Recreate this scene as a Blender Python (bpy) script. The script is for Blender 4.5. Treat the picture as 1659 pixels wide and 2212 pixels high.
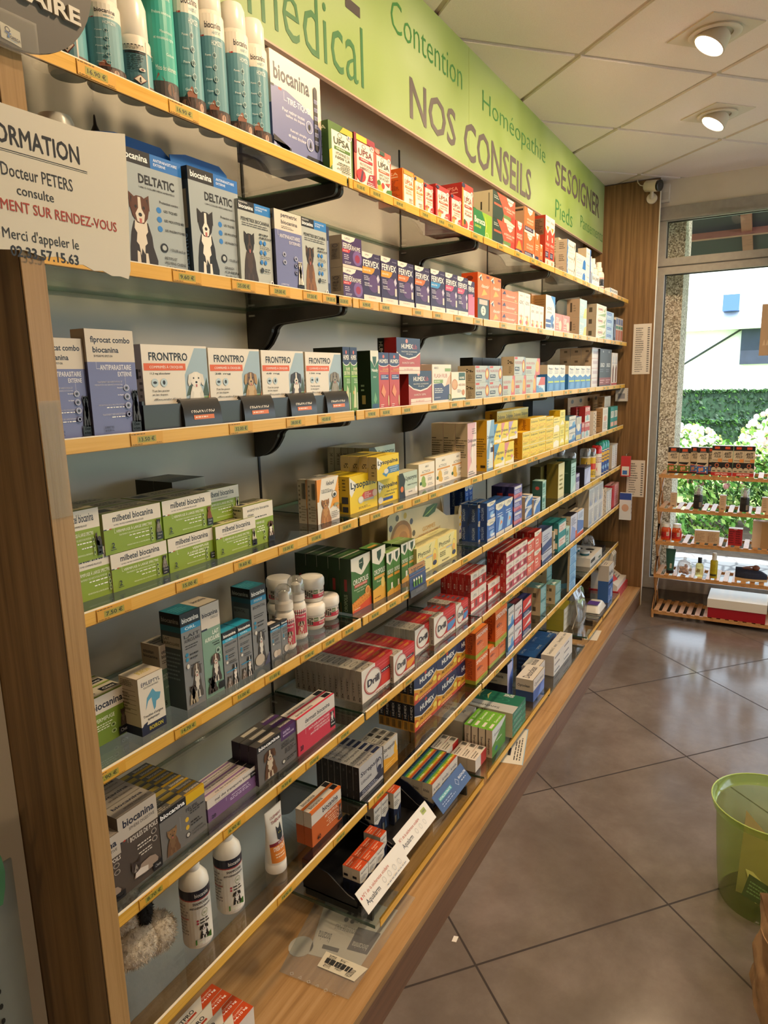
import bpy, math, random
from mathutils import Vector, Matrix
random.seed(7)
S = bpy.context.scene
for o in list(bpy.data.objects): bpy.data.objects.remove(o)
COL = S.collection
R = math.radians
# ---------------------------------------------------------------- camera, world, exposure
cd = bpy.data.cameras.new('camera'); cam = bpy.data.objects.new('camera', cd); COL.objects.link(cam)
cam.location = (-0.56128, -0.84117, 1.48511)
cam.rotation_euler = (R(79.00557), R(1.39716), R(-60.32676))
cd.sensor_width = 36; cd.lens = 24.187; cd.clip_start = .02; cd.clip_end = 300
S.camera = cam
S.view_settings.view_transform = 'Standard'; S.view_settings.look = 'None'
S.view_settings.gamma = 1; S.view_settings.use_curve_mapping = False
S.view_settings.exposure = 0.22
W = bpy.data.worlds.new('sky'); S.world = W; W.use_nodes = True
bg = W.node_tree.nodes['Background']; bg.inputs[0].default_value = (.72, .86, 1.0, 1); bg.inputs[1].default_value = 3.6
def add_light(name, typ, loc, energy, color, aim=None, parent=None, **kw):
    l = bpy.data.lights.new(name, typ); l.energy = energy; l.color = color
    for k, v in kw.items(): setattr(l, k, v)
    o = bpy.data.objects.new(name, l); COL.objects.link(o); o.location = loc
    if aim is not None: o.rotation_euler = (Vector(aim) - Vector(loc)).to_track_quat('-Z', 'Y').to_euler()
    if parent: o.parent = parent
    return o
add_light('sun', 'SUN', (-4, -2, 12), 9.0, (1, .95, .86), aim=(2.5, 0.6, 0), angle=R(.6))
LAMP_W = 44.0
LAMP_COL = (1, .71, .43)

# ---------------------------------------------------------------- materials
_m = {}
def lin(h):
    if len(h) == 3: h = ''.join(c * 2 for c in h)
    f = lambda v: v / 12.92 if v <= .04045 else ((v + .055) / 1.055) ** 2.4
    return tuple(f(int(h[i:i + 2], 16) / 255) for i in (0, 2, 4))
def new_mat(name):
    m = bpy.data.materials.new(name); m.use_nodes = True
    nt = m.node_tree; return m, nt, nt.nodes['Principled BSDF']
def M(key):
    """hex colour = printed card; a name = one of the special materials below"""
    if key in _m: return _m[key]
    fin = key[0] if key[0] in '!~' else ''
    m, nt, b = new_mat(('plastic_' if fin == '!' else 'cloth_' if fin == '~' else 'card_') + key.strip('!~'))
    b.inputs['Base Color'].default_value = (*lin(key.strip('!~')), 1)
    b.inputs['Roughness'].default_value = {'!': .28, '~': .85}.get(fin, .42)
    _m[key] = m; return m
def N(nt, typ, **kw):
    n = nt.nodes.new(typ)
    for k, v in kw.items():
        if k in ('operation', 'blend_type', 'data_type', 'noise_dimensions', 'feature', 'wave_type', 'bands_direction', 'distance'): setattr(n, k, v)
        else: n.inputs[int(k[1:]) if k[0] == 'i' and k[1:].isdigit() else k].default_value = v
    return n
def ramp(nt, src, stops):
    r = nt.nodes.new('ShaderNodeValToRGB'); e = r.color_ramp.elements
    while len(e) < len(stops): e.new(.5)
    for x, (p, c) in zip(e, stops): x.position = p; x.color = (*lin(c), 1)
    nt.links.new(src, r.inputs[0]); return r
def coords(nt, scale=(1, 1, 1), rot=(0, 0, 0)):
    t = nt.nodes.new('ShaderNodeTexCoord'); mp = nt.nodes.new('ShaderNodeMapping')
    mp.inputs['Scale'].default_value = scale; mp.inputs['Rotation'].default_value = rot
    nt.links.new(t.outputs['Object'], mp.inputs[0]); return mp.outputs[0]
def bump(nt, b, src, strength, dist=.002):
    n = nt.nodes.new('ShaderNodeBump'); n.inputs['Strength'].default_value = strength; n.inputs['Distance'].default_value = dist
    nt.links.new(src, n.inputs['Height']); nt.links.new(n.outputs[0], b.inputs['Normal'])
def wood(name, stops, scale, rough=.4, bmp=.12):
    m, nt, b = new_mat(name); L = nt.links
    c = coords(nt, scale)
    n = N(nt, 'ShaderNodeTexNoise', Scale=1.0, Detail=7.0, Roughness=.62, Distortion=.25); L.new(c, n.inputs['Vector'])
    r = ramp(nt, n.outputs[0], stops); L.new(r.outputs[0], b.inputs['Base Color'])
    b.inputs['Roughness'].default_value = rough; bump(nt, b, n.outputs[0], bmp); _m[name] = m
wood('oak_upright', [(.3, '5c4226'), (.48, '785a36'), (.62, '8a6a44'), (.8, '684c2e')], (70, 70, 2.2))
wood('oak_edge', [(.3, '96703e'), (.5, 'b28c5a'), (.75, 'a07a48')], (150, 150, 3.0))
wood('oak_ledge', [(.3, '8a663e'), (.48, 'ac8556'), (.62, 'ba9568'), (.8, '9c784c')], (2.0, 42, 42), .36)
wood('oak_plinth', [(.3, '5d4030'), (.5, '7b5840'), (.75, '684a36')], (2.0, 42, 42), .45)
wood('pine_rail', [(.3, 'cd9724'), (.5, 'e3b04a'), (.75, 'd8a238')], (3.0, 60, 110), .33, .04)
wood('bamboo', [(.3, 'a8703a'), (.5, 'c4915a'), (.75, 'b5804a')], (26, 26, 26), .4, .03)
wood('redwood', [(.3, '6a3626'), (.5, '8d5140'), (.75, '7a4434')], (30, 8, 30), .6)
def noisy(name, stops, scale, rough, bmp=0, detail=6, metal=0, bscale=None, spec=None):
    m, nt, b = new_mat(name); L = nt.links; c = coords(nt)
    n = N(nt, 'ShaderNodeTexNoise', Scale=scale, Detail=detail, Roughness=.6); L.new(c, n.inputs['Vector'])
    L.new(ramp(nt, n.outputs[0], stops).outputs[0], b.inputs['Base Color'])
    b.inputs['Roughness'].default_value = rough; b.inputs['Metallic'].default_value = metal
    if spec is not None: b.inputs['Specular IOR Level'].default_value = spec
    if bmp:
        q = n
        if bscale: q = N(nt, 'ShaderNodeTexNoise', Scale=bscale, Detail=3.0); L.new(c, q.inputs['Vector'])
        bump(nt, b, q.outputs[0], bmp)
    _m[name] = m; return m, nt, b
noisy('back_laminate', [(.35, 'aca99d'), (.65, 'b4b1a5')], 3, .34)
noisy('upper_laminate', [(.35, 'd6cdbf'), (.65, 'dcd4c6')], 3, .4)  # same back panel above the top shelf, lamplight painted in as paler tone
noisy('frieze_beige', [(.35, 'cbbda8'), (.65, 'd2c5b1')], 5, .6)
noisy('wall_paint', [(.35, 'd8cfc0'), (.65, 'ded5c6')], 6, .8, .05, bscale=220)
noisy('ceiling_tile', [(.3, 'e6dad4'), (.5, 'f2e7e2'), (.7, 'ece0da')], 320, .9, .35, detail=2)
noisy('ceiling_bar', [(.3, 'c9c0b2'), (.7, 'd0c7b9')], 10, .7)
noisy('bracket_metal', [(.3, '3a3633'), (.7, '413d39')], 40, .45)
noisy('aluminium', [(.3, '9a9690'), (.7, 'a5a19a')], 30, .42, metal=.15)
noisy('sill_grey', [(.3, '6e6660'), (.7, '7c746c')], 14, .7)
noisy('perforated_steel', [(.3, '8d9189'), (.7, '959a91')], 12, .4, metal=.2)
noisy('kraft', [(.3, 'a98862'), (.5, 'b8966e'), (.7, '9e7c58')], 22, .8, .5, bscale=14)
noisy('fur', [(.3, '8f8272'), (.5, 'c8b9a3'), (.7, 'dccfba')], 90, .95, 1.0, bscale=160)
noisy('black_fur', [(.3, '0c0a09'), (.7, '1c1815')], 90, .95, .8, bscale=160)
noisy('denim', [(.3, '141a2c'), (.7, '1e263c')], 120, .85, .4, bscale=260)
noisy('house_render', [(.3, 'f4f3ef'), (.7, 'fbfaf6')], 3, .85)
noisy('slate', [(.3, '2c3244'), (.7, '363d52')], 6, .7)
noisy('lawn_grass', [(.3, '6f8a4a'), (.5, '92ac66'), (.7, '7d9856')], 9, .9, .6, bscale=60)
noisy('soil', [(.3, '4a3a2c'), (.7, '6a5644')], 14, .95, .8)
noisy('awning_dark', [(.3, '242226'), (.7, '2c2a2f')], 8, .8)
for nm, st in (('leaf_dark', [(.3, '1e3a12'), (.5, '335c1e'), (.7, '4a7a2a')]), ('leaf_mid', [(.3, '3c7020'), (.5, '5f9a34'), (.7, '86bb4c')]),
               ('leaf_light', [(.3, '8fbf4a'), (.5, 'b4d66a'), (.7, 'd4e890')]), ('hedge_leaf', [(.3, '142618'), (.5, '24402a'), (.7, '36583a')])):
    noisy(nm, st, 7, .65, .3)
noisy('pebble_shell', [(.3, '8a7a66'), (.7, 'b5a58e')], 40, .8)
def pebbledash():
    m, nt, b = new_mat('pebbledash'); L = nt.links
    v = N(nt, 'ShaderNodeTexVoronoi', Scale=130.0); L.new(coords(nt), v.inputs['Vector'])
    n = N(nt, 'ShaderNodeSeparateColor'); L.new(v.outputs['Color'], n.inputs[0])
    L.new(ramp(nt, n.outputs[0], [(0, '6f6252'), (.3, 'a3937c'), (.6, 'c9bba4'), (1, 'efe6d6')]).outputs[0], b.inputs['Base Color'])
    b.inputs['Roughness'].default_value = .8; bump(nt, b, v.outputs['Distance'], .5, .004); _m['pebbledash'] = m
pebbledash()
def tiles():
    m, nt, b = new_mat('floor_tile'); L = nt.links
    t = nt.nodes.new('ShaderNodeTexCoord')
    mp = nt.nodes.new('ShaderNodeMapping'); mp.vector_type = 'TEXTURE'
    mp.inputs['Location'].default_value = (1.703, -.218, 0); mp.inputs['Rotation'].default_value = (0, 0, R(-41.8))
    L.new(t.outputs['Object'], mp.inputs[0])
    sp = nt.nodes.new('ShaderNodeSeparateXYZ'); L.new(mp.outputs[0], sp.inputs[0])
    ds = []
    for i in (0, 1):
        a = N(nt, 'ShaderNodeMath', operation='PINGPONG', i1=.3015); L.new(sp.outputs[i], a.inputs[0]); ds.append(a)
    mn = N(nt, 'ShaderNodeMath', operation='MINIMUM'); L.new(ds[0].outputs[0], mn.inputs[0]); L.new(ds[1].outputs[0], mn.inputs[1])
    g = N(nt, 'ShaderNodeMath', operation='LESS_THAN', i1=.0030); L.new(mn.outputs[0], g.inputs[0])
    n = N(nt, 'ShaderNodeTexNoise', Scale=2.6, Detail=12.0, Roughness=.66, Distortion=.12); L.new(t.outputs['Object'], n.inputs['Vector'])
    r = ramp(nt, n.outputs[0], [(.25, '5b514c'), (.5, '6f655f'), (.75, '877d78')])
    mx = N(nt, 'ShaderNodeMix', data_type='RGBA'); L.new(g.outputs[0], mx.inputs[0]); L.new(r.outputs[0], mx.inputs[6]); mx.inputs[7].default_value = (*lin('2c211c'), 1)
    L.new(mx.outputs[2], b.inputs['Base Color'])
    rr = N(nt, 'ShaderNodeMapRange', i3=.10, i4=.24); L.new(n.outputs[0], rr.inputs[0])
    ad = N(nt, 'ShaderNodeMath', operation='ADD'); L.new(rr.outputs[0], ad.inputs[0])
    gm = N(nt, 'ShaderNodeMath', operation='MULTIPLY', i1=.5); L.new(g.outputs[0], gm.inputs[0]); L.new(gm.outputs[0], ad.inputs[1])
    L.new(ad.outputs[0], b.inputs['Roughness'])
    bump(nt, b, n.outputs[0], .03); _m['floor_tile'] = m
tiles()
def pavers():
    m, nt, b = new_mat('pavers'); L = nt.links
    v = N(nt, 'ShaderNodeTexVoronoi', Scale=5.5, feature='DISTANCE_TO_EDGE'); L.new(coords(nt), v.inputs['Vector'])
    L.new(ramp(nt, v.outputs[0], [(0, '6f6c6c'), (.05, '8d8a88'), (.09, 'b4b0ac'), (1, 'c2beb9')]).outputs[0], b.inputs['Base Color'])
    b.inputs['Roughness'].default_value = .8; _m['pavers'] = m
pavers()
def frieze_green():
    m, nt, b = new_mat('frieze_green'); L = nt.links
    n = N(nt, 'ShaderNodeTexNoise', Scale=2.2, Detail=2.0); L.new(coords(nt), n.inputs['Vector'])
    L.new(ramp(nt, n.outputs[0], [(.3, '7a9246'), (.5, '8fa565'), (.7, '9db07e')]).outputs[0], b.inputs['Base Color'])
    b.inputs['Roughness'].default_value = .5; _m['frieze_green'] = m
frieze_green()
def clear(name, tint, gloss=.06, rough=.02, edge=.5, alpha=0.0, body='fff'):
    """thin clear sheet: lets light straight through, mirrors more at grazing angles; body adds a share of pigment"""
    m, nt, b = new_mat(name); L = nt.links; nt.nodes.remove(b)
    out = nt.nodes['Material Output']
    tr = nt.nodes.new('ShaderNodeBsdfTransparent'); tr.inputs[0].default_value = (*tint, 1)
    gl = nt.nodes.new('ShaderNodeBsdfGlossy'); gl.inputs['Roughness'].default_value = rough
    lw = N(nt, 'ShaderNodeLayerWeight', Blend=edge); mr = N(nt, 'ShaderNodeMapRange', i3=gloss, i4=.75)
    pw = N(nt, 'ShaderNodeMath', operation='POWER', i1=2.2); L.new(lw.outputs['Facing'], pw.inputs[0]); L.new(pw.outputs[0], mr.inputs[0])
    mx = nt.nodes.new('ShaderNodeMixShader'); L.new(mr.outputs[0], mx.inputs[0]); L.new(tr.outputs[0], mx.inputs[1]); L.new(gl.outputs[0], mx.inputs[2])
    last = mx
    if alpha:
        df = nt.nodes.new('ShaderNodeBsdfPrincipled'); df.inputs['Base Color'].default_value = (*lin(body), 1); df.inputs['Roughness'].default_value = .3
        m2 = nt.nodes.new('ShaderNodeMixShader'); m2.inputs[0].default_value = alpha
        L.new(mx.outputs[0], m2.inputs[1]); L.new(df.outputs[0], m2.inputs[2]); last = m2
    L.new(last.outputs[0], out.inputs[0]); _m[name] = m
clear('shelf_glass', (.955, .98, .965), .035, .015)
clear('glass_edge', (.45, .62, .52), .10, .05, alpha=.35, body='3d5a4c')
clear('window_glass', (.97, .98, .98), .03)
clear('clear_plastic', (.95, .96, .95), .03, .22, alpha=.10, body='ddd')
clear('clear_cap', (.92, .92, .92), .12, .08, alpha=.16, body='e8e4dc')
clear('pvc_bag', (.86, .87, .86), .22, .10, alpha=.14, body='c8c8c4')
clear('green_plastic', (.80, .90, .52), .05, .12, alpha=.20, body='b4cc66')
clear('clear_tape', (.985, .98, .95), .015, .4)
clear('orange_plastic', (.98, .42, .10), .08, .1, alpha=.55, body='e85a14')
clear('yellow_oil', (.95, .9, .55), .07, .05, alpha=.25, body='d8cf8a')
def emit(name, col, st):
    m, nt, b = new_mat(name); b.inputs['Emission Color'].default_value = (*col, 1); b.inputs['Emission Strength'].default_value = st
    b.inputs['Base Color'].default_value = (.8, .8, .8, 1); _m[name] = m
emit('lamp_lens', (1, .93, .78), 9.0)
def metal(name, c, r):
    m, nt, b = new_mat(name); b.inputs['Base Color'].default_value = (*lin(c), 1); b.inputs['Metallic'].default_value = 1; b.inputs['Roughness'].default_value = r; _m[name] = m
metal('steel', 'b9b9b6', .3); metal('brass', 'c9a24a', .35)

# ---------------------------------------------------------------- mesh builder
def ear(nx):  return nx
class MB:
    def __init__(s): s.v = []; s.f = []; s.mi = []; s.ms = []; s.sm = []
    def slot(s, k):
        if k not in s.ms: s.ms.append(k)
        return s.ms.index(k)
    def poly(s, pts, k, sm=False):
        n = len(s.v); s.v += [tuple(p) for p in pts]; s.f.append(list(range(n, n + len(pts)))); s.mi.append(s.slot(k)); s.sm.append(sm); return s
    def grid(s, rows, k, sm=True, close=False):
        """rows of points, joined into quads; k may be a function of the row number"""
        n = len(s.v); w = len(rows[0])
        for r_ in rows: s.v += [tuple(p) for p in r_]
        for i in range(len(rows) - 1):
            kk = s.slot(k(i) if callable(k) else k)
            for j in range(w if close else w - 1):
                a = n + i * w + j; b = n + i * w + (j + 1) % w
                s.f.append([a, b, b + w, a + w]); s.mi.append(kk); s.sm.append(sm)
        return s
    def box(s, x0, y0, z0, x1, y1, z1, k, T=None, tf=None, kt=None):
        P = [(x, y, z) for z in (z0, z1) for (x, y) in ((x0, y0), (x1, y0), (x1, y1), (x0, y1))]
        if tf: P = [tf(*p) for p in P]
        if T: P = [T @ Vector(p) for p in P]
        n = len(s.v); s.v += [tuple(p) for p in P]
        for i, q in enumerate(([3, 2, 1, 0], [4, 5, 6, 7], [0, 1, 5, 4], [1, 2, 6, 5], [2, 3, 7, 6], [3, 0, 4, 7])):
            s.f.append([n + a for a in q]); s.mi.append(s.slot(kt if kt and i == 1 else k)); s.sm.append(False)
        return s
    def prism(s, prof, axis, a, b, k, kside=None):
        """2-D outline (counter-clockwise) pushed along an axis"""
        f = {'x': lambda t, p: (t, p[0], p[1]), 'y': lambda t, p: (p[0], t, p[1]), 'z': lambda t, p: (p[0], p[1], t)}[axis]
        A = [f(a, p) for p in prof]; B = [f(b, p) for p in prof]; n = len(prof)
        s.poly(A[::-1] if axis != 'y' else A, k); s.poly(B if axis != 'y' else B[::-1], k)
        for i in range(n):
            j = (i + 1) % n; q = [A[i], A[j], B[j], B[i]]
            s.poly(q if axis != 'y' else q[::-1], kside or k)
        return s
    def lathe(s, prof, k, n=24, c=(0, 0, 0), sx=1, sy=1):
        rows = [[(c[0] + sx * r * math.cos(2 * math.pi * j / n), c[1] + sy * r * math.sin(2 * math.pi * j / n), c[2] + z) for j in range(n)] for r, z in prof]
        s.grid(rows, k, True, True); return s
    def tube(s, path, r, k, n=8, cap=True):
        P = [Vector(p) for p in path]; rows = []
        for i, p in enumerate(P):
            d = (P[min(i + 1, len(P) - 1)] - P[max(i - 1, 0)]).normalized()
            u = d.cross(Vector((0, 0, 1)) if abs(d.z) < .9 else Vector((1, 0, 0))).normalized(); w = u.cross(d)
            rr = r[i] if isinstance(r, (list, tuple)) else r
            rows.append([tuple(p + (u * math.cos(2 * math.pi * j / n) + w * math.sin(2 * math.pi * j / n)) * rr) for j in range(n)])
        s.grid(rows, k, True, True)
        if cap: s.poly(rows[0], k); s.poly(rows[-1][::-1], k)
        return s
    def ball(s, c, r, k, n=12, m=8):
        rx, ry, rz = r if isinstance(r, tuple) else (r, r, r)
        rows = [[(c[0] + rx * math.sin(math.pi * i / m) * math.cos(2 * math.pi * j / n), c[1] + ry * math.sin(math.pi * i / m) * math.sin(2 * math.pi * j / n), c[2] - rz * math.cos(math.pi * i / m)) for j in range(n)] for i in range(m + 1)]
        s.grid(rows, k, True, True); return s
    def mesh(s, name):
        me = bpy.data.meshes.new(name); me.from_pydata(s.v, [], s.f)
        for k in s.ms: me.materials.append(M(k))
        me.polygons.foreach_set('material_index', s.mi); me.polygons.foreach_set('use_smooth', s.sm)
        me.update()
        if any(s.sm): me.set_sharp_from_angle(angle=R(40))
        return me
    def build(s, name, parent=None, loc=None, rz=0):
        o = bpy.data.objects.new(name, s.mesh(name)); COL.objects.link(o)
        if parent: o.parent = parent
        if loc: o.location = loc
        if rz: o.rotation_euler.z = rz
        return o
def tag(o, label, cat, group=None):
    o['label'] = label; o['category'] = cat
    if group: o['group'] = group
    return o
def empty(name, loc=(0, 0, 0), rz=0):
    o = bpy.data.objects.new(name, None); COL.objects.link(o); o.location = loc; o.rotation_euler.z = rz; o.empty_display_size = .02; return o
def struct(o): o['kind'] = 'structure'; return o

# ---------------------------------------------------------------- printing: lettering and shapes laid on a face
_fc = bpy.data.curves.new('lettering', 'FONT'); _fo = bpy.data.objects.new('lettering', _fc); _tx = {}
def glyphs(s, wt):
    key = (s, wt)
    if key not in _tx:
        bold = wt if 'M' in s and wt > 0 else 0     # heavy M: doubled strokes instead of a swollen outline
        _fc.body = s; _fc.resolution_u = 2; _fc.offset = 0 if bold else wt; _fc.fill_mode = 'FRONT'; _fc.dimensions = '2D'
        me = bpy.data.meshes.new_from_object(_fo)
        vs = [(v.co.x, v.co.y) for v in me.vertices]; fs = [list(p.vertices) for p in me.polygons]
        if fs and me.polygons[0].normal.z < 0: fs = [f[::-1] for f in fs]
        bpy.data.meshes.remove(me)
        if bold > .008:
            n = len(vs); base = list(fs); v0 = list(vs)
            for i, (dx, dy) in enumerate(((bold, 0), (-bold, 0), (0, bold), (0, -bold))): vs += [(x + dx, y + dy) for x, y in v0]; fs += [[q + n * (i + 1) for q in f] for f in base]
        per = len(v0) if bold > .008 else len(vs)
        x0 = min(v[0] for v in vs); x1 = max(v[0] for v in vs); y0 = min(v[1] for v in vs); y1 = max(v[1] for v in vs)
        _tx[key] = ([((x - x0) / (x1 - x0 or 1), (y - y0) / (y1 - y0 or 1), i // per * 1.5e-5) for i, (x, y) in enumerate(vs)], fs)
    return _tx[key]
def r(x0, y0, x1, y1, c): return ('p', [(x0, y0), (x1, y0), (x1, y1), (x0, y1)], c)
def p(pts, c): return ('p', pts, c)
def e(cx, cy, rx, ry, c, n=18): return ('p', [(cx + rx * math.cos(2 * math.pi * i / n), cy + ry * math.sin(2 * math.pi * i / n)) for i in range(n)], c)
def t(s, x0, y0, x1, y1, c, wt=.012, rot=0, sh=0): return ('t', s, x0, y0, x1, y1, c, wt, rot, sh)
def g(x0, y0, x1, y1, n, c, al=0):
    """lines of small print too fine to read"""
    rnd = random.Random(int(x0 * 991 + y0 * 773 + n * 31)); out = []
    h = (y1 - y0) / n
    for i in range(n):
        w = (x1 - x0) * rnd.uniform(.62, 1)
        a = x1 - w if al else x0
        y = y1 - h * (i + 1); q = a
        while q < a + w - .01:
            l = min(rnd.uniform(.05, .16) * max(.5, x1 - x0), a + w - q); out.append(r(q, y + h * .3, q + l, y + h * .72, c)); q += l + .018
    return out
def ring(cx, cy, rx, ry, c, w=.18, n=20, fill=None):
    o = [e(cx, cy, rx, ry, fill)] if fill else []
    for i in range(n):
        a, b = 2 * math.pi * i / n, 2 * math.pi * (i + 1) / n
        o.append(p([(cx + rx * math.cos(a), cy + ry * math.sin(a)), (cx + rx * math.cos(b), cy + ry * math.sin(b)), (cx + rx * (1 - w) * math.cos(b), cy + ry * (1 - w) * math.sin(b)), (cx + rx * (1 - w) * math.cos(a), cy + ry * (1 - w) * math.sin(a))], c))
    return o
def code(x0, y0, x1, y1, c='222', n=14):
    rnd = random.Random(n); out = []; q = x0
    while q < x1: w = rnd.choice((.3, .5, .8)) * (x1 - x0) / n; out.append(r(q, y0, min(q + w, x1), y1, c)); q += w * rnd.choice((1.6, 2, 2.6))
    return out
def pet(x, y, w, h, coat, chest, face=None, ears=1, lie=0):
    """a seated (or lying) dog or cat portrait"""
    face = face or coat; f = lambda a, b: (x + a * w, y + b * h)
    E = lambda a, b, ra, rb, c: e(x + a * w, y + b * h, ra * w, rb * h, c, 14)
    P = lambda pts, c: p([f(*q) for q in pts], c)
    if lie:
        return [P([(.1, .1), (.5, .02), (.95, .08), (1, .3), (.9, .55), (.7, .66), (.45, .62), (.2, .5)], coat), P([(.15, .1), (.6, .05), (.62, .3), (.35, .42), (.16, .34)], chest), E(.2, .62, .17, .27, face), P([(.05, .74), (.14, .84), (.05, 1)], face), P([(.24, .86), (.36, .76), (.37, 1)], face), P([(.12, .4), (.28, .4), (.24, .62), (.2, .78), (.16, .62)], chest), E(.13, .62, .025, .05, '221a12'), E(.27, .62, .025, .05, '221a12'), E(.2, .5, .03, .04, '33211c')]
    o = [P([(.1, 0), (.24, .03), (.34, 0), (.56, .02), (.68, 0), (.93, .0), (.95, .12), (.84, .3), (.82, .44), (.72, .62), (.3, .62), (.2, .46), (.14, .26)], coat),
         P([(.34, .66), (.68, .66), (.7, .5), (.63, .45), (.66, .34), (.58, .3), (.56, .18), (.48, .26), (.44, .16), (.4, .3), (.33, .34), (.37, .46), (.3, .52)], chest), P([(.3, 0), (.42, 0), (.41, .2), (.33, .22)], chest), P([(.56, 0), (.68, 0), (.65, .2), (.58, .2)], chest), E(.36, .015, .09, .025, chest), E(.62, .015, .09, .025, chest)]
    if ears: o += [P([(.2, .78), (.2, 1), (.42, .92)], face), P([(.8, .78), (.8, 1), (.58, .92)], face), P([(.24, .84), (.24, .95), (.36, .9)], coat), P([(.76, .84), (.76, .95), (.64, .9)], coat)]
    o += [P([(.22, .8), (.28, .92), (.42, .965), (.58, .965), (.72, .92), (.78, .8), (.72, .68), (.6, .6), (.4, .6), (.28, .68)], face)]
    if not ears: o += [P([(.3, .93), (.16, .9), (.1, .72), (.14, .62), (.24, .66), (.28, .8)], coat), P([(.7, .93), (.84, .9), (.9, .72), (.86, .62), (.76, .66), (.72, .8)], coat)]
    return o + [P([(.46, .95), (.54, .95), (.55, .8), (.64, .72), (.6, .62), (.5, .6), (.4, .62), (.36, .72), (.45, .8)], chest), E(.38, .815, .035, .022, '20150f'), E(.62, .815, .035, .022, '20150f'), E(.5, .715, .055, .026, '1a1412'), P([(.46, .665), (.54, .665), (.53, .6), (.47, .6)], 'b8605c')]
def flat(ops):
    for o in ops:
        if isinstance(o, tuple): yield o
        else: yield from flat(o)
def paint(mb, mp, ops, aspect=1.0, curved=0):
    """mp(u, v, lift) -> point; every print lies a hair above the one before"""
    for i, o in enumerate(flat(ops)):
        lift = .00012 + .00003 * min(i, 60)
        if o[0] == 'p':
            pts = o[1]
            if curved and len(pts) == 4 and abs(pts[0][0] - pts[1][0]) > .08:
                n = int(abs(pts[1][0] - pts[0][0]) / .06) + 1
                lo = [tuple(a + (b - a) * j / n for a, b in zip(pts[0], pts[1])) for j in range(n + 1)]; hi = [tuple(a + (b - a) * j / n for a, b in zip(pts[3], pts[2])) for j in range(n + 1)]
                for j in range(n): mb.poly([mp(*lo[j], lift), mp(*lo[j + 1], lift), mp(*hi[j + 1], lift), mp(*hi[j], lift)], o[2], True)
            else: mb.poly([mp(u, v, lift) for u, v in pts], o[2])
        else:
            _, s, x0, y0, x1, y1, c, wt, rot, sh = o
            vs, fs = glyphs(s, wt); n = len(mb.v); k = mb.slot(c)
            for a, b, up in vs:
                if sh: a = (a + sh * b) / (1 + sh)
                if rot == 1: a, b = 1 - b, a
                elif rot == -1: a, b = b, 1 - a
                elif rot == 2: a, b = 1 - a, 1 - b
                mb.v.append(tuple(mp(x0 + a * (x1 - x0), y0 + b * (y1 - y0), lift + up)))
            for f in fs: mb.f.append([n + q for q in f]); mb.mi.append(k); mb.sm.append(False)

# ---------------------------------------------------------------- the room
X0, X1, Y0, Y1, ZC = -3.0, 4.05, -4.2, .292, 2.587
LEDGE = .121; PF = -.144          # ledge top, front of the end panels
mb = MB(); mb.poly([(X0, Y0, 0), (X1 + .06, Y0, 0), (X1 + .06, .34, 0), (X0, .34, 0)], 'floor_tile'); struct(mb.build('floor'))
def clip(poly, ax, lim, keep_less):
    out = []
    for i in range(len(poly)):
        a, b = poly[i], poly[(i + 1) % len(poly)]
        ina = (a[ax] <= lim) == keep_less; inb = (b[ax] <= lim) == keep_less
        if ina: out.append(a)
        if ina != inb:
            q = (lim - a[ax]) / (b[ax] - a[ax]); out.append(tuple(a[k] + (b[k] - a[k]) * q for k in (0, 1)))
    return out
mb = MB(); ang = R(-42.2); ax = (math.cos(ang), math.sin(ang)); bx = (-math.sin(ang), math.cos(ang)); OX, OY = 2.134, -.132
for i in range(-14, 15):
    for j in range(-14, 15):
        q = [(OX + .6 * ((i + u) * ax[0] + (j + w) * bx[0]), OY + .6 * ((i + u) * ax[1] + (j + w) * bx[1])) for u, w in ((.02, .02), (.98, .02), (.98, .98), (.02, .98))]
        for a_, l_, k_ in ((0, X1, True), (0, X0, False), (1, Y1, True), (1, Y0, False)):
            if q: q = clip(q, a_, l_, k_)
        if len(q) > 2:
            mb.poly([(x, y, ZC) for x, y in q][::-1], 'ceiling_tile')
            for k in range(len(q)):
                a, b = q[k], q[(k + 1) % len(q)]; mb.poly([(a[0], a[1], ZC), (b[0], b[1], ZC), (b[0], b[1], ZC + .009), (a[0], a[1], ZC + .009)], 'ceiling_tile')
mb.box(X0, Y0, ZC + .009, X1 + .05, Y1 + .05, ZC + .03, 'ceiling_bar'); struct(mb.build('ceiling'))
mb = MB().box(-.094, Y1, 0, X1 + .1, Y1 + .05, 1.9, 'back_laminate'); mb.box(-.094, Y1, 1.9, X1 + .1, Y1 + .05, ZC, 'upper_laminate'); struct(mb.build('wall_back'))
struct(MB().box(X0, 0, 0, -.0945, .342, ZC, 'wall_paint').build('wall_left'))
struct(MB().box(X0 - .05, Y0, 0, X0, .3, ZC, 'wall_paint').build('wall_rear'))
mb = MB(); WX0, WX1, WZ0, WZ1 = 1.4, 3.7, .15, 2.2     # unseen window opening added across the aisle for fill daylight
mb.box(X0, Y0 - .05, 0, WX0, Y0, ZC, 'wall_paint'); mb.box(WX1, Y0 - .05, 0, X1 + .1, Y0, ZC, 'wall_paint'); mb.box(WX0, Y0 - .05, WZ1, WX1, Y0, ZC, 'wall_paint'); mb.box(WX0, Y0 - .05, 0, WX1, Y0, WZ0, 'wall_paint')
struct(mb.build('wall_right'))
mb = MB(); [mb.box(x_, Y0 - .05, WZ0, x_ + .05, Y0 - .005, WZ1, 'aluminium') for x_ in (WX0, WX0 + .75, WX0 + 1.5, WX1 - .05)]; w2 = struct(mb.build('fill_window'))
MB().poly([(WX0, Y0 - .03, WZ0), (WX0, Y0 - .03, WZ1), (WX1, Y0 - .03, WZ1), (WX1, Y0 - .03, WZ0)], 'window_glass').build('window_pane', w2)
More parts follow.
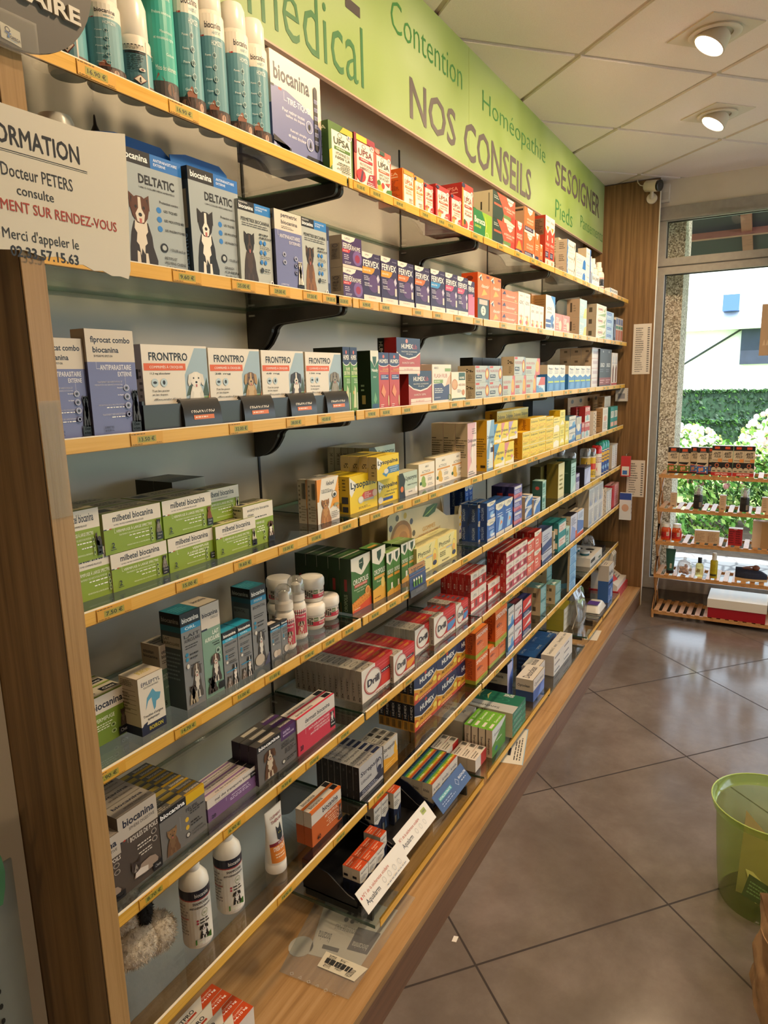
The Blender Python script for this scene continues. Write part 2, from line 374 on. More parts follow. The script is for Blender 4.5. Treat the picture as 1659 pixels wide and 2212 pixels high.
mb = MB(); mb.box(X1, Y0, 2.437, X1 + .22, Y1, ZC, 'wall_paint'); mb.box(X1, Y0, 0, X1 + .12, -.1, .11, 'sill_grey'); mb.box(X1, -.13, 0, X1 + .2, Y1, 2.437, 'wall_paint')
struct(mb.build('wall_front'))
for k in range(1, 5):
    struct(MB().box(.78 * k - .0035, Y1 - .0025, LEDGE, .78 * k + .0035, Y1, ZC - .38, '151412').build('trim_%d' % k))
# window: aluminium frame, transom, upper and lower pane
mb = MB(); AL = 'aluminium'; xa, xb = X1 - .012, X1 + .05
mb.box(xa, -.175, .1, xb, -.135, 2.437, AL); mb.box(xa, Y0, 2.357, xb, -.175, 2.437, AL); mb.box(xa - .012, Y0, 2.36, xa, -.135, 2.372, AL)
mb.box(xa, Y0, 2.055, xb, -.175, 2.147, AL); mb.box(xa - .006, Y0, 2.098, xa, -.135, 2.103, '4a4743'); mb.box(xa, Y0, .1, xb, -.175, .172, AL)
for yy in (-1.55, -2.9): mb.box(xa, yy - .03, .1, xb, yy + .03, 2.437, AL)
for z0, z1 in ((.172, 2.055), (2.147, 2.357)):
    mb.box(xb - .03, -.1795, z0, xb - .008, -.175, z1, '111'); mb.box(xb - .03, Y0, z1 - .004, xb - .008, -.175, z1, '111'); mb.box(xb - .03, Y0, z0, xb - .008, -.175, z0 + .004, '111')
win = struct(mb.build('window_1'))
for z0, z1 in ((.172, 2.055), (2.147, 2.357)): MB().poly([(X1 + .03, Y0, z0), (X1 + .03, Y0, z1), (X1 + .03, -.175, z1), (X1 + .03, -.175, z0)], 'window_glass').build('window_pane', win)

# ---------------------------------------------------------------- fixed shop fittings
pan = empty('end_panel', (-.08, 0, 0)); tag(pan, 'oak upright closing the shelving, with the paper notice taped on it', 'panel', 'end panels of the shelving')
mb = MB().box(-.0135, PF + .003, 0, .0135, .291, ZC, 'oak_upright'); mb.box(-.0136, PF, 0, .0136, PF + .0022, ZC, 'oak_edge'); mb.build('board', pan)
MB().box(-.0141, PF + .0022, 0, .0141, PF + .003, ZC, '1a1410').build('edge_joint', pan)
pan = empty('end_panel', (3.96, 0, 0)); tag(pan, 'oak upright beside the shop window, with two price lists and a security camera', 'panel', 'end panels of the shelving')
MB().box(-.012, PF + .002, 0, .012, .291, ZC - .006, 'oak_upright').build('board', pan)
MB().box(-.0122, PF - .001, 0, .0122, PF + .002, ZC - .006, 'e9e2d6').build('edge_band', pan)
led = empty('base_ledge', (0, 0, 0)); tag(led, 'long wooden ledge running along the floor under the shelving', 'ledge')
mb = MB()
for a, b in ((-.066, 2.0395), (2.0405, 3.947)):
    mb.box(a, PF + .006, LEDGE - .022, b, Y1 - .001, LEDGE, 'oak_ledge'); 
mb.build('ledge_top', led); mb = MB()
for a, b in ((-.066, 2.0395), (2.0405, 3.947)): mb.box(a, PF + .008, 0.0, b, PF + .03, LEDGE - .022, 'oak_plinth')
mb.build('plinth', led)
# glass shelves in five bays
SZ = [1.911 - .24803 * k for k in range(7)]
def bracket_mesh(m_, x, zt, yf=.022, h=.024):
    yb = Y1 - .003; pr = [(yb, zt), (yf, zt)]
    for i in range(6): a = math.pi / 2 * i / 5; pr.append((yf + .014 * (1 - math.cos(a)), zt - h + .014 * (1 - math.sin(a))))
    for i in range(5): a = math.pi / 2 * i / 4; pr.append((.195 + .022 * math.sin(a), zt - h - .010 - .018 * (1 - math.cos(a))))
    for i in range(1, 7): a = math.pi / 2 * i / 6; pr.append((.222 + (yb - .222) * (1 - math.cos(a)) ** .8, zt - h - .030 - .048 * math.sin(a)))
    m_.prism(pr[::-1], 'x', x - .0045, x + .0045, 'bracket_metal')
def price(parent, x, z, txt, y=-.0, w=.062, h=.0185, big=1):
    """electronic shelf label clipped on the rail"""
    m_ = MB(); m_.box(x, y - .0012, z, x + w, y, z + h, 'c99a3a' if 0 else 'd9a236')
    mp = lambda u, v, l: (x + u * w, y - .0012 - l, z + v * h)
    ops = [r(0, 0, .012, .8, 'a87820'), r(0, 0, 1, .03, 'b88624'), r(.2, .2, .78, .72, 'a59a3c'), t(txt, .25, .29, .73, .64, '2e3418', .02)]
    ops += g(.02, .84, .66, .98, 1, '5d4310') + g(.04, .04, .42, .15, 1, '6d5014') + g(.78, .06, .96, .15, 1, '6d5014')
    paint(m_, mp, ops); return m_.build('price_label', parent)
ORD = ['topmost', 'second', 'third', 'fourth', 'fifth', 'sixth', 'seventh']
BAY = ['beside the taped notice', 'second from the notice', 'in the middle bay', 'second from the window', 'beside the window']
PRICES = {(0, 0): [(.115, '16.90 €'), (.275, '16.90 €')],
 (0, 1): [(.02, '11.50 €'), (.09, '10.90 €'), (.2, '8.90 €'), (.34, '7.90 €'), (.44, '9.90 €'), (.5, '9.50 €'), (.68, '12.90 €')],
 (1, 0): [(.255, '9.60 €'), (.39, '25.00 €'), (.493, '29.00 €'), (.597, '17.50 €'), (.665, '19.50 €'), (.715, '23.30 €')],
 (1, 1): [(.03, '6.90 €'), (.12, '6.90 €'), (.29, '8.90 €'), (.41, '8.90 €'), (.55, '8.90 €'), (.7, '7.50 €')],
 (2, 0): [(.145, '13.50 €'), (.36, '32.00 €'), (.523, '38.00 €'), (.63, '43.00 €')],
 (2, 1): [(.04, '9.90 €'), (.11, '8.30 €'), (.22, '8.20 €'), (.38, '8.20 €'), (.52, '8.90 €'), (.62, '9.90 €')],
 (3, 0): [(.055, '7.50 €'), (.208, '15.00 €'), (.347, '9.60 €'), (.477, '15.00 €'), (.575, '11.00 €'), (.695, '16.80 €')],
 (3, 1): [(.05, '8.90 €'), (.17, '8.90 €'), (.27, '8.50 €'), (.37, '8.90 €'), (.68, '8.90 €')],
 (4, 0): [(-.04, '9.20 €'), (.215, '14.70 €'), (.36, '11.00 €'), (.455, '11.00 €'), (.56, '7.80 €'), (.64, '12.80 €'), (.7, '9.90 €')],
 (4, 1): [(.03, '8.30 €'), (.12, '8.90 €'), (.2, '8.90 €'), (.24, '9.90 €'), (.35, '8.90 €'), (.6, '9.90 €')],
 (5, 0): [(-.01, '7.90 €'), (.235, '8.70 €'), (.0, '8.70 €')], (5, 1): [(.06, '6.90 €'), (.2, '7.90 €'), (.42, '6.90 €'), (.66, '8.90 €')],
 (6, 0): [(.44, '14.00 €'), (.0, '')], (6, 1): [(.03, '9.90 €'), (.26, '7.90 €'), (.55, '8.90 €')]}
PRICES[(4, 0)] = [(.015, '7.90 €'), (.178, '14.70 €'), (.32, '11.00 €'), (.413, '11.00 €'), (.53, '7.80 €'), (.61, '12.80 €'), (.69, '9.90 €')]
PRICES[(5, 0)] = [(.075, '8.70 €'), (.27, '6.90 €'), (.43, '9.50 €'), (.53, '15.00 €'), (.655, '17.80 €')]
PRICES[(6, 0)] = [(.41, '14.00 €'), (.62, '15.80 €')]
for k in range(7):
    for b in range(5):
        x0 = .78 * b + (.004 if b else -.062); x1 = .78 * (b + 1) - .004; z = SZ[k]
        sh = empty('glass_shelf', (0, 0, 0)); tag(sh, '%s glass shelf of the wall, in the bay %s' % (ORD[k], BAY[b].replace('in the middle bay', 'halfway along')), 'shelf', 'glass shelves')
        m_ = MB().box(x0 + .002, .004, z - .012, x1 - .002, .286, z - .004, 'shelf_glass')
        m_.box(x0, .003, z - .012, x0 + .002, .287, z - .004, 'glass_edge'); m_.box(x1 - .002, .003, z - .012, x1, .287, z - .004, 'glass_edge')
        m_.box(x0, .285, z - .012, x1, .287, z - .004, 'glass_edge'); m_.build('glass_pane', sh)
        rl = MB().box(x0 + .001, 0, z - .0212, x1 - .001, .0025, z - .0015, 'pine_rail'); rl.box(x0 + .001, .0, z - .0015, x1 - .001, .004, z, 'f2ead8'); rl.box(x0, -.0008, z - .0222, x1, .003, z - .0212, '8a6a2a')
        rl = rl.build('price_rail', sh)
        for px_, tx in PRICES.get((k, b), []) + ([] if b < 2 else [(.12 + .14 * q + .03 * ((k * 7 + b * 3 + q) % 3), '%d.%d0 €' % (4 + (k * 5 + b * 3 + q * 7) % 9, (k + q * 3 + b) % 10)) for q in range(4)]):
            price(rl, .78 * b + px_, z - .0205, tx)
        m_ = MB(); bracket_mesh(m_, .78 * (b + 1) - .011, z - .0125); m_.box(.78 * (b + 1) - .019, Y1 - .03, z - .026, .78 * (b + 1) - .015, Y1 - .012, z - .022, 'steel'); m_.build('bracket', sh)
        m_ = MB(); bracket_mesh(m_, (.78 * b + .011) if b else -.055, z - .0125); m_.build('bracket', sh)
# low glass shelves just above the ledge
Z8 = .165
for b, (x0, x1, yb, fr) in enumerate([(.69, 1.40, .2, 1), (1.415, 2.168, .2, 1), (2.83, 3.16, .2, 1), (3.17, 3.64, .2, 1)]):
    nm = ['holding the eye-drop trays', 'holding the stacked contact-lens boxes', 'holding the clear zip bag', 'holding the packet of wipes and lens solution'][b]
    sh = empty('low_glass_shelf', (0, 0, 0)); tag(sh, 'lowest glass shelf just above the wooden ledge, ' + nm, 'shelf', 'low glass shelves')
    m_ = MB().box(x0, -.066, Z8 - .012, x1, yb, Z8 - .004, 'shelf_glass'); m_.box(x0 - .002, -.066, Z8 - .012, x0, yb, Z8 - .004, 'glass_edge'); m_.build('glass_pane', sh)
    rl = MB().box(x0 + .02, -.07, Z8 - .022, x1, -.0675, Z8 - .0015, 'pine_rail'); rl.box(x0 + .02, -.07, Z8 - .0015, x1, -.066, Z8, 'brass'); rl.build('price_rail', sh)
    m_ = MB()
    for xx in (x0 + .05, x1 - .05): m_.box(xx - .004, -.03, LEDGE, xx + .004, yb - .02, Z8 - .0125, 'bracket_metal')
    m_.build('bracket', sh)
gp = MB().box(2.18, -.062, LEDGE, 2.80, .15, LEDGE + .009, 'shelf_glass'); gp.box(2.178, -.064, LEDGE, 2.80, -.062, LEDGE + .009, 'glass_edge'); gp.box(2.176, -.064, LEDGE, 2.178, .15, LEDGE + .009, 'glass_edge')
gp.poly([(2.18, -.062, LEDGE + .0004), (2.8, -.062, LEDGE + .0004), (2.8, .15, LEDGE + .0004), (2.18, .15, LEDGE + .0004)], '3b342a')
tag(gp.build('glass_plate'), 'loose smoked glass plate lying flat on the wooden ledge', 'glass plate')
# green fascia with lettering
fa = empty('fascia_board', (0, .174, 2.2)); tag(fa, 'long green fascia sign with grey and green lettering above the shelving', 'sign')
mb = MB(); FZ = ZC - 2.2
mb.box(-.066, .0005, .001, 3.947, .012, FZ, 'frieze_beige'); mb.poly([(-.066, 0, 0.004), (3.947, 0, .004), (3.947, 0, FZ), (-.066, 0, FZ)], 'frieze_green'); mb.box(-.066, -.001, 0, 3.947, .012, .004, 'b59a86')
mb.box(1.859, -.0006, .004, 1.861, 0, FZ, '8fa050')
mb.build('board', fa)
for s_, x0, z0, x1, z1, c_, wt in (('L', 1.07, 2.395, 1.14, 2.52, '4a4345', .03), ('médical', .69, 2.232, 1.150, 2.375, '3d7044', -.006), ('Contention', 1.305, 2.434, 1.80, 2.515, '3a7840', -.008),
        ('NOS', 1.412, 2.238, 1.745, 2.352, '57504f', .014), ('CONSEILS', 1.815, 2.226, 2.552, 2.352, '57504f', .014), ('Homéopathie', 1.984, 2.404, 2.750, 2.494, '3a7840', -.01),
        ('SE', 2.915, 2.376, 3.10, 2.487, '57504f', .012), ('SOIGNER', 3.128, 2.378, 3.825, 2.496, '57504f', .012), ('Pieds', 2.928, 2.230, 3.24, 2.312, '3a7840', -.008), ('Pansements', 3.404, 2.262, 3.935, 2.324, '3a7840', -.01)):
    m_ = MB(); paint(m_, lambda u, v, l: (x0 + u * (x1 - x0), -.0008 - l, z0 - 2.2 + v * (z1 - z0)), [t(s_, 0, 0, 1, 1, c_, wt)]); m_.build('lettering', fa)

# ---------------------------------------------------------------- ceiling lamps, tilted towards the shelves
LAMPS = [(3.031, -.505, 'nearer the window'), (2.206, -.56, 'above the middle of the shop'), (1.36, -.61, 'over the near floor'), (.53, -.655, 'over the taped notice')]
for x, y, w_ in LAMPS:
    L_ = empty('ceiling_spotlight', (x, y, ZC), R(2.8 + 45)); tag(L_, 'recessed white ceiling spotlight tilted to the shelves, ' + w_, 'ceiling light', 'ceiling spotlights')
    MB().box(-.105, -.105, -.004, .105, .105, 0, 'd9cdbc').build('square_plate', L_)
    m_ = MB(); m_.lathe([(.055, -.004), (.08, -.004), (.083, -.010), (.074, -.013), (.056, -.009), (.055, -.004)], 'e0d5c5', 32); m_.build('ring', L_)
    T = Matrix.Translation((0, 0, -.012)) @ Matrix.Rotation(R(-45 - 2.8), 4, 'Z') @ Matrix.Rotation(R(28), 4, 'X') @ Matrix.Rotation(R(12), 4, 'Y')
    m_ = MB(); m_.lathe([(.0005, .012), (.048, .012), (.052, -.018), (.054, -.034), (.050, -.036), (.047, -.030)], 'd4c8b8', 28); m_.v = [tuple(T @ Vector(q)) for q in m_.v]; m_.build('tilting_head', L_)
    m_ = MB(); m_.lathe([(.047, -.030), (.03, -.0325), (.0005, -.0335)], 'lamp_lens', 28); m_.v = [tuple(T @ Vector(q)) for q in m_.v]; m_.build('lens', L_)
    tip = Matrix.Translation((x, y, ZC)) @ Matrix.Rotation(R(47.8), 4, 'Z') @ T @ Vector((0, 0, -.045))
    add_light('spot_beam', 'SPOT', tip, LAMP_W, LAMP_COL, aim=(x + .2, .15, 1.25), spot_size=R(150), spot_blend=.6, shadow_soft_size=.045)
for x, y in ((3.0, -2.4), (1.3, -2.5), (-.6, -2.2), (-1.6, -.9)):  # unseen spotlights added for ceiling bounce and frontal fill
    L_ = empty('ceiling_spotlight', (x, y, ZC), R(47.8)); tag(L_, 'unseen ceiling spotlight added for fill over the far side of the shop', 'ceiling light', 'added fill spotlights')
    MB().box(-.105, -.105, -.004, .105, .105, 0, 'd9cdbc').build('square_plate', L_); MB().lathe([(.05, -.0045), (.0005, -.0046)], 'lamp_lens', 20).build('lens', L_)
    add_light('spot_beam', 'SPOT', (x, y, ZC - .02), LAMP_W * .95, LAMP_COL, aim=(x, y + .3, 0), spot_size=R(140), spot_blend=.8, shadow_soft_size=.06)

# ---------------------------------------------------------------- outdoors
mb = MB(); mb.poly([(-10, -30, -.12), (60, -30, -.12), (60, 40, -.12), (-10, 40, -.12)], 'lawn_grass'); struct(mb.build('lawn'))
mb = MB(); mb.box(4.17, -8, -.3, 5.9, 8, -.10, 'pavers'); mb.box(-10, -30, -.3, 4.17, -4.3, -.10, 'pavers'); struct(mb.build('pavement'))  # second slab is unseen, added to keep bounced daylight from turning green
pl = MB().box(4.26, -.255, -.1, 4.56, .4, 2.9, 'pebbledash'); struct(pl.build('pillar'))
so = empty('porch_roof', (4.2, 0, 2.4)); tag(so, 'dark porch roof with reddish timber beams outside the window', 'roof')
MB().poly([(.1, -6, .42), (.1, 6, .42), (1.75, 6, -.06), (1.75, -6, -.06)], 'awning_dark').build('soffit', so); MB().poly([(.0, -6, .6), (1.9, -6, .2), (1.9, 6, .2), (.0, 6, .6)], 'awning_dark').build('roofing', so)
MB().box(1.2, -6, .055, 1.27, 6, .11, 'redwood').build('beam', so)
for yy in (-.53, .9, -2.1): MB().box(.3, yy - .035, .0, 1.8, yy + .035, .06, 'redwood', tf=lambda x, y, z: (x, y, z + .33 - .29 * (x - .3))).build('rafter', so)
ho = empty('house', (24, 0, -.1)); tag(ho, 'white rendered house in full sun across the garden', 'house')
MB().box(0, -12, 0, 9, 4.5, 3.0, 'house_render').build('wall', ho)
m_ = MB(); m_.prism([(-.5, 2.8), (9.5, 2.8), (4.5, 6.2)], 'y', -12.4, 4.8, 'd9dade'); m_.build('roof', ho)
m_ = MB().box(-.15, -2.5, 1.74, .1, .38, 2.8, 'slate'); m_.build('porch', ho); MB().box(-.12, .5, 3.38, 2.5, .96, 3.86, '4a6a9c').build('dormer', ho); MB().tube([(-.1, 2.0, 1.78), (-.1, .39, 2.8), (-.1, -2.5, 2.82)], .035, '22242a', 6).build('verge_board', ho)
def leaf_cloud(m_, n, fn, size, keys, rnd):
    for i in range(n):
        c = Vector(fn(rnd)); d = Vector((rnd.uniform(-1, 1), rnd.uniform(-1, 1), rnd.uniform(-1, 1))).normalized(); u = d.orthogonal().normalized(); w = d.cross(u); s_ = size * rnd.uniform(.6, 1.3)
        m_.poly([c - u * s_, c + w * s_ * .5, c + u * s_, c - w * s_ * .5], rnd.choice(keys))
rnd = random.Random(3)
for (x, z1, w_, y0, y1, lab) in ((15, 1.08, 1.2, -14, 14, 'long clipped dark green hedge at the back of the lawn'), (11.6, .70, 1.0, -10, 9, 'lower clipped hedge in front of the taller hedge')):
    h_ = empty('hedge', (x, 0, -.12)); tag(h_, lab, 'hedge')
    m_ = MB().box(0, y0, 0, w_, y1, z1 + .08, 'hedge_leaf'); leaf_cloud(m_, 6500, lambda q: (q.choice((0, 0, 0, q.uniform(0, w_))) + q.uniform(-.03, .03), q.uniform(-5, 2.5), q.uniform(0, z1 + .13) if q.random() < .7 else z1 + .1), .05, ['hedge_leaf', 'leaf_dark', 'hedge_leaf'], rnd); m_.build('foliage', h_)
def bush(x, y, rx, ry, h, n, keys, nb, bcol, lab, name='rose_bush', z=-.12):
    b_ = empty(name, (x, y, z)); tag(b_, lab, 'bush', 'garden bushes outside the window')
    m_ = MB()
    for q in range(7): m_.tube([(0, 0, 0), (rx * .4 * math.cos(q * .9), ry * .4 * math.sin(q * .9), h * .4), (rx * .7 * math.cos(q * .9), ry * .7 * math.sin(q * .9), h * .8)], [.012, .009, .004], '4a4a24', 5)
    m_.build('stems', b_); m_ = MB()
    def f(q):
        while True:
            a, b, c = q.uniform(-1, 1), q.uniform(-1, 1), q.uniform(-1, 1)
            if .3 < a * a + b * b + c * c < 1: return (a * rx, b * ry, h * (.52 + .48 * c))
    leaf_cloud(m_, n, f, .036, keys, rnd); m_.build('foliage', b_)
    if nb:
        m_ = MB()
        for q in range(nb):
            c = f(rnd); m_.ball((c[0], c[1], max(c[2], h * .5)), rnd.uniform(.025, .045), rnd.choice(bcol), 7, 5)
        m_.build('blossom', b_)
PK = ['fdf3f0', 'fbe3df', 'ffffff', 'f6c6c2']
bush(9.3, -.85, .5, .5, 1.12, 900, ['leaf_light', 'leaf_mid'], 420, PK, 'big rose bush covered in pale blossom behind the hair lotion cartons')
bush(9.3, .2, .5, .5, .95, 700, ['leaf_light', 'leaf_mid'], 260, PK, 'pale flowering rose bush beside the pebble pillar')
bush(9.3, -1.95, .5, .55, .9, 800, ['leaf_light', 'leaf_mid'], 160, PK, 'sparser flowering bush out beyond the tall blossom')
bush(7.35, -.42, .4, .5, .90, 2200, ['leaf_mid', 'leaf_dark', 'leaf_light'], 12, ['f0a0a0', 'e88a90'], 'dense green rose bush with few pink blooms behind the rack')
bush(7.35, -1.45, .4, .5, .90, 2200, ['leaf_mid', 'leaf_dark', 'leaf_light'], 8, ['f0a0a0', 'fff'], 'dense green bush behind the spray bottles on the rack')
bush(6.4, -.3, .25, .3, .32, 420, ['leaf_mid', 'leaf_light', 'leaf_dark'], 0, None, 'low leafy plant at the edge of the paving by the pillar', 'low_plant')
bush(6.4, -.95, .25, .33, .38, 480, ['leaf_light', 'leaf_mid'], 5, ['d8505a'], 'low yellow green plant at the edge of the paving', 'low_plant')
m_ = MB(); m_.box(5.9, -4, -.2, 7.6, 3, -.105, 'soil'); struct(m_.build('ground'))
tr = empty('tree', (17, -2.6, -.12)); tag(tr, 'sunlit tree crown overhanging beside the white house', 'tree')
MB().tube([(0, 0, 0), (.1, 0, 2), (.2, .1, 3.6)], [.16, .12, .07], '5a4632', 8).build('trunk', tr)
m_ = MB(); leaf_cloud(m_, 2600, lambda q: (q.gauss(.2, .7), q.gauss(.1, .55), 4.1 + q.gauss(0, .65)), .09, ['leaf_light', 'leaf_mid', 'leaf_light'], rnd); m_.build('foliage', tr)

# ---------------------------------------------------------------- carton designs: F front, L side towards the door, T top
D = {}
WH, NV, BK = 'e9e4da', '1f2437', '15151a'
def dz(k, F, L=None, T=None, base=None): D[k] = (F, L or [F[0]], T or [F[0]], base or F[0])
def pests(x, y, n, dy, c='dfe3ea', bg='8d93b8', rx=.06, ry=.03):
    return [[ring(x, y - i * dy, rx, ry, c, .14, 14, bg), e(x, y - i * dy, rx * .4, ry * .45, '222', 8)] for i in range(n)]
def deltatic(mm, coat, chest, face, size, who):
    return ['a3adb1', r(0, .88, .5, 1, BK), r(.5, .88, 1, 1, '1f6fc0'), t('biocanina', .05, .912, .46, .97, 'fff', .02), t('ANTIPARASITAIRE', .55, .945, .93, .97, 'dfeaf8'), t('EXTERNE', .55, .91, .74, .932, 'dfeaf8'),
        t('DELTATIC', .3, .73, .86, .81, '1a1c22', .03), t(mm, .3, .69, .86, .712, '444'), t('Protection contre :', .6, .6, .92, .625, '333'), [e(.58, y, .04, .026, '2f7cc8', 12) for y in (.54, .46, .38)],
        t('LES TIQUES', .66, .527, .88, .553, '333'), t('LES MOUSTIQUES', .66, .447, .98, .473, '333'), t('LES PHLÉBOTOMES', .66, .367, .99, .393, '333'), pet(.03, .02, .5, .62, coat, chest, face), e(.62, .22, .06, .04, '1a1c22'), e(.62, .22, .035, .023, 'b3b9b9'),
        t(size, .71, .2, .97, .225, '333'), t(who[0], .62, .12, .82, .145, '333'), t(who[1], .62, .08, .96, .105, '333'), t(who[2], .62, .04, .85, .065, '333')]
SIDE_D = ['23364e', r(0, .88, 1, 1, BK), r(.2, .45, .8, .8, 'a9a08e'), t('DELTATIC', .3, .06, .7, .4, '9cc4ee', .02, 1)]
dz('deltatic_a', deltatic('1,056 G COLLIER MÉDICAMENTEUX', '2a1c16', 'd9cfc0', '5a3018', '1 COLLIER de 60 cm', ('PETITS ET', 'MOYENS CHIENS', 'de 0 à 25 kg')), SIDE_D, ['1f6fc0'])
dz('deltatic_b', deltatic('1,304 G COLLIER MÉDICAMENTEUX', '1b1a1c', 'ece4d8', '221a18', '1 COLLIER de 75 cm', ('GRANDS', 'CHIENS', 'de 25 kg')), SIDE_D, ['1f6fc0'])
def permet(coat, chest, face, ears):
    return ['b3b9b4', r(0, .88, .5, 1, BK), r(.5, .88, 1, 1, '2a7dc6'), t('PERMETRIX', .04, .965, .3, .985, 'ddd'), t('biocanina', .04, .905, .46, .955, 'fff', .02), t('ANTIPARASITAIRE', .54, .95, .9, .97, 'dfeaf8'), t('EXTERNE', .54, .92, .74, .94, 'dfeaf8'),
        t('PERMETRIX BIOCANINA', .08, .76, .95, .805, '22262c', .015), g(.1, .70, .95, .75, 2, '555'), pet(.04, .0, .5, .64, coat, chest, face, ears), [e(.64 + .12 * i, y, .045, .028, '2f7cc8', 12) for i in (0, 1) for y in (.54, .42, .3)], g(.6, .58, .98, .66, 2, '444'), g(.6, .46, .98, .5, 2, '444'), g(.6, .34, .98, .38, 2, '444'), e(.64, .2, .05, .032, '33383c'), g(.72, .17, .98, .23, 2, '444'), e(.93, .05, .05, .035, 'eee'), e(.93, .05, .02, .025, '2a1c12')]
dz('permetrix_terrier', permet('3a2a20', '4a3628', '1a1613', 1)); dz('permetrix_shepherd', permet('8a5a2c', '6a4424', '2a1c14', 1))
VI = '7279a8'
dz('permetrix_violet', [VI, r(0, .75, 1, 1, 'd9cfc0'), t('permetrix', .24, .905, .84, .97, NV, .025), t('biocanina', .24, .835, .84, .885, NV, .025), g(.24, .775, .7, .815, 2, '555'), r(.1, .68, .11, .75, 'ccd'), r(.1, .68, .17, .684, 'ccd'), t('ANTIPARASITAIRES', .16, .655, .92, .705, 'e4e4f0', .015), t('EXTERNES', .5, .595, .92, .635, 'e4e4f0', .015), pests(.3, .45, 2, .1), pests(.72, .42, 3, .09), pet(.76, .08, .22, .32, 'e8e0d0', 'f4eee4'), r(.76, 0, 1, .09, BK), t('Chiens', .8, .03, .96, .06, 'fff'), t('2 PIPETTES', .12, .05, .4, .07, 'ccd')], ['3d4058', r(0, .75, 1, 1, 'a89e8e'), t('permetrix', .1, .86, .9, .96, NV)])
dz('fiprocat', [VI, r(0, .70, 1, 1, 'd3c9ba'), t('fiprocat combo', .1, .86, .92, .935, NV, .025), t('biocanina', .13, .785, .66, .84, NV, .025), t('50 MG/60 MG SPOT-ON', .14, .745, .52, .765, '333'), r(.17, .635, .175, .7, 'dde'), r(.17, .635, .24, .639, 'dde'), t('ANTIPARASITAIRE', .24, .625, .9, .675, 'ecebf4', .015), t('EXTERNE', .6, .565, .9, .608, 'ecebf4', .015), r(.745, .45, .75, .56, 'dde'),
    t('TRAITEMENT DES INFESTATIONS ET', .16, .505, .68, .522, 'ccd'), t('PRÉVENTION DES RÉINFESTATIONS PAR', .1, .48, .68, .497, 'ccd'), t('les puces', .56, .448, .68, .465, 'fff'), t('les tiques', .56, .38, .68, .397, 'fff'), t('PRÉVENTION DE LA MULTIPLICATION', .14, .29, .68, .307, 'ccd'), g(.25, .262, .68, .284, 1, 'fff', 1), t('TRAITEMENT DES INFESTATIONS', .2, .198, .68, .215, 'ccd'), g(.25, .17, .68, .192, 1, 'fff', 1), pests(.75, .455, 4, .085), pet(.82, .12, .2, .32, '3a3436', '4a4446', '2a2628'), r(.8, .02, 1, .13, BK), t('Chats', .84, .085, .96, .11, 'fff', .02), t('et furets', .83, .045, .97, .07, 'fff', .02), t('3 PIPETTES', .21, .075, .4, .097, '20243a'), t('de 0,50 mL', .21, .045, .4, .067, '20243a')], ['4a4f70', r(0, .7, 1, 1, 'a89e8e')], ['c8beb0'])
def frontpro(mg, band, kg, coat, chest, face, rot=0):
    return ['e3dccf', p([(.62, .12), (1, .12), (1, .97), (.8, .97), (.72, .8), (.62, .6)], '9fb6c4'), p([(.6, .1), (1, .1), (1, .3), (.6, .26)], '7d9a56'), p([(.62, .3), (.7, .5), (.76, .34)], '4a5a44'), p([(.88, .3), (.97, .56), (1, .3)], '44543f'), t('FRONTPRO', .1, .79, .68, .9, '14141a', .02), r(.02, .66, .64, .755, 'dc5f26'), t('COMPRIMÉS À CROQUER', .1, .683, .6, .732, 'f4e6dc', .012), t(mg, .1, .6, .4, .635, '333'), ring(.16, .5, .05, .055, 'b9cdd6', .9, 14, 'b9cdd6'), e(.16, .5, .028, .018, '222'), e(.29, .5, .05, .055, 'b9cdd6'), e(.29, .5, .02, .03, '222'),
        t('Tue les puces', .11, .37, .36, .405, '222'), t('et les tiques.', .11, .32, .34, .353, '222'), t('Efficace pendant 30 jours.', .11, .255, .55, .29, '222', .008, 0, .1), pet(.62, .08, .34, .58, coat, chest, face, 0), r(0, 0, .66, .15, band), e(.17, .13, .065, .08, '4a2018', 10), t('CHIENS', .28, .1, .42, .13, 'f4e8e0'), t(kg, .28, .03, .5, .085, 'fff', .02), p([(.94, .1), (1, .1), (1, .35)], 'dc7a4a')]
FL = ['c9bda8', r(.25, .55, .5, .68, '2a2622'), g(.55, .2, .9, .7, 6, '6a6052')]
dz('frontpro_s', frontpro('11,3 mg afoxolaner', '8a1f4a', '2-4 kg', 'ded8cc', 'eee8dc', 'e8e2d6'), FL); dz('frontpro_m', frontpro('28 mg', 'd4642a', '>4-10 kg', 'b08a54', 'c8a878', '6a4a30'), FL)
dz('frontpro_l', frontpro('68 mg', '2a80bc', '>10-25 kg', '3a2a28', 'e4dccf', '2a1e1c'), FL); dz('frontpro_xl', frontpro('136 mg', '6a3a72', '>25-50 kg', '8a8272', '9a9282', '6a5e4c'), FL)
dz('frontpro_flat', ['d9d3c8', r(0, 0, 1, .12, 'dc5f26')], ['c9bda8'], ['dbd5ca', p([(.62, 0), (1, 0), (1, 1), (.78, 1)], 'c64a1c'), t('FRONTPRO', .08, .42, .56, .74, '14141a', .02), r(.1, .2, .56, .36, 'b03a1a'), g(.12, .24, .54, .33, 1, 'eee'), t('CHIENS', .74, .62, .92, .76, 'f0d0c0'), t('>4-10 kg', .7, .3, .95, .54, 'fff', .02), p([(0, 0), (.08, 0), (0, .9)], 'b8401c')])
GR, GR2 = '86a02c', '76922a'
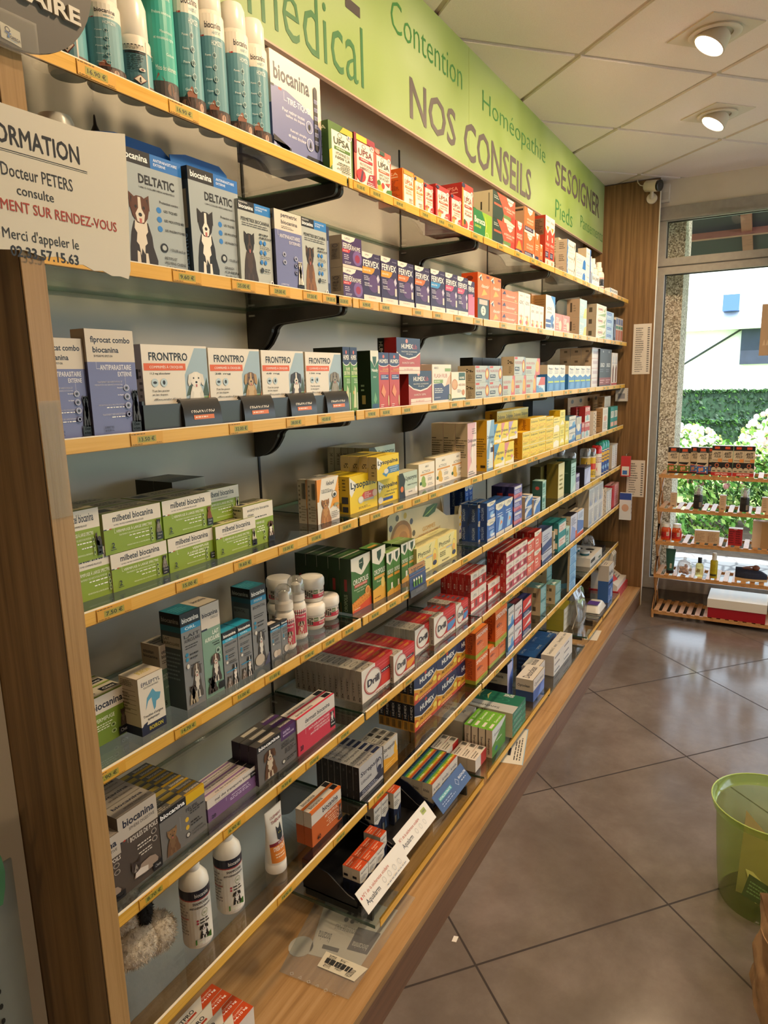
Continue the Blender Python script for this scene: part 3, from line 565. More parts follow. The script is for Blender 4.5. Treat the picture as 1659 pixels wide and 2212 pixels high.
def milb(mg, photo, lbl, two=1, alt=0):
    o = [GR, r(0, .62, 1, 1, 'dfd8cb'), t('milbetel biocanina', .16, .76, .86, .925, NV, .022), t(mg, .17, .67, .68, .715, '333'), r(0, .6, .05, .625, NV), r(.05, .6, .09, .625, 'eee'), r(.09, .6, .13, .625, 'b03020'), r(.17, .49, .175, .62, 'dfe8c0'), r(.17, .49, .2, .5, 'dfe8c0')]
    o += [t('VERMIFUGE À LARGE SPECTRE', .2, .49, .82, .575, 'f1f3dc', .012)] if not alt else [t('VERMIFUGE', .5, .5, .86, .575, 'f1f3dc', .012), t('À LARGE SPECTRE', .38, .4, .86, .475, 'f1f3dc', .012)]
    o += [t('TRAITEMENT DES INFESTATIONS MIXTES PAR', .24, .405, .76, .445, 'e4ecc4') if not alt else g(.3, .32, .84, .37, 1, 'e4ecc4', 1), g(.36, .33, .76, .38, 1, 'fff', 1), g(.44, .23, .76, .28, 1, 'fff', 1), t('PRÉVENTION DE LA DIROFILARIOSE', .36, .11, .76, .15, 'e4ecc4'), pests(.8, .39, 3, .125, 'e8efd0', GR2, .024, .05), photo, r(.88, .06, 1, .26, BK), t(lbl, .9, .18, .98, .23, 'fff'), g(.9, .08, .98, .15, 1, 'ddd')]
    return o + ([t('2', .1, .14, .15, .28, NV, .02), r(.08, .1, .17, .115, NV)] if two else [])
MT = ['b8b08e', r(0, 0, 1, .12, GR), r(.08, .3, .3, .75, '2a2a2a'), g(.4, .3, .9, .8, 3, '4a4a3a')]
dz('milb_cat', milb('16 MG / 40 MG COMPRIMÉS PELLICULÉS', pet(.87, .25, .12, .36, '6a6058', 'cfc8bc', '2a2422'), 'Chats'), ['b9b19c', g(.2, .2, .8, .8, 4, '5a5444')], MT); dz('milb_kitten', milb('4 MG / 10 MG COMPRIMÉS PELLICULÉS', pet(.84, .24, .16, .3, '3a2c24', 'c8bcb0', '4a382c', 1, 1), 'Petits', 0), None, MT)
dz('milb_pup', milb('2,5 MG / 25 MG COMPRIMÉS PELLICULÉS', [], 'Petits', 1, 1), None, MT); dz('milb_puppy', milb('2,5 MG / 25 MG COMPRIMÉS PELLICULÉS', pet(.87, .25, .12, .36, '8a4424', 'b06a3c', '7a3a1e'), 'Petits'), None, MT); dz('milb_dog', milb('12,5 MG / 125 MG COMPRIMÉS PELLICULÉS', pet(.87, .25, .12, .38, 'd8d0bc', 'eae4d4'), 'Chiens'), None, MT)
dz('milb_dark', ['3a3c34', r(0, .7, 1, 1, '8a8478')], ['24261f'], ['3e4038', g(.1, .2, .9, .8, 3, '6a6858')])
dz('ascatryl', [GR, r(0, .62, 1, 1, 'dfd8cb'), t('ascatryl trio biocanina', .14, .83, .86, .92, NV, .015), t('chien', .14, .74, .34, .8, NV, .015), g(.16, .65, .8, .71, 1, '333'), t('VERMIFUGE', .4, .5, .68, .56, 'eef2d8'), g(.36, .3, .68, .46, 3, 'eef2d8', 1), pests(.66, .28, 2, .14, 'e8efd0', GR2, .035, .05), pet(.76, .12, .24, .4, '4a2c1e', 'e8e0d4', '6a3c22', 0), r(.78, 0, 1, .14, BK), t('Chien', .82, .05, .96, .1, 'fff')], ['c2baa8', g(.1, .6, .9, .95, 4, '333')], MT)
dz('vermifuge', [GR2, r(0, .66, 1, 1, 'dfd8cb'), t('biocanina', .12, .73, .9, .88, NV, .025), t('VERMIFUGE', .16, .48, .66, .56, 'eef2d8', .01), g(.2, .3, .6, .44, 3, 'eef2d8'), pests(.6, .32, 2, .13, 'e8efd0', GR2, .06, .04), pet(.76, .2, .2, .36, '4a3e34', '6a5e52'), r(.72, .03, 1, .2, BK), t('Chats', .76, .08, .96, .15, 'fff', .02)], None, ['c9c1ae', r(0, 0, 1, .14, GR), r(.55, .35, .95, .75, BK), t('Chats', .62, .45, .9, .65, 'ddd'), g(.05, .3, .5, .8, 2, '3a3a30')])
dz('veloxa', ['e2dcd0', p([(0, .5), (0, 1), (.22, 1), (.08, .5)], 'e08a1c'), p([(.98, .97), (.78, .62), (.55, .28), (.78, .35), (1, .2), (1, .97)], 'e39a2a'), t('VeloxA', .38, .83, .82, .93, '222430', .02, 0, .15), g(.2, .67, .75, .76, 3, '222', 0), ring(.78, .6, .12, .08, '222', .12, 18, 'e8e2d6'), e(.78, .59, .06, .04, '222'), pet(.06, 0, .56, .54, 'a06a34', 'b88448', '8a5626'), e(.84, .36, .12, .035, '9a9060'), t('X 4', .84, .24, .96, .3, '999'), g(.6, .05, .96, .22, 4, '777')],
   ['bdb3a0', code(.42, .56, .82, .92), g(.1, .1, .3, .9, 8, '6a6254'), g(.35, .05, .9, .42, 6, '857c6a'), r(.92, 0, 1, 1, 'c8801c'), r(.92, 0, 1, .36, '5a3220')], ['c8beac', g(.2, .3, .8, .7, 2, '555')])
YE = 'e8c818'
def lyso(title_y, sub, panel):
    return [YE, p([(0, .55), (0, .98), (.28, .75), (.06, .44)], 'e6e2d8'), t('Lysopaïne', .04, title_y, .95, title_y + .24, '14161e', .03)] + sub + panel
LL = ['b8a77a', [r(.4 + .12 * (i % 4), .5 + .07 * (i // 4), .49 + .12 * (i % 4), .55 + .07 * (i // 4), '2a2620') for i in (0, 1, 3, 4, 6, 9, 10, 11)], g(.4, .15, .8, .4, 2, '5a5040')]
LT = ['d8bc2a', g(.1, .3, .8, .6, 2, '6a5c1a')]
dz('lyso_red', lyso(.6, [g(.3, .06, .8, .13, 2, '333')], [p([(.42, .42), (.5, .5), (.96, .5), (.96, .3), (.42, .3)], 'cf3a2a'), t('MAUX', .52, .44, .68, .48, 'f4dcd4'), t('DE GORGE', .52, .385, .76, .425, 'f4dcd4'), t('ROUGE', .52, .33, .68, .37, 'f4dcd4'), r(.46, .24, .86, .31, 'a8a294'), e(.38, .31, .1, .1, 'c9c4b4'), e(.37, .32, .08, .08, 'e4e0d4'), e(.9, .4, .09, .1, 'e0b49a'), t('CITRON', .5, .15, .62, .2, 'e8dc90')]), ['c9a414', g(.1, .55, .4, .95, 6, '4a3c0a'), g(.55, .6, .8, .95, 4, '3a3008'), r(.5, .28, .9, .46, '2a2c34'), code(.08, .06, .5, .3), r(.55, .05, .9, .2, '2a2c34')], ['dcc020', g(.2, .4, .7, .7, 2, '7a6a1a')])
dz('lyso_blue', lyso(.58, [], [p([(.42, .42), (.5, .5), (1, .5), (1, .2), (.36, .2)], '4a7ca8'), t('MAUX DE GORGE', .55, .42, .93, .47, 'dce8f2'), g(.6, .24, .95, .38, 2, 'c8d8e8'), p([(.22, .25), (.4, .08), (.5, .22), (.4, .36)], '4a86b0'), e(.4, .33, .1, .11, 'dcd8cc')]), LL, LT)
dz('lyso_navy', lyso(.56, [t('maux de gorge', .4, .4, .93, .5, '2a2c30', .01)], [g(.3, .28, .9, .36, 1, '4a4a20'), r(.2, .1, .7, .22, '24488a'), e(.1, .16, .12, .14, 'd4d0c6')]), LL, LT)
dz('lysorynx', ['b9c8b8', r(0, 0, 1, .25, 'd9d3c6'), p([(0, 0), (.32, 0), (.28, .45), (.34, .7), (.2, 1), (0, 1)], '15161c'), e(.15, .34, .08, .12, 'd86a2a'), t('Lysorynx', .36, .6, .97, .84, '1a2220', .02), t('maux de gorge', .44, .4, .98, .5, '2a3030'), g(.5, .1, .8, .2, 1, '666'), e(.92, .2, .05, .12, 'eee')], ['aaa690', [r(.4 + .1 * (i % 4), .62 + .05 * (i // 4), .48 + .1 * (i % 4), .66 + .05 * (i // 4), '2c2a24') for i in (0, 2, 3, 5, 6, 8, 11)], g(.4, .25, .8, .55, 3, '6a6658')], ['b8b8a4'])
def activox(pic): return ['ece4d2', t('ARKO', .4, .82, .62, .9, '444'), t('ACTIVOX', .2, .62, .72, .72, '3a3a38', 0), r(.1, .53, .95, .59, 'd9964a'), e(.28, .3, .13, .22, pic, 14), e(.36, .16, .1, .1, pic, 12), e(.12, .24, .07, .07, '2a5a34'), t('FORTE', .55, .44, .75, .48, 'c88'), g(.55, .28, .85, .4, 3, '444'), g(.55, .08, .9, .2, 2, '888')]
dz('activox_green', activox('8aa850'), ['d2c7ae', r(.3, .5, .55, .8, '8a806c')], ['e8dcb8']); dz('activox_gold', activox('dcb04a'), ['d2c7ae', r(.3, .5, .55, .8, '8a806c')], ['e8dcb8'])
dz('doli_pink', ['e8d6cc', p([(0, .1), (.9, 1), (0, 1)], 'd8a8b0'), p([(0, .05), (.5, .3), (0, .5)], 'e0a4ac'), t('Doliprane', .06, .62, .94, .70, '2a2c40', .02), t('Liquiz', .4, .54, .9, .61, '2a2c40'), g(.5, .78, .95, .9, 3, '777'), e(.5, .4, .12, .16, 'e9e0d6', 12), g(.1, .02, .9, .1, 2, '777')], ['c2b194', r(.04, .72, .4, .735, '222'), g(.04, .35, .95, .7, 8, '6a5e48'), r(.04, .58, .75, .59, '222'), r(.04, .46, .66, .47, '222'), g(.04, .05, .6, .3, 5, '8a7c64')], ['dcc8b4'])
dz('doli_tall', ['7fa8c8', p([(0, .4), (.6, 1), (0, 1)], 'c8dce8'), p([(.2, .05), (.9, .05), (.9, .4), (.5, .6)], 'dce8ee'), t('Doliprane', .06, .62, .95, .7, '2a3c60', .02), t('Liquiz', .4, .53, .9, .59, '2a3c60'), r(.5, .36, .95, .46, '2a3a6a'), g(.1, .04, .8, .25, 4, 'f0ead0')], ['d4a210', g(.1, .28, .95, .66, 8, '7a5c08'), r(.1, .07, .3, .12, '3a2c08'), r(.55, .07, .9, .12, '3a2c08')], ['d8b030'])
def doli(c2, c3='e8d24a'): return [c3, p([(0, .3), (.5, 1), (0, 1)], c2), p([(.4, 0), (1, 0), (1, .35)], 'ece6cc'), t('Doliprane', .06, .5, .9, .68, '3a3c50', .02), t('500 mg', .3, .32, .62, .43, '5a5a50'), r(.1, .06, .9, .18, 'ece4d0'), e(.78, .34, .12, .08, c2, 10)]
DS = ['d89a12', t('Doliprane', .3, .12, .7, .88, '7a3a10', .02, 1)]
dz('doli_blue', doli('4a8ac0'), DS, ['e0b424']); dz('doli_rose', doli('d88a90'), DS, ['e0b424']); dz('doli_lilac', doli('b89ac8'), DS, ['e0b424'])
dz('doli_yellow', ['ecd04a', t('Doliprane', .1, .6, .92, .8, '4a4420', .015), ring(.5, .35, .4, .1, 'd8603a', .12), g(.1, .08, .8, .22, 2, '8a7a2a'), r(0, .92, 1, 1, 'f0e2a0')], DS, ['e0b828'])
dz('yellow_tall', ['e8da6a', t('Dolipranevitaminec', .1, .55, .9, .62, '5a5630'), p([(.1, .2), (.9, .2), (.5, .45)], 'f0ecd0'), g(.2, .7, .8, .9, 3, '8a8440'), r(0, 0, 1, .1, 'd8c84a')], ['c8a820'], ['d8c050'])
dz('doli_tall2', ['ecdc7a', p([(.08, .05), (.92, .05), (.92, .4), (.5, .52), (.08, .4)], 'f2eeda'), t('Doliprane', .08, .64, .92, .74, '4a4630', .015), r(.1, .84, .7, .9, 'b89a2a')], ['d0ac1c'], ['d8c050'])
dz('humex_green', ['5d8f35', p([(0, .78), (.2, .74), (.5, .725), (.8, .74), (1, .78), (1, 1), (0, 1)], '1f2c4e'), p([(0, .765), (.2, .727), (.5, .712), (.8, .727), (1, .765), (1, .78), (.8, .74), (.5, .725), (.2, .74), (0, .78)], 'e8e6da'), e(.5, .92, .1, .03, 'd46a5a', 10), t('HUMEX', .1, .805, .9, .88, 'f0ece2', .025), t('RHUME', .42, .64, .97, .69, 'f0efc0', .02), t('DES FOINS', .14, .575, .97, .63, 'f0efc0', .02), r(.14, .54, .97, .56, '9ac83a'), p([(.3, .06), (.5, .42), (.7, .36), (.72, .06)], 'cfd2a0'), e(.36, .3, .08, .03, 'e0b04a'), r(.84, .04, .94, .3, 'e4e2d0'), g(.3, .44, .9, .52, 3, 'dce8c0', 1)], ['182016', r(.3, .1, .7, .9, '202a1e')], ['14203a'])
dz('nasaly', ['2f6d44', p([(0, .84), (.3, .78), (.5, .72), (.7, .78), (1, .84), (1, 1), (0, 1)], 'dcdccc'), p([(.25, .9), (.75, .9), (.7, .8), (.5, .73), (.3, .8)], '24523c'), t('Nasaly', .14, .63, .9, .7, 'f0f0e0', .02), t('SPRAY', .3, .54, .7, .57, 'cfe0cc'), p([(.3, .16), (.5, .3), (.72, .18), (.5, .1)], '6aa070'), r(.1, .0, .9, .1, '1f4a6a')], ['0e1512', r(.35, .1, .6, .25, 'a08a5a'), g(.3, .3, .6, .45, 2, '8a9a8a')], ['1a2a20'])
dz('humex_red', ['c2453f', p([(0, .8), (.2, .77), (.5, .76), (.8, .77), (1, .8), (1, 1), (0, 1)], '2b3a63'), p([(0, .788), (.2, .758), (.5, .746), (.8, .758), (1, .788), (1, .8), (.8, .77), (.5, .76), (.2, .77), (0, .8)], 'e8e0d6'), e(.5, .93, .1, .03, 'd46a5a', 10), t('HUMEX', .1, .815, .92, .885, 'f0ece2', .025), t('RHUME', .4, .69, .95, .72, 'f0c070'), t('MAUX DE GORGE', .14, .66, .95, .68, 'f0c070'), r(.2, .52, .95, .61, '3a4a80'), g(.26, .54, .93, .6, 2, 'e0e4f0'), p([(.2, .3), (.4, .44), (.66, .3), (.5, .2)], 'e08a5a'), e(.9, .14, .06, .1, 'e0c08a'), g(.15, .03, .5, .09, 2, 'f4dcd4')], ['8a1f1c'], ['1f2a48'])
dz('humexlib', ['b54a44', p([(0, .62), (.2, .5), (.5, .44), (.8, .5), (1, .62), (1, 1), (0, 1)], '283654'), p([(0, .58), (.2, .46), (.5, .40), (.8, .46), (1, .58), (1, .62), (.8, .5), (.5, .44), (.2, .5), (0, .62)], 'e6ddd2'), e(.42, .91, .05, .06, 'd88a80', 12), t('HUMEX', .2, .7, .68, .83, 'ece6dc', .025), t('Lib', .69, .7, .86, .83, 'b84a50', .01), t('PARACÉTAMOL CHLORPHÉNAMINE', .2, .6, .86, .65, 'd8d4cc'), t('500 mg/4 mg', .4, .53, .66, .575, 'd8d4cc'), t('RHUME-ÉTAT GRIPPAL', .22, .28, .74, .35, 'f2dcd2', .01), r(.08, .0, .98, .2, 'e0d4c4'), t('16 GÉLULES', .3, .11, .66, .16, 'c06a60'), r(.08, .095, .98, .105, 'b8504a')], ['8e1a1a', r(0, 0, .35, 1, '141418'), t('HUMEX', .08, .4, .28, .9, 'd8d0c4', .02, -1)], ['20283c'])
dz('pink_plain', ['d9b0a2'], ['d0a090', t('T 2', .3, .82, .7, .9, '5a4a44')])
dz('flashrub', ['e6ddcc', t('ARKO', .1, .88, .32, .94, '444'), t('FLASH RUB', .1, .66, .78, .76, 'b05a52', .004), r(.08, .52, .56, .61, '7fa05a'), t('NEZ GORGE', .12, .545, .4, .585, 'f0eedc'), p([(.08, .08), (.9, .08), (.9, .5), (.62, .42), (.5, .52), (.08, .5)], '3f466e'), p([(.7, .45), (.98, .5), (.98, .75), (.82, .65)], 'd8b49a'), r(.66, .82, .98, .9, '7fa05a'), g(.12, .26, .66, .4, 3, 'e8e6e0'), g(.12, .12, .5, .18, 1, 'a8acc4'), ring(.9, .14, .08, .08, '6a8a4a', .3)], ['ddd2be'], ['e8dfcc'])
dz('humer', ['e8dfca', r(.5, .72, .96, .98, '24503c'), t('HUMER', .56, .76, .9, .84, 'eee8d8', .02), ring(.22, .58, .2, .18, 'c8804a', .16, 16, 'd8a878'), t('NEZ GORGE', .5, .53, .95, .6, 'a8785a'), e(.82, .3, .1, .1, 'c8804a'), g(.4, .3, .7, .42, 3, '888'), r(.02, 0, .98, .12, '2a4438'), g(.1, .03, .9, .09, 1, 'cfd8cc')], ['d8ccb4'], ['e4dac4'])
def nuro(w1='b04a44'): return ['b4bcb8', p([(.72, 0), (1, 0), (1, 1), (.86, 1)], '8a9aa4'), e(.84, .5, .14, .36, 'a84a30'), e(.84, .5, .1, .28, 'e0a040'), e(.84, .5, .06, .18, 'ecd088'), t('NUROFEN', .08, .6, .7, .76, 'b85a5a', .004), r(.05, .24, .46, .46, '3a4454'), t('400mg', .1, .3, .4, .41, 'e8e6e0'), r(.04, .86, .28, .98, 'c84a40'), g(.06, .06, .5, .16, 1, '667')]
dz('nurofen', nuro(), ['c2b396', [r(.5 + .1 * (i % 4), .62 + .07 * (i // 4), .58 + .1 * (i % 4), .68 + .07 * (i // 4), '2c2a24') for i in (0, 2, 3, 5, 6, 8)], g(.6, .1, .8, .5, 4, '6a6250')], ['b9b7ac']); dz('nurofen_red', ['b4bcb0', p([(.66, 0), (1, 0), (1, 1), (.8, 1)], 'cc6460'), e(.82, .5, .12, .34, 'e0a84a'), t('NUROFEN', .06, .62, .62, .76, 'b85a5a'), r(.05, .36, .4, .52, 'b84440'), g(.06, .08, .5, .3, 3, '778')], ['a89c84'], ['b4b0a4'])
dz('dark_pack', ['262324', e(.5, .4, .22, .14, 'b0502a'), e(.5, .4, .1, .06, 'e0904a'), t('NUROFEN', .3, .06, .7, .3, 'b84a3a', .01, 1)], ['1c1a1b'])
dz('small_redblue', ['b8cfe0', p([(.2, .5), (1, .5), (1, 1), (.5, 1)], 'c8504a'), p([(0, 0), (1, 0), (.6, .4), (0, .5)], '5a90c0'), t('Urgo', .3, .3, .8, .5, 'eee')], ['a8a090'])
dz('physio', ['3f7fc0', p([(0, .62), (.5, .52), (1, .62), (1, 1), (0, 1)], 'e6e2d8'), g(.15, .66, .85, .8, 3, '9aa0a8'), r(.1, .34, .95, .40, 'b8cc4a'), p([(.2, .05), (.9, .05), (.9, .3), (.3, .3)], '5a94cc'), t('Physio', .2, .8, .8, .9, '5a7090')], ['2c6cac', r(0, .66, 1, 1, 'c8b8a0')], ['d8d0c4'])
dz('pinkwhite', ['e0dad8', r(.12, .35, .8, .7, 'cfc0c4'), g(.2, .4, .7, .62, 2, 'b08a90'), r(0, .9, 1, .96, 'd0a8a8')], ['b09a80', r(.4, .55, .7, .75, '6a5a48')], ['d0c4b8'])
dz('urgo', ['1a1d2a', t('URGO', .14, .52, .8, .63, 'dcd8d4', .02), g(.1, .38, .8, .48, 2, '6a6c78'), r(0, .04, 1, .24, '8a2a22'), g(.1, .08, .9, .2, 2, 'd8a8a0'), e(.5, .93, .1, .03, '888')], ['12141c'])
dz('blister_foot', ['e0d8d0', e(.5, .8, .3, .1, 'c8c8c8'), p([(.3, .1), (.7, .1), (.8, .55), (.5, .66), (.25, .5)], '7a4a34'), r(0, 0, 1, .08, 'b84a44'), r(.08, .68, .92, .7, '99a')])
def upsa(bg, bar, ttl, extra, tc='3a4a30', side=None, top=None, big=.13):
    return [bg, r(.12, .05, .93, .86, 'ece4d2'), ring(.46, .8, .09, .045, tc, .2), t('UPSA', .2, .61, .86, .61 + big, tc, .012), r(.22, .51, .88, .57, bar), g(.3, .52, .8, .565, 1, 'f0ead8'), [t(s, .26, .42 - .075 * i, .84, .475 - .075 * i, tc, .008) for i, s in enumerate(ttl)], e(.86, .84, .1, .055, 'ece6da'), r(.8, .81, .84, .87, '2a3a7a'), r(.88, .81, .92, .87, 'b83a3a')] + extra
dz('upsa_green', upsa('4a6e1f', '4f7a26', ['VITAMINE D3', '1000 UI'], [p([(.3, .86), (.5, .98), (.97, .98), (.97, .74), (.9, .86)], 'e0b424') if 0 else p([(.45, .87), (.6, .99), (1, .99), (1, .88)], 'e0b424'), p([(0, .1), (.12, .2), (.12, .5), (0, .44)], 'e0b424'), g(.3, .1, .86, .3, 5, '4a5a40', 1)], '2f3f24'), ['35541a', t('UPSA', .1, .84, .9, .92, 'cfd8b8'), g(.15, .2, .8, .78, 12, '1f3410')])
dz('upsa_hibiscus', upsa('d8604e', 'b02c3a', ['MULTIVITAMINES', 'HIBISCUS'], [p([(0, .62), (.12, .62), (.12, 1), (0, 1)], '8a1f34'), r(.1, .88, .6, .99, 'e8c42a'), r(.6, .88, 1, .99, '9a2438'), e(.3, .22, .22, .13, 'c8323a', 10), p([(.2, .05), (.3, .05), (.42, .3), (.34, .34)], '5a3444'), p([(.5, 0), (1, 0), (1, .34), (.7, .3)], '9c2438'), t('5', .72, .2, .86, .28, 'f0e0d8', .02), g(.6, .04, .97, .16, 3, 'f0dcd4')], '7a2a34'), ['3a141c', g(.3, .1, .7, .9, 10, '7a4a50')])
dz('upsa_fouet', upsa('dc5442', 'd4644a', ['EFFET COUP', 'DE FOUET'], [r(.3, .9, .6, .99, '24503a'), e(.15, .93, .14, .05, 'e89080'), e(.3, .14, .16, .1, 'e0b43a'), e(.46, .22, .1, .07, 'c0392a'), e(.22, .26, .1, .06, '4a7a2a'), p([(.55, 0), (1, 0), (1, .2), (.7, .16)], '4a7a30'), p([(.6, .3), (.9, .34), (.84, .24)], 'c84a3a')], '3a3430'), ['b03a2c'])
dz('upsa_orange', upsa('e07a1e', 'e08a3a', ['VITAMINE C', '500 MG'], [r(.1, .87, .9, .97, 'e0962a'), g(.4, .12, .85, .26, 3, '8a6a40', 1)], 'c06a30'), ['d0620e', t('UPSA', .12, .82, .82, .9, 'f0d8b0'), r(.12, .76, .82, .79, 'e8c8a0'), g(.1, .25, .9, .7, 12, '8a3c06')], ['c85a0c'])
dz('upsa_peach', upsa('e49a3c', 'e08a3a', ['VITAMINE C', '1000 MG'], [g(.4, .1, .85, .26, 3, '8a6a40', 1), e(.1, .92, .1, .05, '2a3050')], 'c8744a'), ['c8781e'])
dz('upsa_red', upsa('c42f2c', 'd0563a', ['GUARANA', '1000 MG'], [p([(.5, 0), (1, 0), (1, .32), (.7, .26)], 'c8383a'), g(.6, .04, .95, .2, 3, 'f0d8cc'), p([(.12, .05), (.3, .05), (.4, .3), (.2, .34)], 'e0a04a'), e(.12, .93, .12, .05, '22284a'), r(.14, .24, .5, .3, 'd8604a')], '9a4a3a'), ['b02422', t('UPSA', .15, .84, .8, .91, 'e8b0a0')], ['a8201e'])
dz('upsa_acerola', upsa('c83a2e', 'b03a34', ['ACÉROLA 1000', 'FLASH'], [r(0, .1, .12, .9, 'e0902a'), e(.3, .14, .2, .1, 'c8463a'), e(.22, .2, .1, .06, '3a5a2a'), p([(.55, 0), (1, 0), (1, .32), (.7, .26)], 'c8383a'), g(.62, .04, .95, .2, 3, 'f0d8cc'), e(.12, .95, .14, .05, '22284a')], '8a3a34'), ['a82420', t('UPSA', .1, .84, .8, .92, 'e8a090'), r(.1, .79, .8, .81, 'e0a898')], ['7a1a18'])
dz('berocca', ['1f7a3c', p([(.6, 0), (1, 0), (1, 1), (.45, 1), (.66, .6)], '8ab428'), p([(.62, .2), (.72, .55), (.62, .9), (.66, .55)], 'd8c83a'), t('Berocca', .07, .52, .62, .76, 'f0ecdc', .02), t('ENERGIE', .08, .36, .4, .45, 'c8d840'), ring(.72, .2, .08, .1, 'e0e4b0', .2)], ['12502a'], ['2a8a44'])
dz('acerola', ['c8563a', p([(0, 0), (.4, 0), (.48, .3), (.4, .6), (.18, 1), (0, 1)], '233d30'), t('Acérola', .5, .0, .5, .0, 'fff') if 0 else p([(.6, 1), (.94, 1), (.86, .8), (.77, .72), (.68, .8)], 'e8e0d0'), t('Alvityl', .65, .82, .9, .93, '2a2c50', .015), t('ACÉROLA 1000', .5, .54, .98, .64, 'f2e2d0', .01), t('VITAMINE C', .6, .44, .88, .5, 'f2e2d0'), r(.06, .5, .38, .58, 'c05a3a'), g(.06, .72, .3, .86, 2, 'cfd8cc'), p([(.5, 0), (.98, 0), (.98, .06), (.46, .22)], 'dcd0b8'), r(.46, .16, .8, .3, '6a8a4a'), e(.9, .24, .1, .14, 'b83a2a')], ['c2b89a', r(.4, .3, .48, .6, '3a382c'), r(.8, .2, .84, .9, '4a4638')], ['b8ae92'])
dz('boost', ['c43a1e', p([(.25, 1), (.85, 1), (.8, .85), (.55, .74), (.3, .85)], 'e8e0d0'), t('Alvityl', .32, .84, .78, .92, '2a2c50'), t('BOOST', .2, .56, .9, .64, 'f0dcc8', .015), t('ENERGIE', .2, .48, .9, .54, 'f0dcc8'), p([(.1, .16), (.9, .16), (.6, .42), (.4, .42)], 'e0902a'), r(0, 0, .9, .14, '22264a'), g(.08, .03, .8, .12, 2, 'd8d8e0')], ['a8301a'])
dz('vitalite', ['d8662c', p([(.28, 1), (.8, 1), (.75, .86), (.54, .74), (.34, .86)], 'e8e0d0'), t('Alvityl', .34, .85, .74, .93, '2a2c50'), t('VITALITÉ', .24, .52, .86, .61, 'f2e2d0', .01), g(.24, .38, .9, .48, 2, 'f0d0b0'), r(.04, .1, .88, .26, '22264a'), g(.1, .13, .8, .23, 2, 'd8d8e0'), e(.92, .16, .08, .12, 'dcd8cc'), r(0, 0, 1, .08, 'e8dcc8')], ['b09474', r(.1, .84, .9, .92, '3a3228')], ['c8a880'])
dz('orange_small', ['dc6a2a', p([(.2, 1), (.8, 1), (.5, .76)], 'e8e0d0'), t('Alvityl', .3, .86, .7, .94, '2a2c50'), g(.2, .4, .8, .62, 3, 'f2dcc4'), r(.1, .06, .8, .2, '22264a')], ['b8501c'])
dz('vita_tall', ['d23c22', p([(0, .76), (0, 1), (1, 1), (1, .76), (.5, .66)], 'e8e0d2'), p([(.2, .8), (.8, .8), (.5, .7)], 'e0902a'), t('Alvityl', .16, .86, .84, .93, '2a2c50', .01), t('1', .42, .52, .58, .62, 'f0e0d0', .02), t('VITALITÉ', .12, .42, .9, .48, 'f0d8c8'), g(.15, .3, .85, .38, 2, 'e89a80'), r(.05, .18, .7, .3, '22264a'), g(.1, .2, .66, .28, 3, 'd8d8e0'), r(0, 0, 1, .15, 'e0d0bc'), e(.5, .08, .18, .05, 'b08a6a')], ['a8321a', r(.1, .62, .9, .94, '7a5a44'), g(.12, .64, .88, .92, 9, '2a1a14'), r(.3, .2, .7, .34, 'c0653c')], ['8a2814'])
dz('beige_plain', ['c9bba2', r(.1, .7, .5, .85, '8a7e6a')], ['b9ab92', r(.25, .55, .55, .8, '5a5244'), g(.6, .3, .9, .9, 5, '8a806c')])
dz('flamigel', ['e6e0d2', p([(0, 0), (.08, 0), (.14, .3), (.06, .6), (.12, 1), (0, 1)], '2a78c0'), t('Flamigel', .16, .44, .78, .64, '2c3038', .008), p([(.82, .2), (.96, .7), (.88, .9)], '3a3c40'), g(.2, .2, .7, .3, 1, '999')], ['b8ac98', g(.3, .2, .8, .8, 4, '5a5244')], ['c8bca8'])
dz('cicavan', ['e8e2d4', t('CicaVan', .05, .5, .62, .74, '2a78c0', .012), p([(.62, 0), (.96, 0), (.96, .6), (.84, .8), (.7, .6)], '2a70bc'), g(.1, .3, .55, .4, 1, '888')], ['b8ac98'], ['c4b8a2', e(.6, .5, .14, .2, '3a342a')])
dz('baume', ['e9e4d6', r(0, 0, .08, 1, '3a80b8'), t('BAUME', .14, .5, .92, .78, '3a4048', .02), g(.3, .2, .8, .3, 1, '999')])
dz('whiteblue', ['e4e0d6', r(.78, 0, 1, 1, '2a60a8'), t('Urgo', .1, .5, .7, .66, '3a4048'), g(.1, .2, .7, .36, 2, '999')], ['b8ac98'])
PU = '33224a'
def fervex(c, sub='ADULTES'): return [PU, p([(0, .9), (.3, .88), (.52, .93), (.6, 1), (0, 1)], 'e8e0d2'), t('UPSA', .16, .935, .36, .965, '5a5464'), t('MÉDICAMENT', .68, .92, .96, .94, 'c8c0d4'), t('FERVEX', .06, .72, .92, .85, 'f2eee6', .02), p([(0, .58), (.5, .58), (.62, .63), (.7, .71), (.02, .71)], c), t(sub, .06, .63, .44, .665, 'f6ead8', .01), e(.62, .4, .32, .18, '5a3a6e'), g(.08, .44, .44, .54, 3, 'e0d8e8'), t('RHUME', .1, .37, .36, .4, 'f0ecf4'), t('MAUX DE GORGE', .1, .33, .5, .36, 'f0ecf4'), p([(.76, .52), (.86, .6), (.94, .5), (.84, .42)], 'cfc8d8'), r(.82, .22, .93, .38, 'd8cfc0'), r(.04, 0, 1, .15, 'e2d8c8'), t('8 SACHETS', .3, .09, .7, .12, 'b08a7a'), g(.2, .02, .8, .06, 1, '8a8090')]
for k_, c_ in (('amber', 'e89a1c'), ('orange', 'e0702a'), ('blue', '3a8cc4'), ('pink', 'd2486a')): dz('fervex_' + k_, fervex(c_), ['1b1422', t('FERVEX', .25, .5, .75, .95, '3a3044', .01, -1)], ['4a3a5a'])
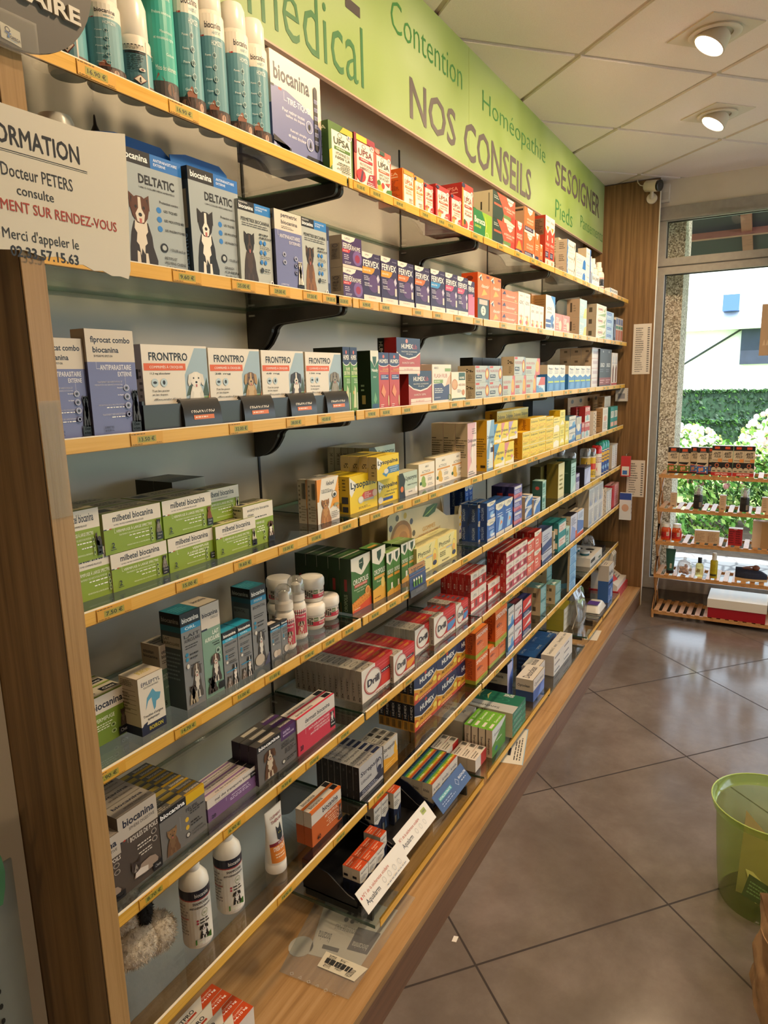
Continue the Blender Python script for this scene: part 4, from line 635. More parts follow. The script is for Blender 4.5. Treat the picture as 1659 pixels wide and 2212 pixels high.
dz('fervex_rose', ['c8708e', r(0, .6, 1, 1, PU), p([(0, .9), (.4, .88), (.6, 1), (0, 1)], 'e8e0d2'), t('FERVEX', .06, .72, .95, .85, 'f2eee6', .02), p([(0, .5), (.6, .56), (.8, .66), (0, .64)], 'd2688a'), r(.04, 0, 1, .1, 'e2d8c8')], ['1b1422'])
dz('fervexrhume', ['45285a', p([(0, .84), (.4, .8), (.6, .88), (.68, 1), (0, 1)], 'e8e0d2'), t('UPSA', .14, .88, .4, .94, '5a5464'), t('FERVEX', .04, .58, .48, .76, 'f2eee6', .02), t('RHUME', .5, .58, .92, .72, 'f2eee6', .01), p([(0, .47), (.34, .47), (.42, .57), (0, .57)], 'c8343a'), t('ADULTES', .04, .5, .28, .54, 'f0dcd4'), e(.76, .36, .24, .24, '7a5a94'), e(.76, .34, .13, .13, '9a2a4a'), g(.08, .24, .42, .42, 3, 'dcd4e4'), r(0, 0, 1, .09, 'd8ccbc'), g(.1, .12, .5, .2, 2, 'dcd4e4')], ['a89c88', r(.5, .25, .9, .75, '8a7f6e'), ring(.7, .68, .12, .05, '4a4658', .2), g(.58, .3, .84, .6, 4, '6a6258'), r(.1, .3, .16, .7, '4a4438')], ['b8ac98'])
dz('vitascorb_big', ['dc7a34', p([(.05, .8), (.3, .96), (.4, .7)], 'e8e0d0'), t('Vitascorbol', .24, .44, .95, .58, 'f0e6d8', .012, 0, .2), p([(.3, .1), (.5, .4), (.8, .2)], 'e8b04a'), r(.7, .84, .96, .94, '7a2a1a'), p([(.15, .8), (.32, .9), (.26, .66)], '2a3050')], ['cc4f14', e(.5, .78, .22, .1, '7a2c0c'), r(.1, .52, .9, .53, 'a83c0c')], ['b84a18'])
dz('vitascorb_green', ['2c4a48', r(.14, .72, .86, .94, 'd8b8a8'), e(.5, .45, .22, .22, 'd8d4c8'), t('2', .42, .36, .58, .54, '3a4a48', .01), r(.1, .06, .9, .14, '46605e')], ['cc4f14'])
dz('vitascorb_small', ['dc7438', p([(.04, .55), (.18, .92), (.26, .6)], '2a3050'), t('Vitascorbol', .2, .4, .84, .62, 'f0e2d0', .01, 0, .2), r(0, 0, 1, .1, 'e8a070'), ring(.82, .22, .1, .12, '4a3a20', .2, 12, 'e0a85a')], ['c05a24'], ['d86a30'])
dz('azinc', ['ece4d4', t('ARKO', .24, .88, .8, .92, '666'), t('AZINC', .16, .66, .84, .76, '3a3834', .01), p([(.3, .1), (.5, .4), (.7, .14), (.9, .36), (.8, .02), (.3, .02)], 'e8b04a'), t('FORME', .2, .28, .7, .34, 'c84a3a'), e(.4, .14, .2, .06, 'd0573a')], ['d8cdb8'], ['8aa84a'])
dz('azinc_brown', ['9a7448', g(.1, .1, .9, .9, 12, '7a5a34')])
dz('azinc_tall', ['e9e4d8', p([(.5, 1), (1, 1), (1, .62), (.85, .8)], '2f84c8'), t('AZINC', .14, .6, .66, .68, '3a3a44', .01), t('OPTIMAL', .14, .5, .66, .55, '3a3a44'), r(.02, .24, .56, .33, '2a4a90'), r(.02, .1, .56, .2, '2a4a90'), p([(.62, .06), (.9, .36), (.76, .5), (.5, .4)], '3a70b0'), e(.8, .16, .1, .08, '2a3a70')], ['9a7448', g(.1, .1, .9, .9, 12, '7a5a34')])
dz('coral_small', ['d87a68', t('AZINC', .2, .5, .6, .82, 'f0e0d0', .01), e(.76, .4, .18, .26, 'dcc0a0'), g(.2, .16, .6, .4, 2, 'f0d0c0')], ['c8a088'])
dz('aqua_yellow', ['a8c4c8', p([(.5, 0), (1, 0), (1, .6), (.7, .5)], 'd8c04a'), t('Oméga', .1, .6, .6, .76, 'f0ecd8'), g(.1, .1, .5, .4, 3, 'e8e8e0')], ['b09a82', r(.25, .3, .4, .8, '4a4034'), g(.5, .3, .7, .7, 3, '7a6e5c')], ['c0b09a'])
dz('green_leaf', ['e4e0cc', p([(.1, .05), (.9, .05), (.95, .4), (.5, .2)], '8aa85a'), ring(.4, .6, .28, .28, 'd4c07a', .14, 16), t('RESPIR', .2, .5, .6, .7, 'c0604a'), p([(.7, .5), (.95, .9), (.85, .4)], '9ab46a')], ['a89c88', r(.3, .3, .6, .7, '4a4438')], ['c8c0a8'])
dz('blue_white', ['a8c4de', r(.1, .5, .7, .85, '3a70b8'), g(.15, .15, .8, .4, 2, 'e8eef4'), t('sinus', .15, .6, .6, .74, 'e8eef4')], ['8aa0b8'])
dz('navy_thin', ['2a3658', r(.3, .2, .7, .8, '8a96b8')], ['1c2440'])
dz('blister', ['d8d4cc', r(.1, .1, .9, .5, 'c87a6a'), r(.1, .55, .9, .66, '4a9a8a'), r(.1, .72, .9, .95, '7a90c0')])
dz('teal_card', ['2f8a80', r(.1, .5, .9, .8, 'd8d4c4'), g(.15, .55, .85, .76, 3, '5a6a60'), r(.1, .1, .9, .3, 'e0a890')], ['1f6a60'])
dz('brown_hang', ['a07c54', r(.15, .35, .85, .75, 'b89468'), e(.5, .88, .16, .06, '3a3430'), g(.2, .4, .8, .7, 4, '5a4630')], ['8a6a44'])
dz('red_hang', ['b8383a', r(0, 0, 1, .42, 'd8d0c8'), p([(.2, .1), (.8, .1), (.6, .5), (.3, .4)], '8ab0b8'), r(.08, .7, .92, .92, 'e0b8b0'), g(.12, .72, .88, .9, 2, '8a2a2a')], ['96262a'])
dz('compeed', ['4a78b8', p([(0, .5), (1, .7), (1, 1), (0, 1)], 'b8b4a8'), e(.5, .55, .3, .16, 'dcd8cc'), r(.05, .04, .95, .24, 'c8b87a')], ['24408a'])
dz('dots', ['c4a88a', [e(.28 + .4 * (i % 2), .9 - i * .085, .12, .03, '3a2c24', 8) for i in range(10)]], ['ded8cc'])
dz('epitact', ['e0d4c4', r(.1, .72, .9, .92, 'cfc4b4'), e(.5, .55, .3, .12, 'd8a08a'), g(.15, .1, .85, .4, 5, '8a7464')], ['a8845c', g(.2, .2, .8, .85, 7, '6a4e30')])
dz('navy_big', ['1c2b40', g(.2, .3, .8, .6, 4, '4a5c74')])
dz('boule_poils', ['4b4038', r(0, .68, 1, 1, 'bdb3a6'), t('biocanina', .12, .83, .92, .93, NV, .03), t('SPHÈRE DIGESTIVE', .26, .76, .92, .81, '3a3230', .008), t('BOULES DE POILS', .26, .6, .98, .66, 'e4dcd0', .012), r(.2, .62, .205, .68, 'ddd'), r(.0, .665, .06, .685, NV), r(.1, .665, .15, .685, 'b03020'), pests(.86, .54, 2, .1, 'd8d0c4', '5a4e46', .07, .035), g(.3, .44, .76, .52, 2, 'd8d0c4', 1), g(.3, .34, .76, .41, 2, 'd8d0c4', 1), pet(.18, .09, .72, .26, '9a8676', 'd8ccc0', '3a2e2a', 1, 1), r(.74, .02, 1, .13, BK), t('Chats', .79, .055, .95, .095, 'fff', .02)], ['6a5e54'], ['9d948a', t('biocanina', .14, .62, .9, .84, NV, .03), t('SPHÈRE DIGESTIVE', .3, .3, .9, .45, '3a3230', .006)])
dz('felipil', ['6f6d6a', r(0, .82, .58, 1, BK), r(.58, .80, 1, 1, 'd8ae18'), t('biocanina', .03, .855, .55, .95, 'fff', .025), t('FÉLIPIL', .56, .66, .84, .75, '1f2024', .012), r(.42, .36, .425, .66, '999'), e(.57, .5, .04, .05, 'd8b030'), e(.57, .33, .04, .05, 'd8b030'), ring(.57, .17, .05, .06, '1f2024', .3, 14, 'c8c4b8'), g(.64, .56, .98, .66, 2, '1f2024'), g(.64, .3, .9, .42, 2, '1f2024'), t('6 COMPRIMÉS', .66, .18, .9, .22, '1f2024'), t('CHAT ET CHATTE', .66, .1, .96, .14, '1f2024'), pet(.06, .03, .34, .54, '6a4a30', '7a5a3c', '8a6844')], ['4a4844', g(.2, .2, .8, .8, 5, '7a7668')], ['57554f', r(.58, 0, 1, .3, 'b89014'), r(.3, .3, .56, .9, 'a08a3a'), g(.02, .1, .3, .9, 3, 'a8a294'), t('biocanina', .66, .38, .96, .8, 'c8c4bc', .015)])
dz('transport', ['71507f', r(0, .6, 1, 1, 'd3cac0'), t('mal des transports biocanina', .14, .7, .95, .86, NV, .02), t('50 MG COMPRIMÉS', .15, .63, .42, .665, '333'), t('ANTI-NAUSÉEUX', .45, .42, .8, .5, 'e6dcee', .012), g(.42, .25, .84, .38, 2, 'd8cce4'), r(.34, .4, .345, .56, 'c8b8d4'), r(.84, .56, 1, .8, BK), t('Chiens', .86, .66, .98, .72, 'fff'), t('20', .06, .08, .14, .24, NV, .02)], ['5a3f68', r(0, .62, 1, 1, 'b8ada4')], ['c9bfb8', r(0, .6, 1, .85, '84608f'), t('mal des transports biocanina', .2, .15, .8, .48, NV, .012), r(.85, 0, 1, 1, BK)])
dz('gastro', ['62605f', r(0, .84, .58, 1, BK), r(.58, .72, 1, 1, '4d2f62'), t('biocanina', .04, .87, .55, .96, 'fff', .025), t('GASTRO', .64, .88, .82, .94, 'd8c8e4'), t('ENTÉROLOGIE', .64, .8, .92, .86, 'd8c8e4'), t('GASTRO', .58, .6, .78, .67, '1f2024', .01), t('ENTERICANIS', .58, .52, .92, .59, '1f2024', .01), g(.66, .34, .98, .48, 4, '1f2024'), ring(.62, .16, .045, .06, '1f2024', .3, 14, 'c8c4b8'), g(.7, .12, .98, .22, 2, '1f2024'), pet(.1, .04, .36, .74, '5a3a24', 'c8b8a0', '4a2c1c', 0)], ['2e2234', g(.1, .1, .9, .5, 6, '4a3c50')], ['4a4744', r(.62, 0, 1, .5, '4a2c5e'), r(.16, .3, .5, .75, 'b8b0a0'), t('biocanina', .68, .5, .96, .85, 'c8c4bc', .015)])
dz('dermatt', ['c4304a', r(0, .62, 1, 1, 'd5cdc4'), t('dermatt biocanina', .2, .75, .86, .87, NV, .02), t('0,375 MG / 1,075 MG COMPRIMÉS PELLICULÉS', .2, .67, .74, .70, '333'), t('ANTI-INFLAMMATOIRE', .28, .5, .84, .565, 'f0dcdc', .012), t('STÉROÏDIEN ET', .42, .41, .84, .475, 'f0dcdc', .012), t('ANTIHISTAMINIQUE', .32, .32, .84, .385, 'f0dcdc', .012), r(.2, .46, .205, .6, 'e8c8cc'), pet(.84, .24, .16, .32, '1f1c1c', 'e0d8d0', '2a2422'), r(.86, .1, 1, .26, BK), t('Chiens', .88, .17, .98, .21, 'fff'), t('20', .05, .1, .13, .24, NV, .02)], ['a0283c', r(0, .62, 1, 1, 'b0a89c')], ['cfc7be', r(0, 0, 1, .25, 'c8344c'), t('dermatt biocanina', .08, .4, .5, .75, NV, .015), r(.8, .3, .97, .9, BK)])
dz('epileptyl', ['ddd4c4', r(0, 0, 1, .16, '1c2440'), t('ÉPILEPTYL', .12, .84, .88, .92, '1f2a44', .012), t('SOLUTION BUVABLE', .2, .79, .8, .82, '555'), p([(.22, .42), (.3, .62), (.5, .72), (.56, .74), (.66, .66), (.86, .62), (.8, .52), (.66, .5), (.62, .4), (.55, .36), (.52, .44), (.48, .6), (.34, .56)], '5a9cb8'), t("Troubles d'origine", .1, .28, .9, .34, '2a2c34'), t('épileptique', .26, .22, .74, .275, '2a2c34'), p([(.04, .16), (.22, .16), (.26, .22), (.1, .2)], '1c2440'), t('BOIRON', .3, .05, .86, .12, 'c8b83a', .02)], ['cdc2ae', r(0, 0, 1, .16, '1c2440'), g(.08, .85, .8, .96, 4, '4a4438'), [r(.1, y, .85, y + .008, '6a6252') for y in (.78, .7, .62, .54, .46, .38)], g(.1, .42, .55, .76, 6, '6a6252')], ['d0c5b2', t('BOIRON', .3, .3, .8, .6, 'b8a83a', .02)])
dz('otostan', ['6f9080', r(0, .62, 1, 1, 'cfc6ba'), t('otostan', .12, .86, .75, .91, NV, .022), t('biocanina', .12, .79, .9, .84, NV, .022), g(.12, .7, .85, .76, 2, '444'), r(.6, .58, 1, .66, BK), t('ANTIPARASITAIRE', .1, .5, .95, .54, 'dfe8e0'), t('EXTERNE LOCAL', .1, .45, .85, .49, 'dfe8e0'), t('TRAITEMENT DE', .35, .36, .9, .395, 'cfdcd2'), t('LA GALE AURICULAIRE', .2, .31, .9, .345, 'cfdcd2'), t('5', .1, .05, .2, .12, NV, .02)], ['a08c78', t('otostan', .1, .86, .7, .91, NV, .02), t('biocanina', .1, .79, .9, .84, NV, .02), r(0, 0, 1, .62, '566e62')], ['a8a094', g(.1, .3, .9, .7, 2, '333')])
SG = '7e7f80'
def orl(ttl, sub, band, photo):
    return [SG, r(0, .87, 1, 1, BK), r(0, .81, 1, .87, band), t('biocanina', .08, .90, .92, .955, 'f0ece4', .03), t(sub, .2, .825, .74, .855, 'dcecf2')] + [t(s, .12, .74 - .045 * i, .92, .775 - .045 * i, '1f2024', .01) for i, s in enumerate(ttl)] + [g(.15, .62, .9, .67, 2, '333'), [e(.2, y, .08, .02, '2f84a8', 10) for y in (.57, .52)], g(.35, .5, .9, .58, 2, '333'), g(.35, .4, .95, .46, 2, '333'), e(.2, .45, .07, .025, 'd8d4cc')] + photo
OS = ['3a4448', r(0, .87, 1, 1, '0e0e12'), r(0, .81, 1, .87, '1d5a6a'), t('biocanina', .08, .90, .92, .95, '8a8a88', .02), r(.08, .64, .94, .76, 'a8a090'), t('LAIT', .12, .715, .4, .745, '222'), t('AURICULAIRE', .12, .67, .88, .7, '222'), g(.1, .3, .9, .6, 7, '6a7478')]
dz('lait_gris', orl(['LAIT', 'AURICULAIRE'], 'ORL', '2a86b0', [pet(.3, .08, .6, .38, '4a4440', 'cfc8bc', '6a5a4c', 0), pet(.1, .04, .5, .2, 'a89880', 'd8ccb8', '4a3c34', 1)]), OS, ['1f6a7c', g(.15, .2, .85, .8, 4, '4a9aa8')])
dz('lait_vert', ['7a9c8a', r(0, .74, 1, 1, 'cfc6ba'), t('biocanina', .08, .87, .9, .92, NV, .025), t('OREILLE', .5, .83, .9, .855, '666'), r(0, .73, .3, .75, NV), t('LAIT', .56, .66, .9, .705, 'eef2e8', .015), t('AURICULAIRE', .14, .6, .92, .645, 'eef2e8', .015), g(.4, .53, .9, .58, 2, '222', 1), pests(.78, .47, 2, .075, 'dfe8e0', '7a9c8a', .12, .03), pet(.3, .14, .6, .32, '3a2e2a', 'd8d0c4', '6a4a38', 0), pet(.04, .04, .6, .18, '3a2e2a', 'b8a48c', '2a2220', 1), r(.68, .04, 1, .12, BK)], ['5a7468'], ['b9ae9e', t('biocanina', .2, .5, .9, .75, NV, .02)])
dz('auriculo', orl(['AURICULO-CANIS'], 'ORL', '2a9cc0', [pet(.45, .0, .5, .38, '1a1818', 'e4dcd4', '1a1818', 1), pet(.05, .0, .45, .2, '6a5a50', 'e4dcd4', '3a302a', 1), r(.1, .27, .8, .29, '2a86b0')]), ['3a4448', r(0, .87, 1, 1, '0e0e12')], ['2092b4'])
dz('biophtal', orl(['BIOPHTAL'], 'OPHTALMOLOGIE', '2a86b0', [pet(.2, .06, .6, .4, '3a3634', 'd8d2c8', '4a4440', 0), e(.35, .1, .3, .07, 'b8ac9c'), p([(.6, 0), (1, .14), (1, 0)], '4a4c68')]), ['3a4448', r(0, .88, 1, 1, '0e0e12'), r(0, .82, 1, .88, '1d4a58'), t('biocanina', .08, .905, .9, .955, '9a9a96', .02), r(.1, .6, .9, .76, '6a7070'), t('BIOPHTAL', .14, .7, .7, .74, '1f2024', .01), g(.12, .4, .9, .58, 6, '8a9090')], ['1f6a7c', g(.15, .2, .85, .8, 4, '4a9aa8')])
dz('ophta_small', orl(['SÉRUM', 'OCULAIRE'], 'OPHTA', '2a86b0', [e(.4, .14, .22, .1, 'c8bcac'), e(.66, .14, .2, .09, 'b8a898')]), ['3a4448', r(0, .87, 1, 1, '0e0e12')], ['2a2a2c', r(.15, .3, .85, .8, 'c8c0b4')])
dz('oropolis', ['3d6b28', p([(0, .78), (.2, .74), (.4, .67), (.5, .64), (.62, .67), (.82, .76), (1, .84), (1, 1), (0, 1)], 'e0dccc'), p([(.4, .92), (.62, .95), (.64, .82), (.52, .72), (.4, .8)], '24402a'), g(.43, .85, .61, .88, 1, 'dcd8c8'), t('OROPOLIS', .08, .5, .86, .6, 'eceadc', .012), r(.14, .44, .8, .495, 'c04a34'), t('ADOUCIT LA GORGE', .18, .455, .76, .482, 'f2e0cc'), t('Propolis & Gelée royale', .12, .385, .78, .42, 'd8e0c0'), t('Cœur liquide', .26, .34, .64, .37, 'd8e0c0'), p([(0, 0), (1, 0), (1, .3), (0, .18)], 'dc8a2a'), [e(.06 + .11 * i, .17 + .025 * i % .1 * .5 + .01 * i, .03, .018, 'b85a1a', 6) for i in range(9)], [e(.1 + .11 * i, .1 + .011 * i, .03, .018, 'c86a1c', 6) for i in range(9)], p([(0, 0), (1, 0), (1, .16), (0, .03)], 'd04a20'), e(.8, .3, .13, .085, 'e0a050'), e(.8, .3, .085, .055, 'c87a2a'), g(.1, .03, .4, .07, 1, 'f0d8b0')], ['1c3318', r(.35, .4, .6, .62, '7a1f1a'), t('OROPOLIS', .3, .02, .6, .34, '8a9a7a', .01, 1)], ['2a4a20', g(.2, .3, .8, .6, 1, '5a7a48'), r(0, .86, 1, 1, 'a8a898')])
dz('oropolis_slim', ['3f7028', p([(0, .76), (.3, .7), (.5, .67), (.75, .72), (1, .82), (1, 1), (0, 1)], 'e0dccc'), p([(.35, .93), (.68, .95), (.66, .83), (.5, .73), (.36, .82)], '24402a'), t('OROPOLIS', .1, .5, .94, .6, 'eceadc', .012), r(.12, .42, .9, .475, 'd8a04a'), t('Propolis', .3, .34, .7, .39, 'd8e0c0'), p([(0, 0), (1, 0), (1, .3), (0, .24)], 'e0a83a'), e(.76, .32, .14, .1, 'e4c468'), g(.1, .05, .6, .1, 1, '6a4a1a')], ['1c3318'], ['54803a', r(.2, .3, .8, .6, 'd8a04a')])
dz('oropolis_thin', ['4a7a2e', p([(0, .8), (.5, .7), (1, .84), (1, 1), (0, 1)], 'e4e0d0'), p([(.3, .95), (.76, .96), (.7, .82), (.5, .74), (.32, .82)], '24402a'), t('OROPOLIS', .1, .5, .94, .6, 'eceadc', .01), r(.1, .42, .9, .48, 'd89a3a'), r(.6, .06, .84, .28, 'eee8dc'), p([(0, 0), (1, 0), (1, .16), (0, .1)], 'd8a03a')], ['24421c'], ['7a9a52'])
dz('phytoxil', ['e0d694', p([(.7, 0), (1, 0), (1, 1), (.9, 1), (.75, .5)], 'e4cf66'), t('Phytoxil', .06, .6, .64, .82, '2a3a2a', .012), p([(.56, .84), (.7, .96), (.62, .84)], '4a7a34'), r(.1, .54, .7, .57, 'e8b84a'), ring(.84, .46, .12, .26, '8a8a9a', .08, 20), e(.84, .42, .07, .12, 'e0a050'), e(.84, .2, .1, .09, '2a3050'), g(.1, .26, .5, .46, 3, '2a3a2a'), r(.42, .5, .74, .55, 'aab0b8'), g(.2, .06, .6, .16, 1, '6a6a4a')], ['b8ae74'], ['d0c88c', g(.2, .3, .8, .7, 2, '8a8458')])
UB = '2f5fae'
def upsab(fig): return [UB, p([(0, .86), (.3, .78), (.7, .8), (1, .92), (1, 1), (0, 1)], 'e0dac6'), t('UPSA', .3, .86, .78, .95, '4a5468', .01), fig, g(.2, .56, .9, .7, 2, 'cfdcf0'), r(.04, 0, .98, .12, 'dcd2c0')]
dz('upsa_blue', upsab([p([(.3, .2), (.7, .26), (.8, .5), (.4, .46)], '8ab4e0'), r(.45, .16, .9, .3, 'd8dce4')]), ['173a78', t('DAFALGAN', .35, .1, .65, .75, 'a8bcd8', .01, 1)], ['24508f', r(0, .7, 1, .85, 'c8c0b0')])
dz('upsa_blue_tall', upsab([p([(.3, .14), (.5, .6), (.9, .5), (.7, .16)], '9ac0e4'), p([(.5, .3), (.62, .46), (.8, .36)], 'e08a5a')]), ['1a4080'], ['24508f'])
dz('upsa_violet', ['6a6aa8', r(0, .1, 1, .38, 'c47a86'), r(.1, .78, .9, .96, 'd0ccd0'), g(.1, .44, .9, .7, 3, 'd8dcec'), p([(.1, .1), (.9, .1), (.7, .3)], 'a8486a')], ['24204a', r(.5, .2, 1, .5, 'a83a34')], ['3a3468'])
dz('white_blue_small', ['d4d4d4', p([(.1, .05), (1, .05), (1, .8), (.4, .5)], '3a70b8'), p([(0, .5), (.4, .95), (0, .95)], '24488a'), g(.1, .7, .7, .9, 2, '9aa')], ['b5a283', r(.3, .3, .55, .7, '6a5e48')], ['c8c0b0', r(.3, 0, .6, 1, '3a5a8a')])
dz('teal_small', ['8fb8b0', r(.1, .55, .7, .8, '3a7a74'), g(.15, .15, .8, .45, 2, '3a5a58'), r(0, .9, 1, 1, 'b8d0c8')], ['2f5a50', e(.5, .5, .2, .12, 'b84a44')], ['a8ccc4'])
dz('betaine', ['6b6330', t('CITRATE', .2, .7, .7, .8, 'b8ac6a', .006), t('DE BÉTAÏNE', .2, .56, .86, .66, 'b8ac6a', .006), t('+ PLANTES', .28, .42, .8, .51, 'd0c890', .006), e(.12, .5, .12, .12, '8a8240')], ['4c4620'], ['57501f'])
dz('betaine_box', ['d8cf9a', r(.1, .1, .9, .8, 'ddd4a8'), g(.2, .2, .8, .7, 4, '8a8040')], ['7a6c24'], ['8a7c30'])
dz('green_box', ['a8ccc8', r(0, .9, 1, 1, '1f5240'), g(.1, .5, .9, .8, 4, '4a7a70'), p([(0, 0), (1, 0), (1, .3)], 'c8dcd8')], ['1c4434', r(.2, .6, .8, .62, '6a8a7a')], ['1a4030'])
dz('purple_small', ['b8b4d0', r(0, .5, 1, .8, '5a4a8a'), g(.1, .1, .9, .4, 3, '6a6a8a')], ['8a8094'], ['4a3a6a'])
dz('dark_lilac', ['a8acd0', p([(.2, 0), (1, 0), (1, .9), (.6, .7)], 'c8ccec'), r(0, .9, 1, 1, '2a2244')], ['191420'], ['2a2034'])
dz('white_thin', ['e2ded6', g(.2, .1, .8, .9, 10, '9a9aa0'), r(0, .94, 1, 1, 'c8c4bc')], ['b8ac98'])
dz('red_hangs', ['b8302c', r(0, 0, 1, .4, 'd8d4d0'), r(.1, .1, .6, .3, '3a6aa8')], ['8a2422'])
DR = ['d9d4ca', p([(.36, 0), (1, .0), (1, 1), (.36, 1)], 'c02a2a'), r(0, 0, 1, .1, 'd9d4ca'), r(.42, .16, .96, .2, 'd88a80')]
def drill(acc, big=1): return ['dcd6ca', p([(.42, .12), (1, .12), (1, 1), (.42, 1)], 'c02c2a'), [p([(.46, .86 - .1 * i), (.98, .86 - .1 * i), (.98, .875 - .1 * i), (.46, .875 - .1 * i)], 'd87a70') for i in range(2)], r(.52, .52, .96, .62, '2a2026'), g(.54, .54, .94, .6, 1, 'e8d8d0'), p([(.6, .16), (.8, .16), (.98, .3), (.98, .46), (.62, .42)], acc), ring(.34, .5, .28, .4, 'a82a2a', .07, 24, 'e4dfd4'), ring(.34, .5, .25, .36, 'b04a44', .04, 24), t('Drill', .16, .4, .53, .62, '1c2038', .02), g(.4, .03, .95, .08, 1, '8a4a44')]
DRL = ['a29b8e', [r(.4 + .1 * (i % 4), .06 + .045 * (i // 4), .49 + .1 * (i % 4), .1 + .045 * (i // 4), '2a2824') for i in (0, 1, 3, 4, 6, 9, 10)], g(.4, .3, .7, .62, 4, '5a564e'), r(.36, .2, .42, .7, '6a665c')]
DRT = ['a81f22', r(0, 0, .4, 1, 'a9a296'), ring(.2, .5, .12, .3, '3a3632', .2, 12), g(.45, .1, .98, .9, 4, 'c86a60'), p([(.6, .3), (.8, .3), (.86, .7), (.66, .7)], 'b8742a')]
dz('drill', drill('d03a2a'), DRL, DRT); dz('drill_honey', drill('e0962a'), DRL, DRT); dz('drill_mint', drill('4a86bc'), DRL, DRT[:-1] + [p([(.6, .3), (.8, .3), (.86, .7), (.66, .7)], '4a6a84')])
def ured(c='c8322a'): return [c, r(0, .66, 1, 1, 'ddd3c4'), t('UPSA', .3, .76, .74, .92, '6a6460', .008), p([(.5, .2), (.86, .24), (.8, .6), (.6, .56)], '7a2a24'), r(.08, .28, .4, .5, 'e0d0c4'), g(.1, .52, .5, .64, 1, 'f0d0c4'), r(0, 0, 1, .12, 'e0d6c6')]
UL = ['a8201c', t('DAFALGAN', .55, .1, .82, .8, 'd08a7a', .008, 1), r(.2, .2, .42, .44, 'd8c8b8'), r(.25, .24, .37, .4, 'a8201c')]
dz('dafalgan', ured(), UL, ['b8281f', g(.1, .3, .9, .7, 2, 'e0a090'), r(0, 0, 1, .2, 'cfc4b4')]); dz('dafalgan_pink', ured('b84a5e'), UL, ['a8281f', r(0, 0, 1, .2, 'cfc4b4')])
dz('efferalgan', ['d2604c', p([(0, .8), (.4, .74), (1, .88), (1, 1), (0, 1)], 'e0d6c2'), t('UPSA', .3, .84, .7, .92, '6a6460'), r(.2, .34, .56, .58, 'e8d8c8'), r(.26, .4, .5, .52, 'c8503c'), g(.2, .16, .8, .28, 2, 'f0c8b4')], ['9a1f1a', r(.3, .1, .5, .9, 'd0b8a0')], ['a82a20'])
dz('blue_bag_box', ['b8bcc8', p([(0, 0), (1, .1), (1, .5), (0, .3)], '3a4a7a'), g(.1, .5, .8, .8, 3, '6a7090')], ['26263a', r(0, .5, 1, 1, 'c8c4bc')], ['33406a'])
dz('teal_pack', ['2f8a8c', r(.1, .3, .96, .84, 'd8cfc4'), g(.15, .36, .8, .56, 2, 'c8604a'), t('Sterimar', .2, .62, .8, .74, 'd0705a')], ['1f6a6c', r(.2, .2, .86, .6, 'd0c0a4')], ['1f6e70'])
dz('dark_top_tall', ['c8c8d8', p([(0, 0), (.8, 0), (.8, .4), (.2, .6)], '8a9ac8'), r(.8, 0, 1, .3, 'd8604a'), g(.1, .6, .9, .9, 5, '5a6080')], ['c2b094', g(.2, .6, .8, .85, 3, '6a5e4c')], ['1f1820'])
dz('orange_base', ['c8d0e0', p([(0, .12), (1, .2), (1, .5), (0, .7)], '5a7ab8'), r(0, 0, 1, .12, 'd8502a'), g(.15, .7, .85, .92, 4, '7a80a0')], ['c8b698'], ['d0c0a8'])
dz('white_print', ['dedbd6', g(.1, .1, .9, .9, 12, '9a9aa8'), p([(.1, .1), (.6, .1), (.3, .4)], 'b8c4dc')], ['b5a78e'], ['d0c8bc'])
dz('beige_wide', ['cdbfa6', r(.06, .12, .8, .28, '3a3430')], ['baa98c', g(.1, .1, .9, .3, 1, '3a3430')], ['d0c4ac'])
dz('redwhite_thin', ['e0a8a8', r(0, 0, .3, 1, 'c02a34'), g(.4, .1, .9, .9, 8, 'c87a80')], ['b02430'])
dz('strepsils', ['b4b2b0', p([(0, .1), (1, .1), (1, .36), (.6, .26), (0, .26)], '262b40'), t('Strepsils', .06, .62, .86, .8, '20253a', .02), t('Lidocaïne', .08, .44, .5, .54, '20253a', .01), ring(.84, .56, .12, .22, '4a5068', .2, 16), e(.84, .42, .1, .12, '1f2744'), g(.1, .13, .8, .24, 2, 'b8bccc'), g(.06, .03, .5, .08, 1, '444'), e(.95, .8, .015, .015, '444')], ['15161b', r(.4, .78, .62, .86, '4a4a4c'), g(.44, .2, .6, .7, 5, '2e2f34')], ['9f9c97', t('Strepsils', .08, .2, .62, .75, '20222c', .012), r(.66, .2, .96, .8, '1f2744')])
dz('strepsils_lemon', ['c2bcb0', p([(0, 0), (1, 0), (1, .4), (.5, .36), (0, .5)], 'd8981c'), t('Strepsils', .02, .66, .84, .84, '20253a', .02), t('Citron', .04, .5, .3, .58, '20253a'), e(.84, .5, .12, .16, 'e0a82a'), p([(.74, .55), (.84, .86), (.94, .55)], 'e0a82a'), g(.1, .1, .8, .24, 2, 'f0d080')], ['7a766e'], ['a8a396', r(.36, .2, .56, .8, '2a2826'), g(.06, .2, .34, .8, 2, '4a4640'), code(.62, .2, .95, .8)])
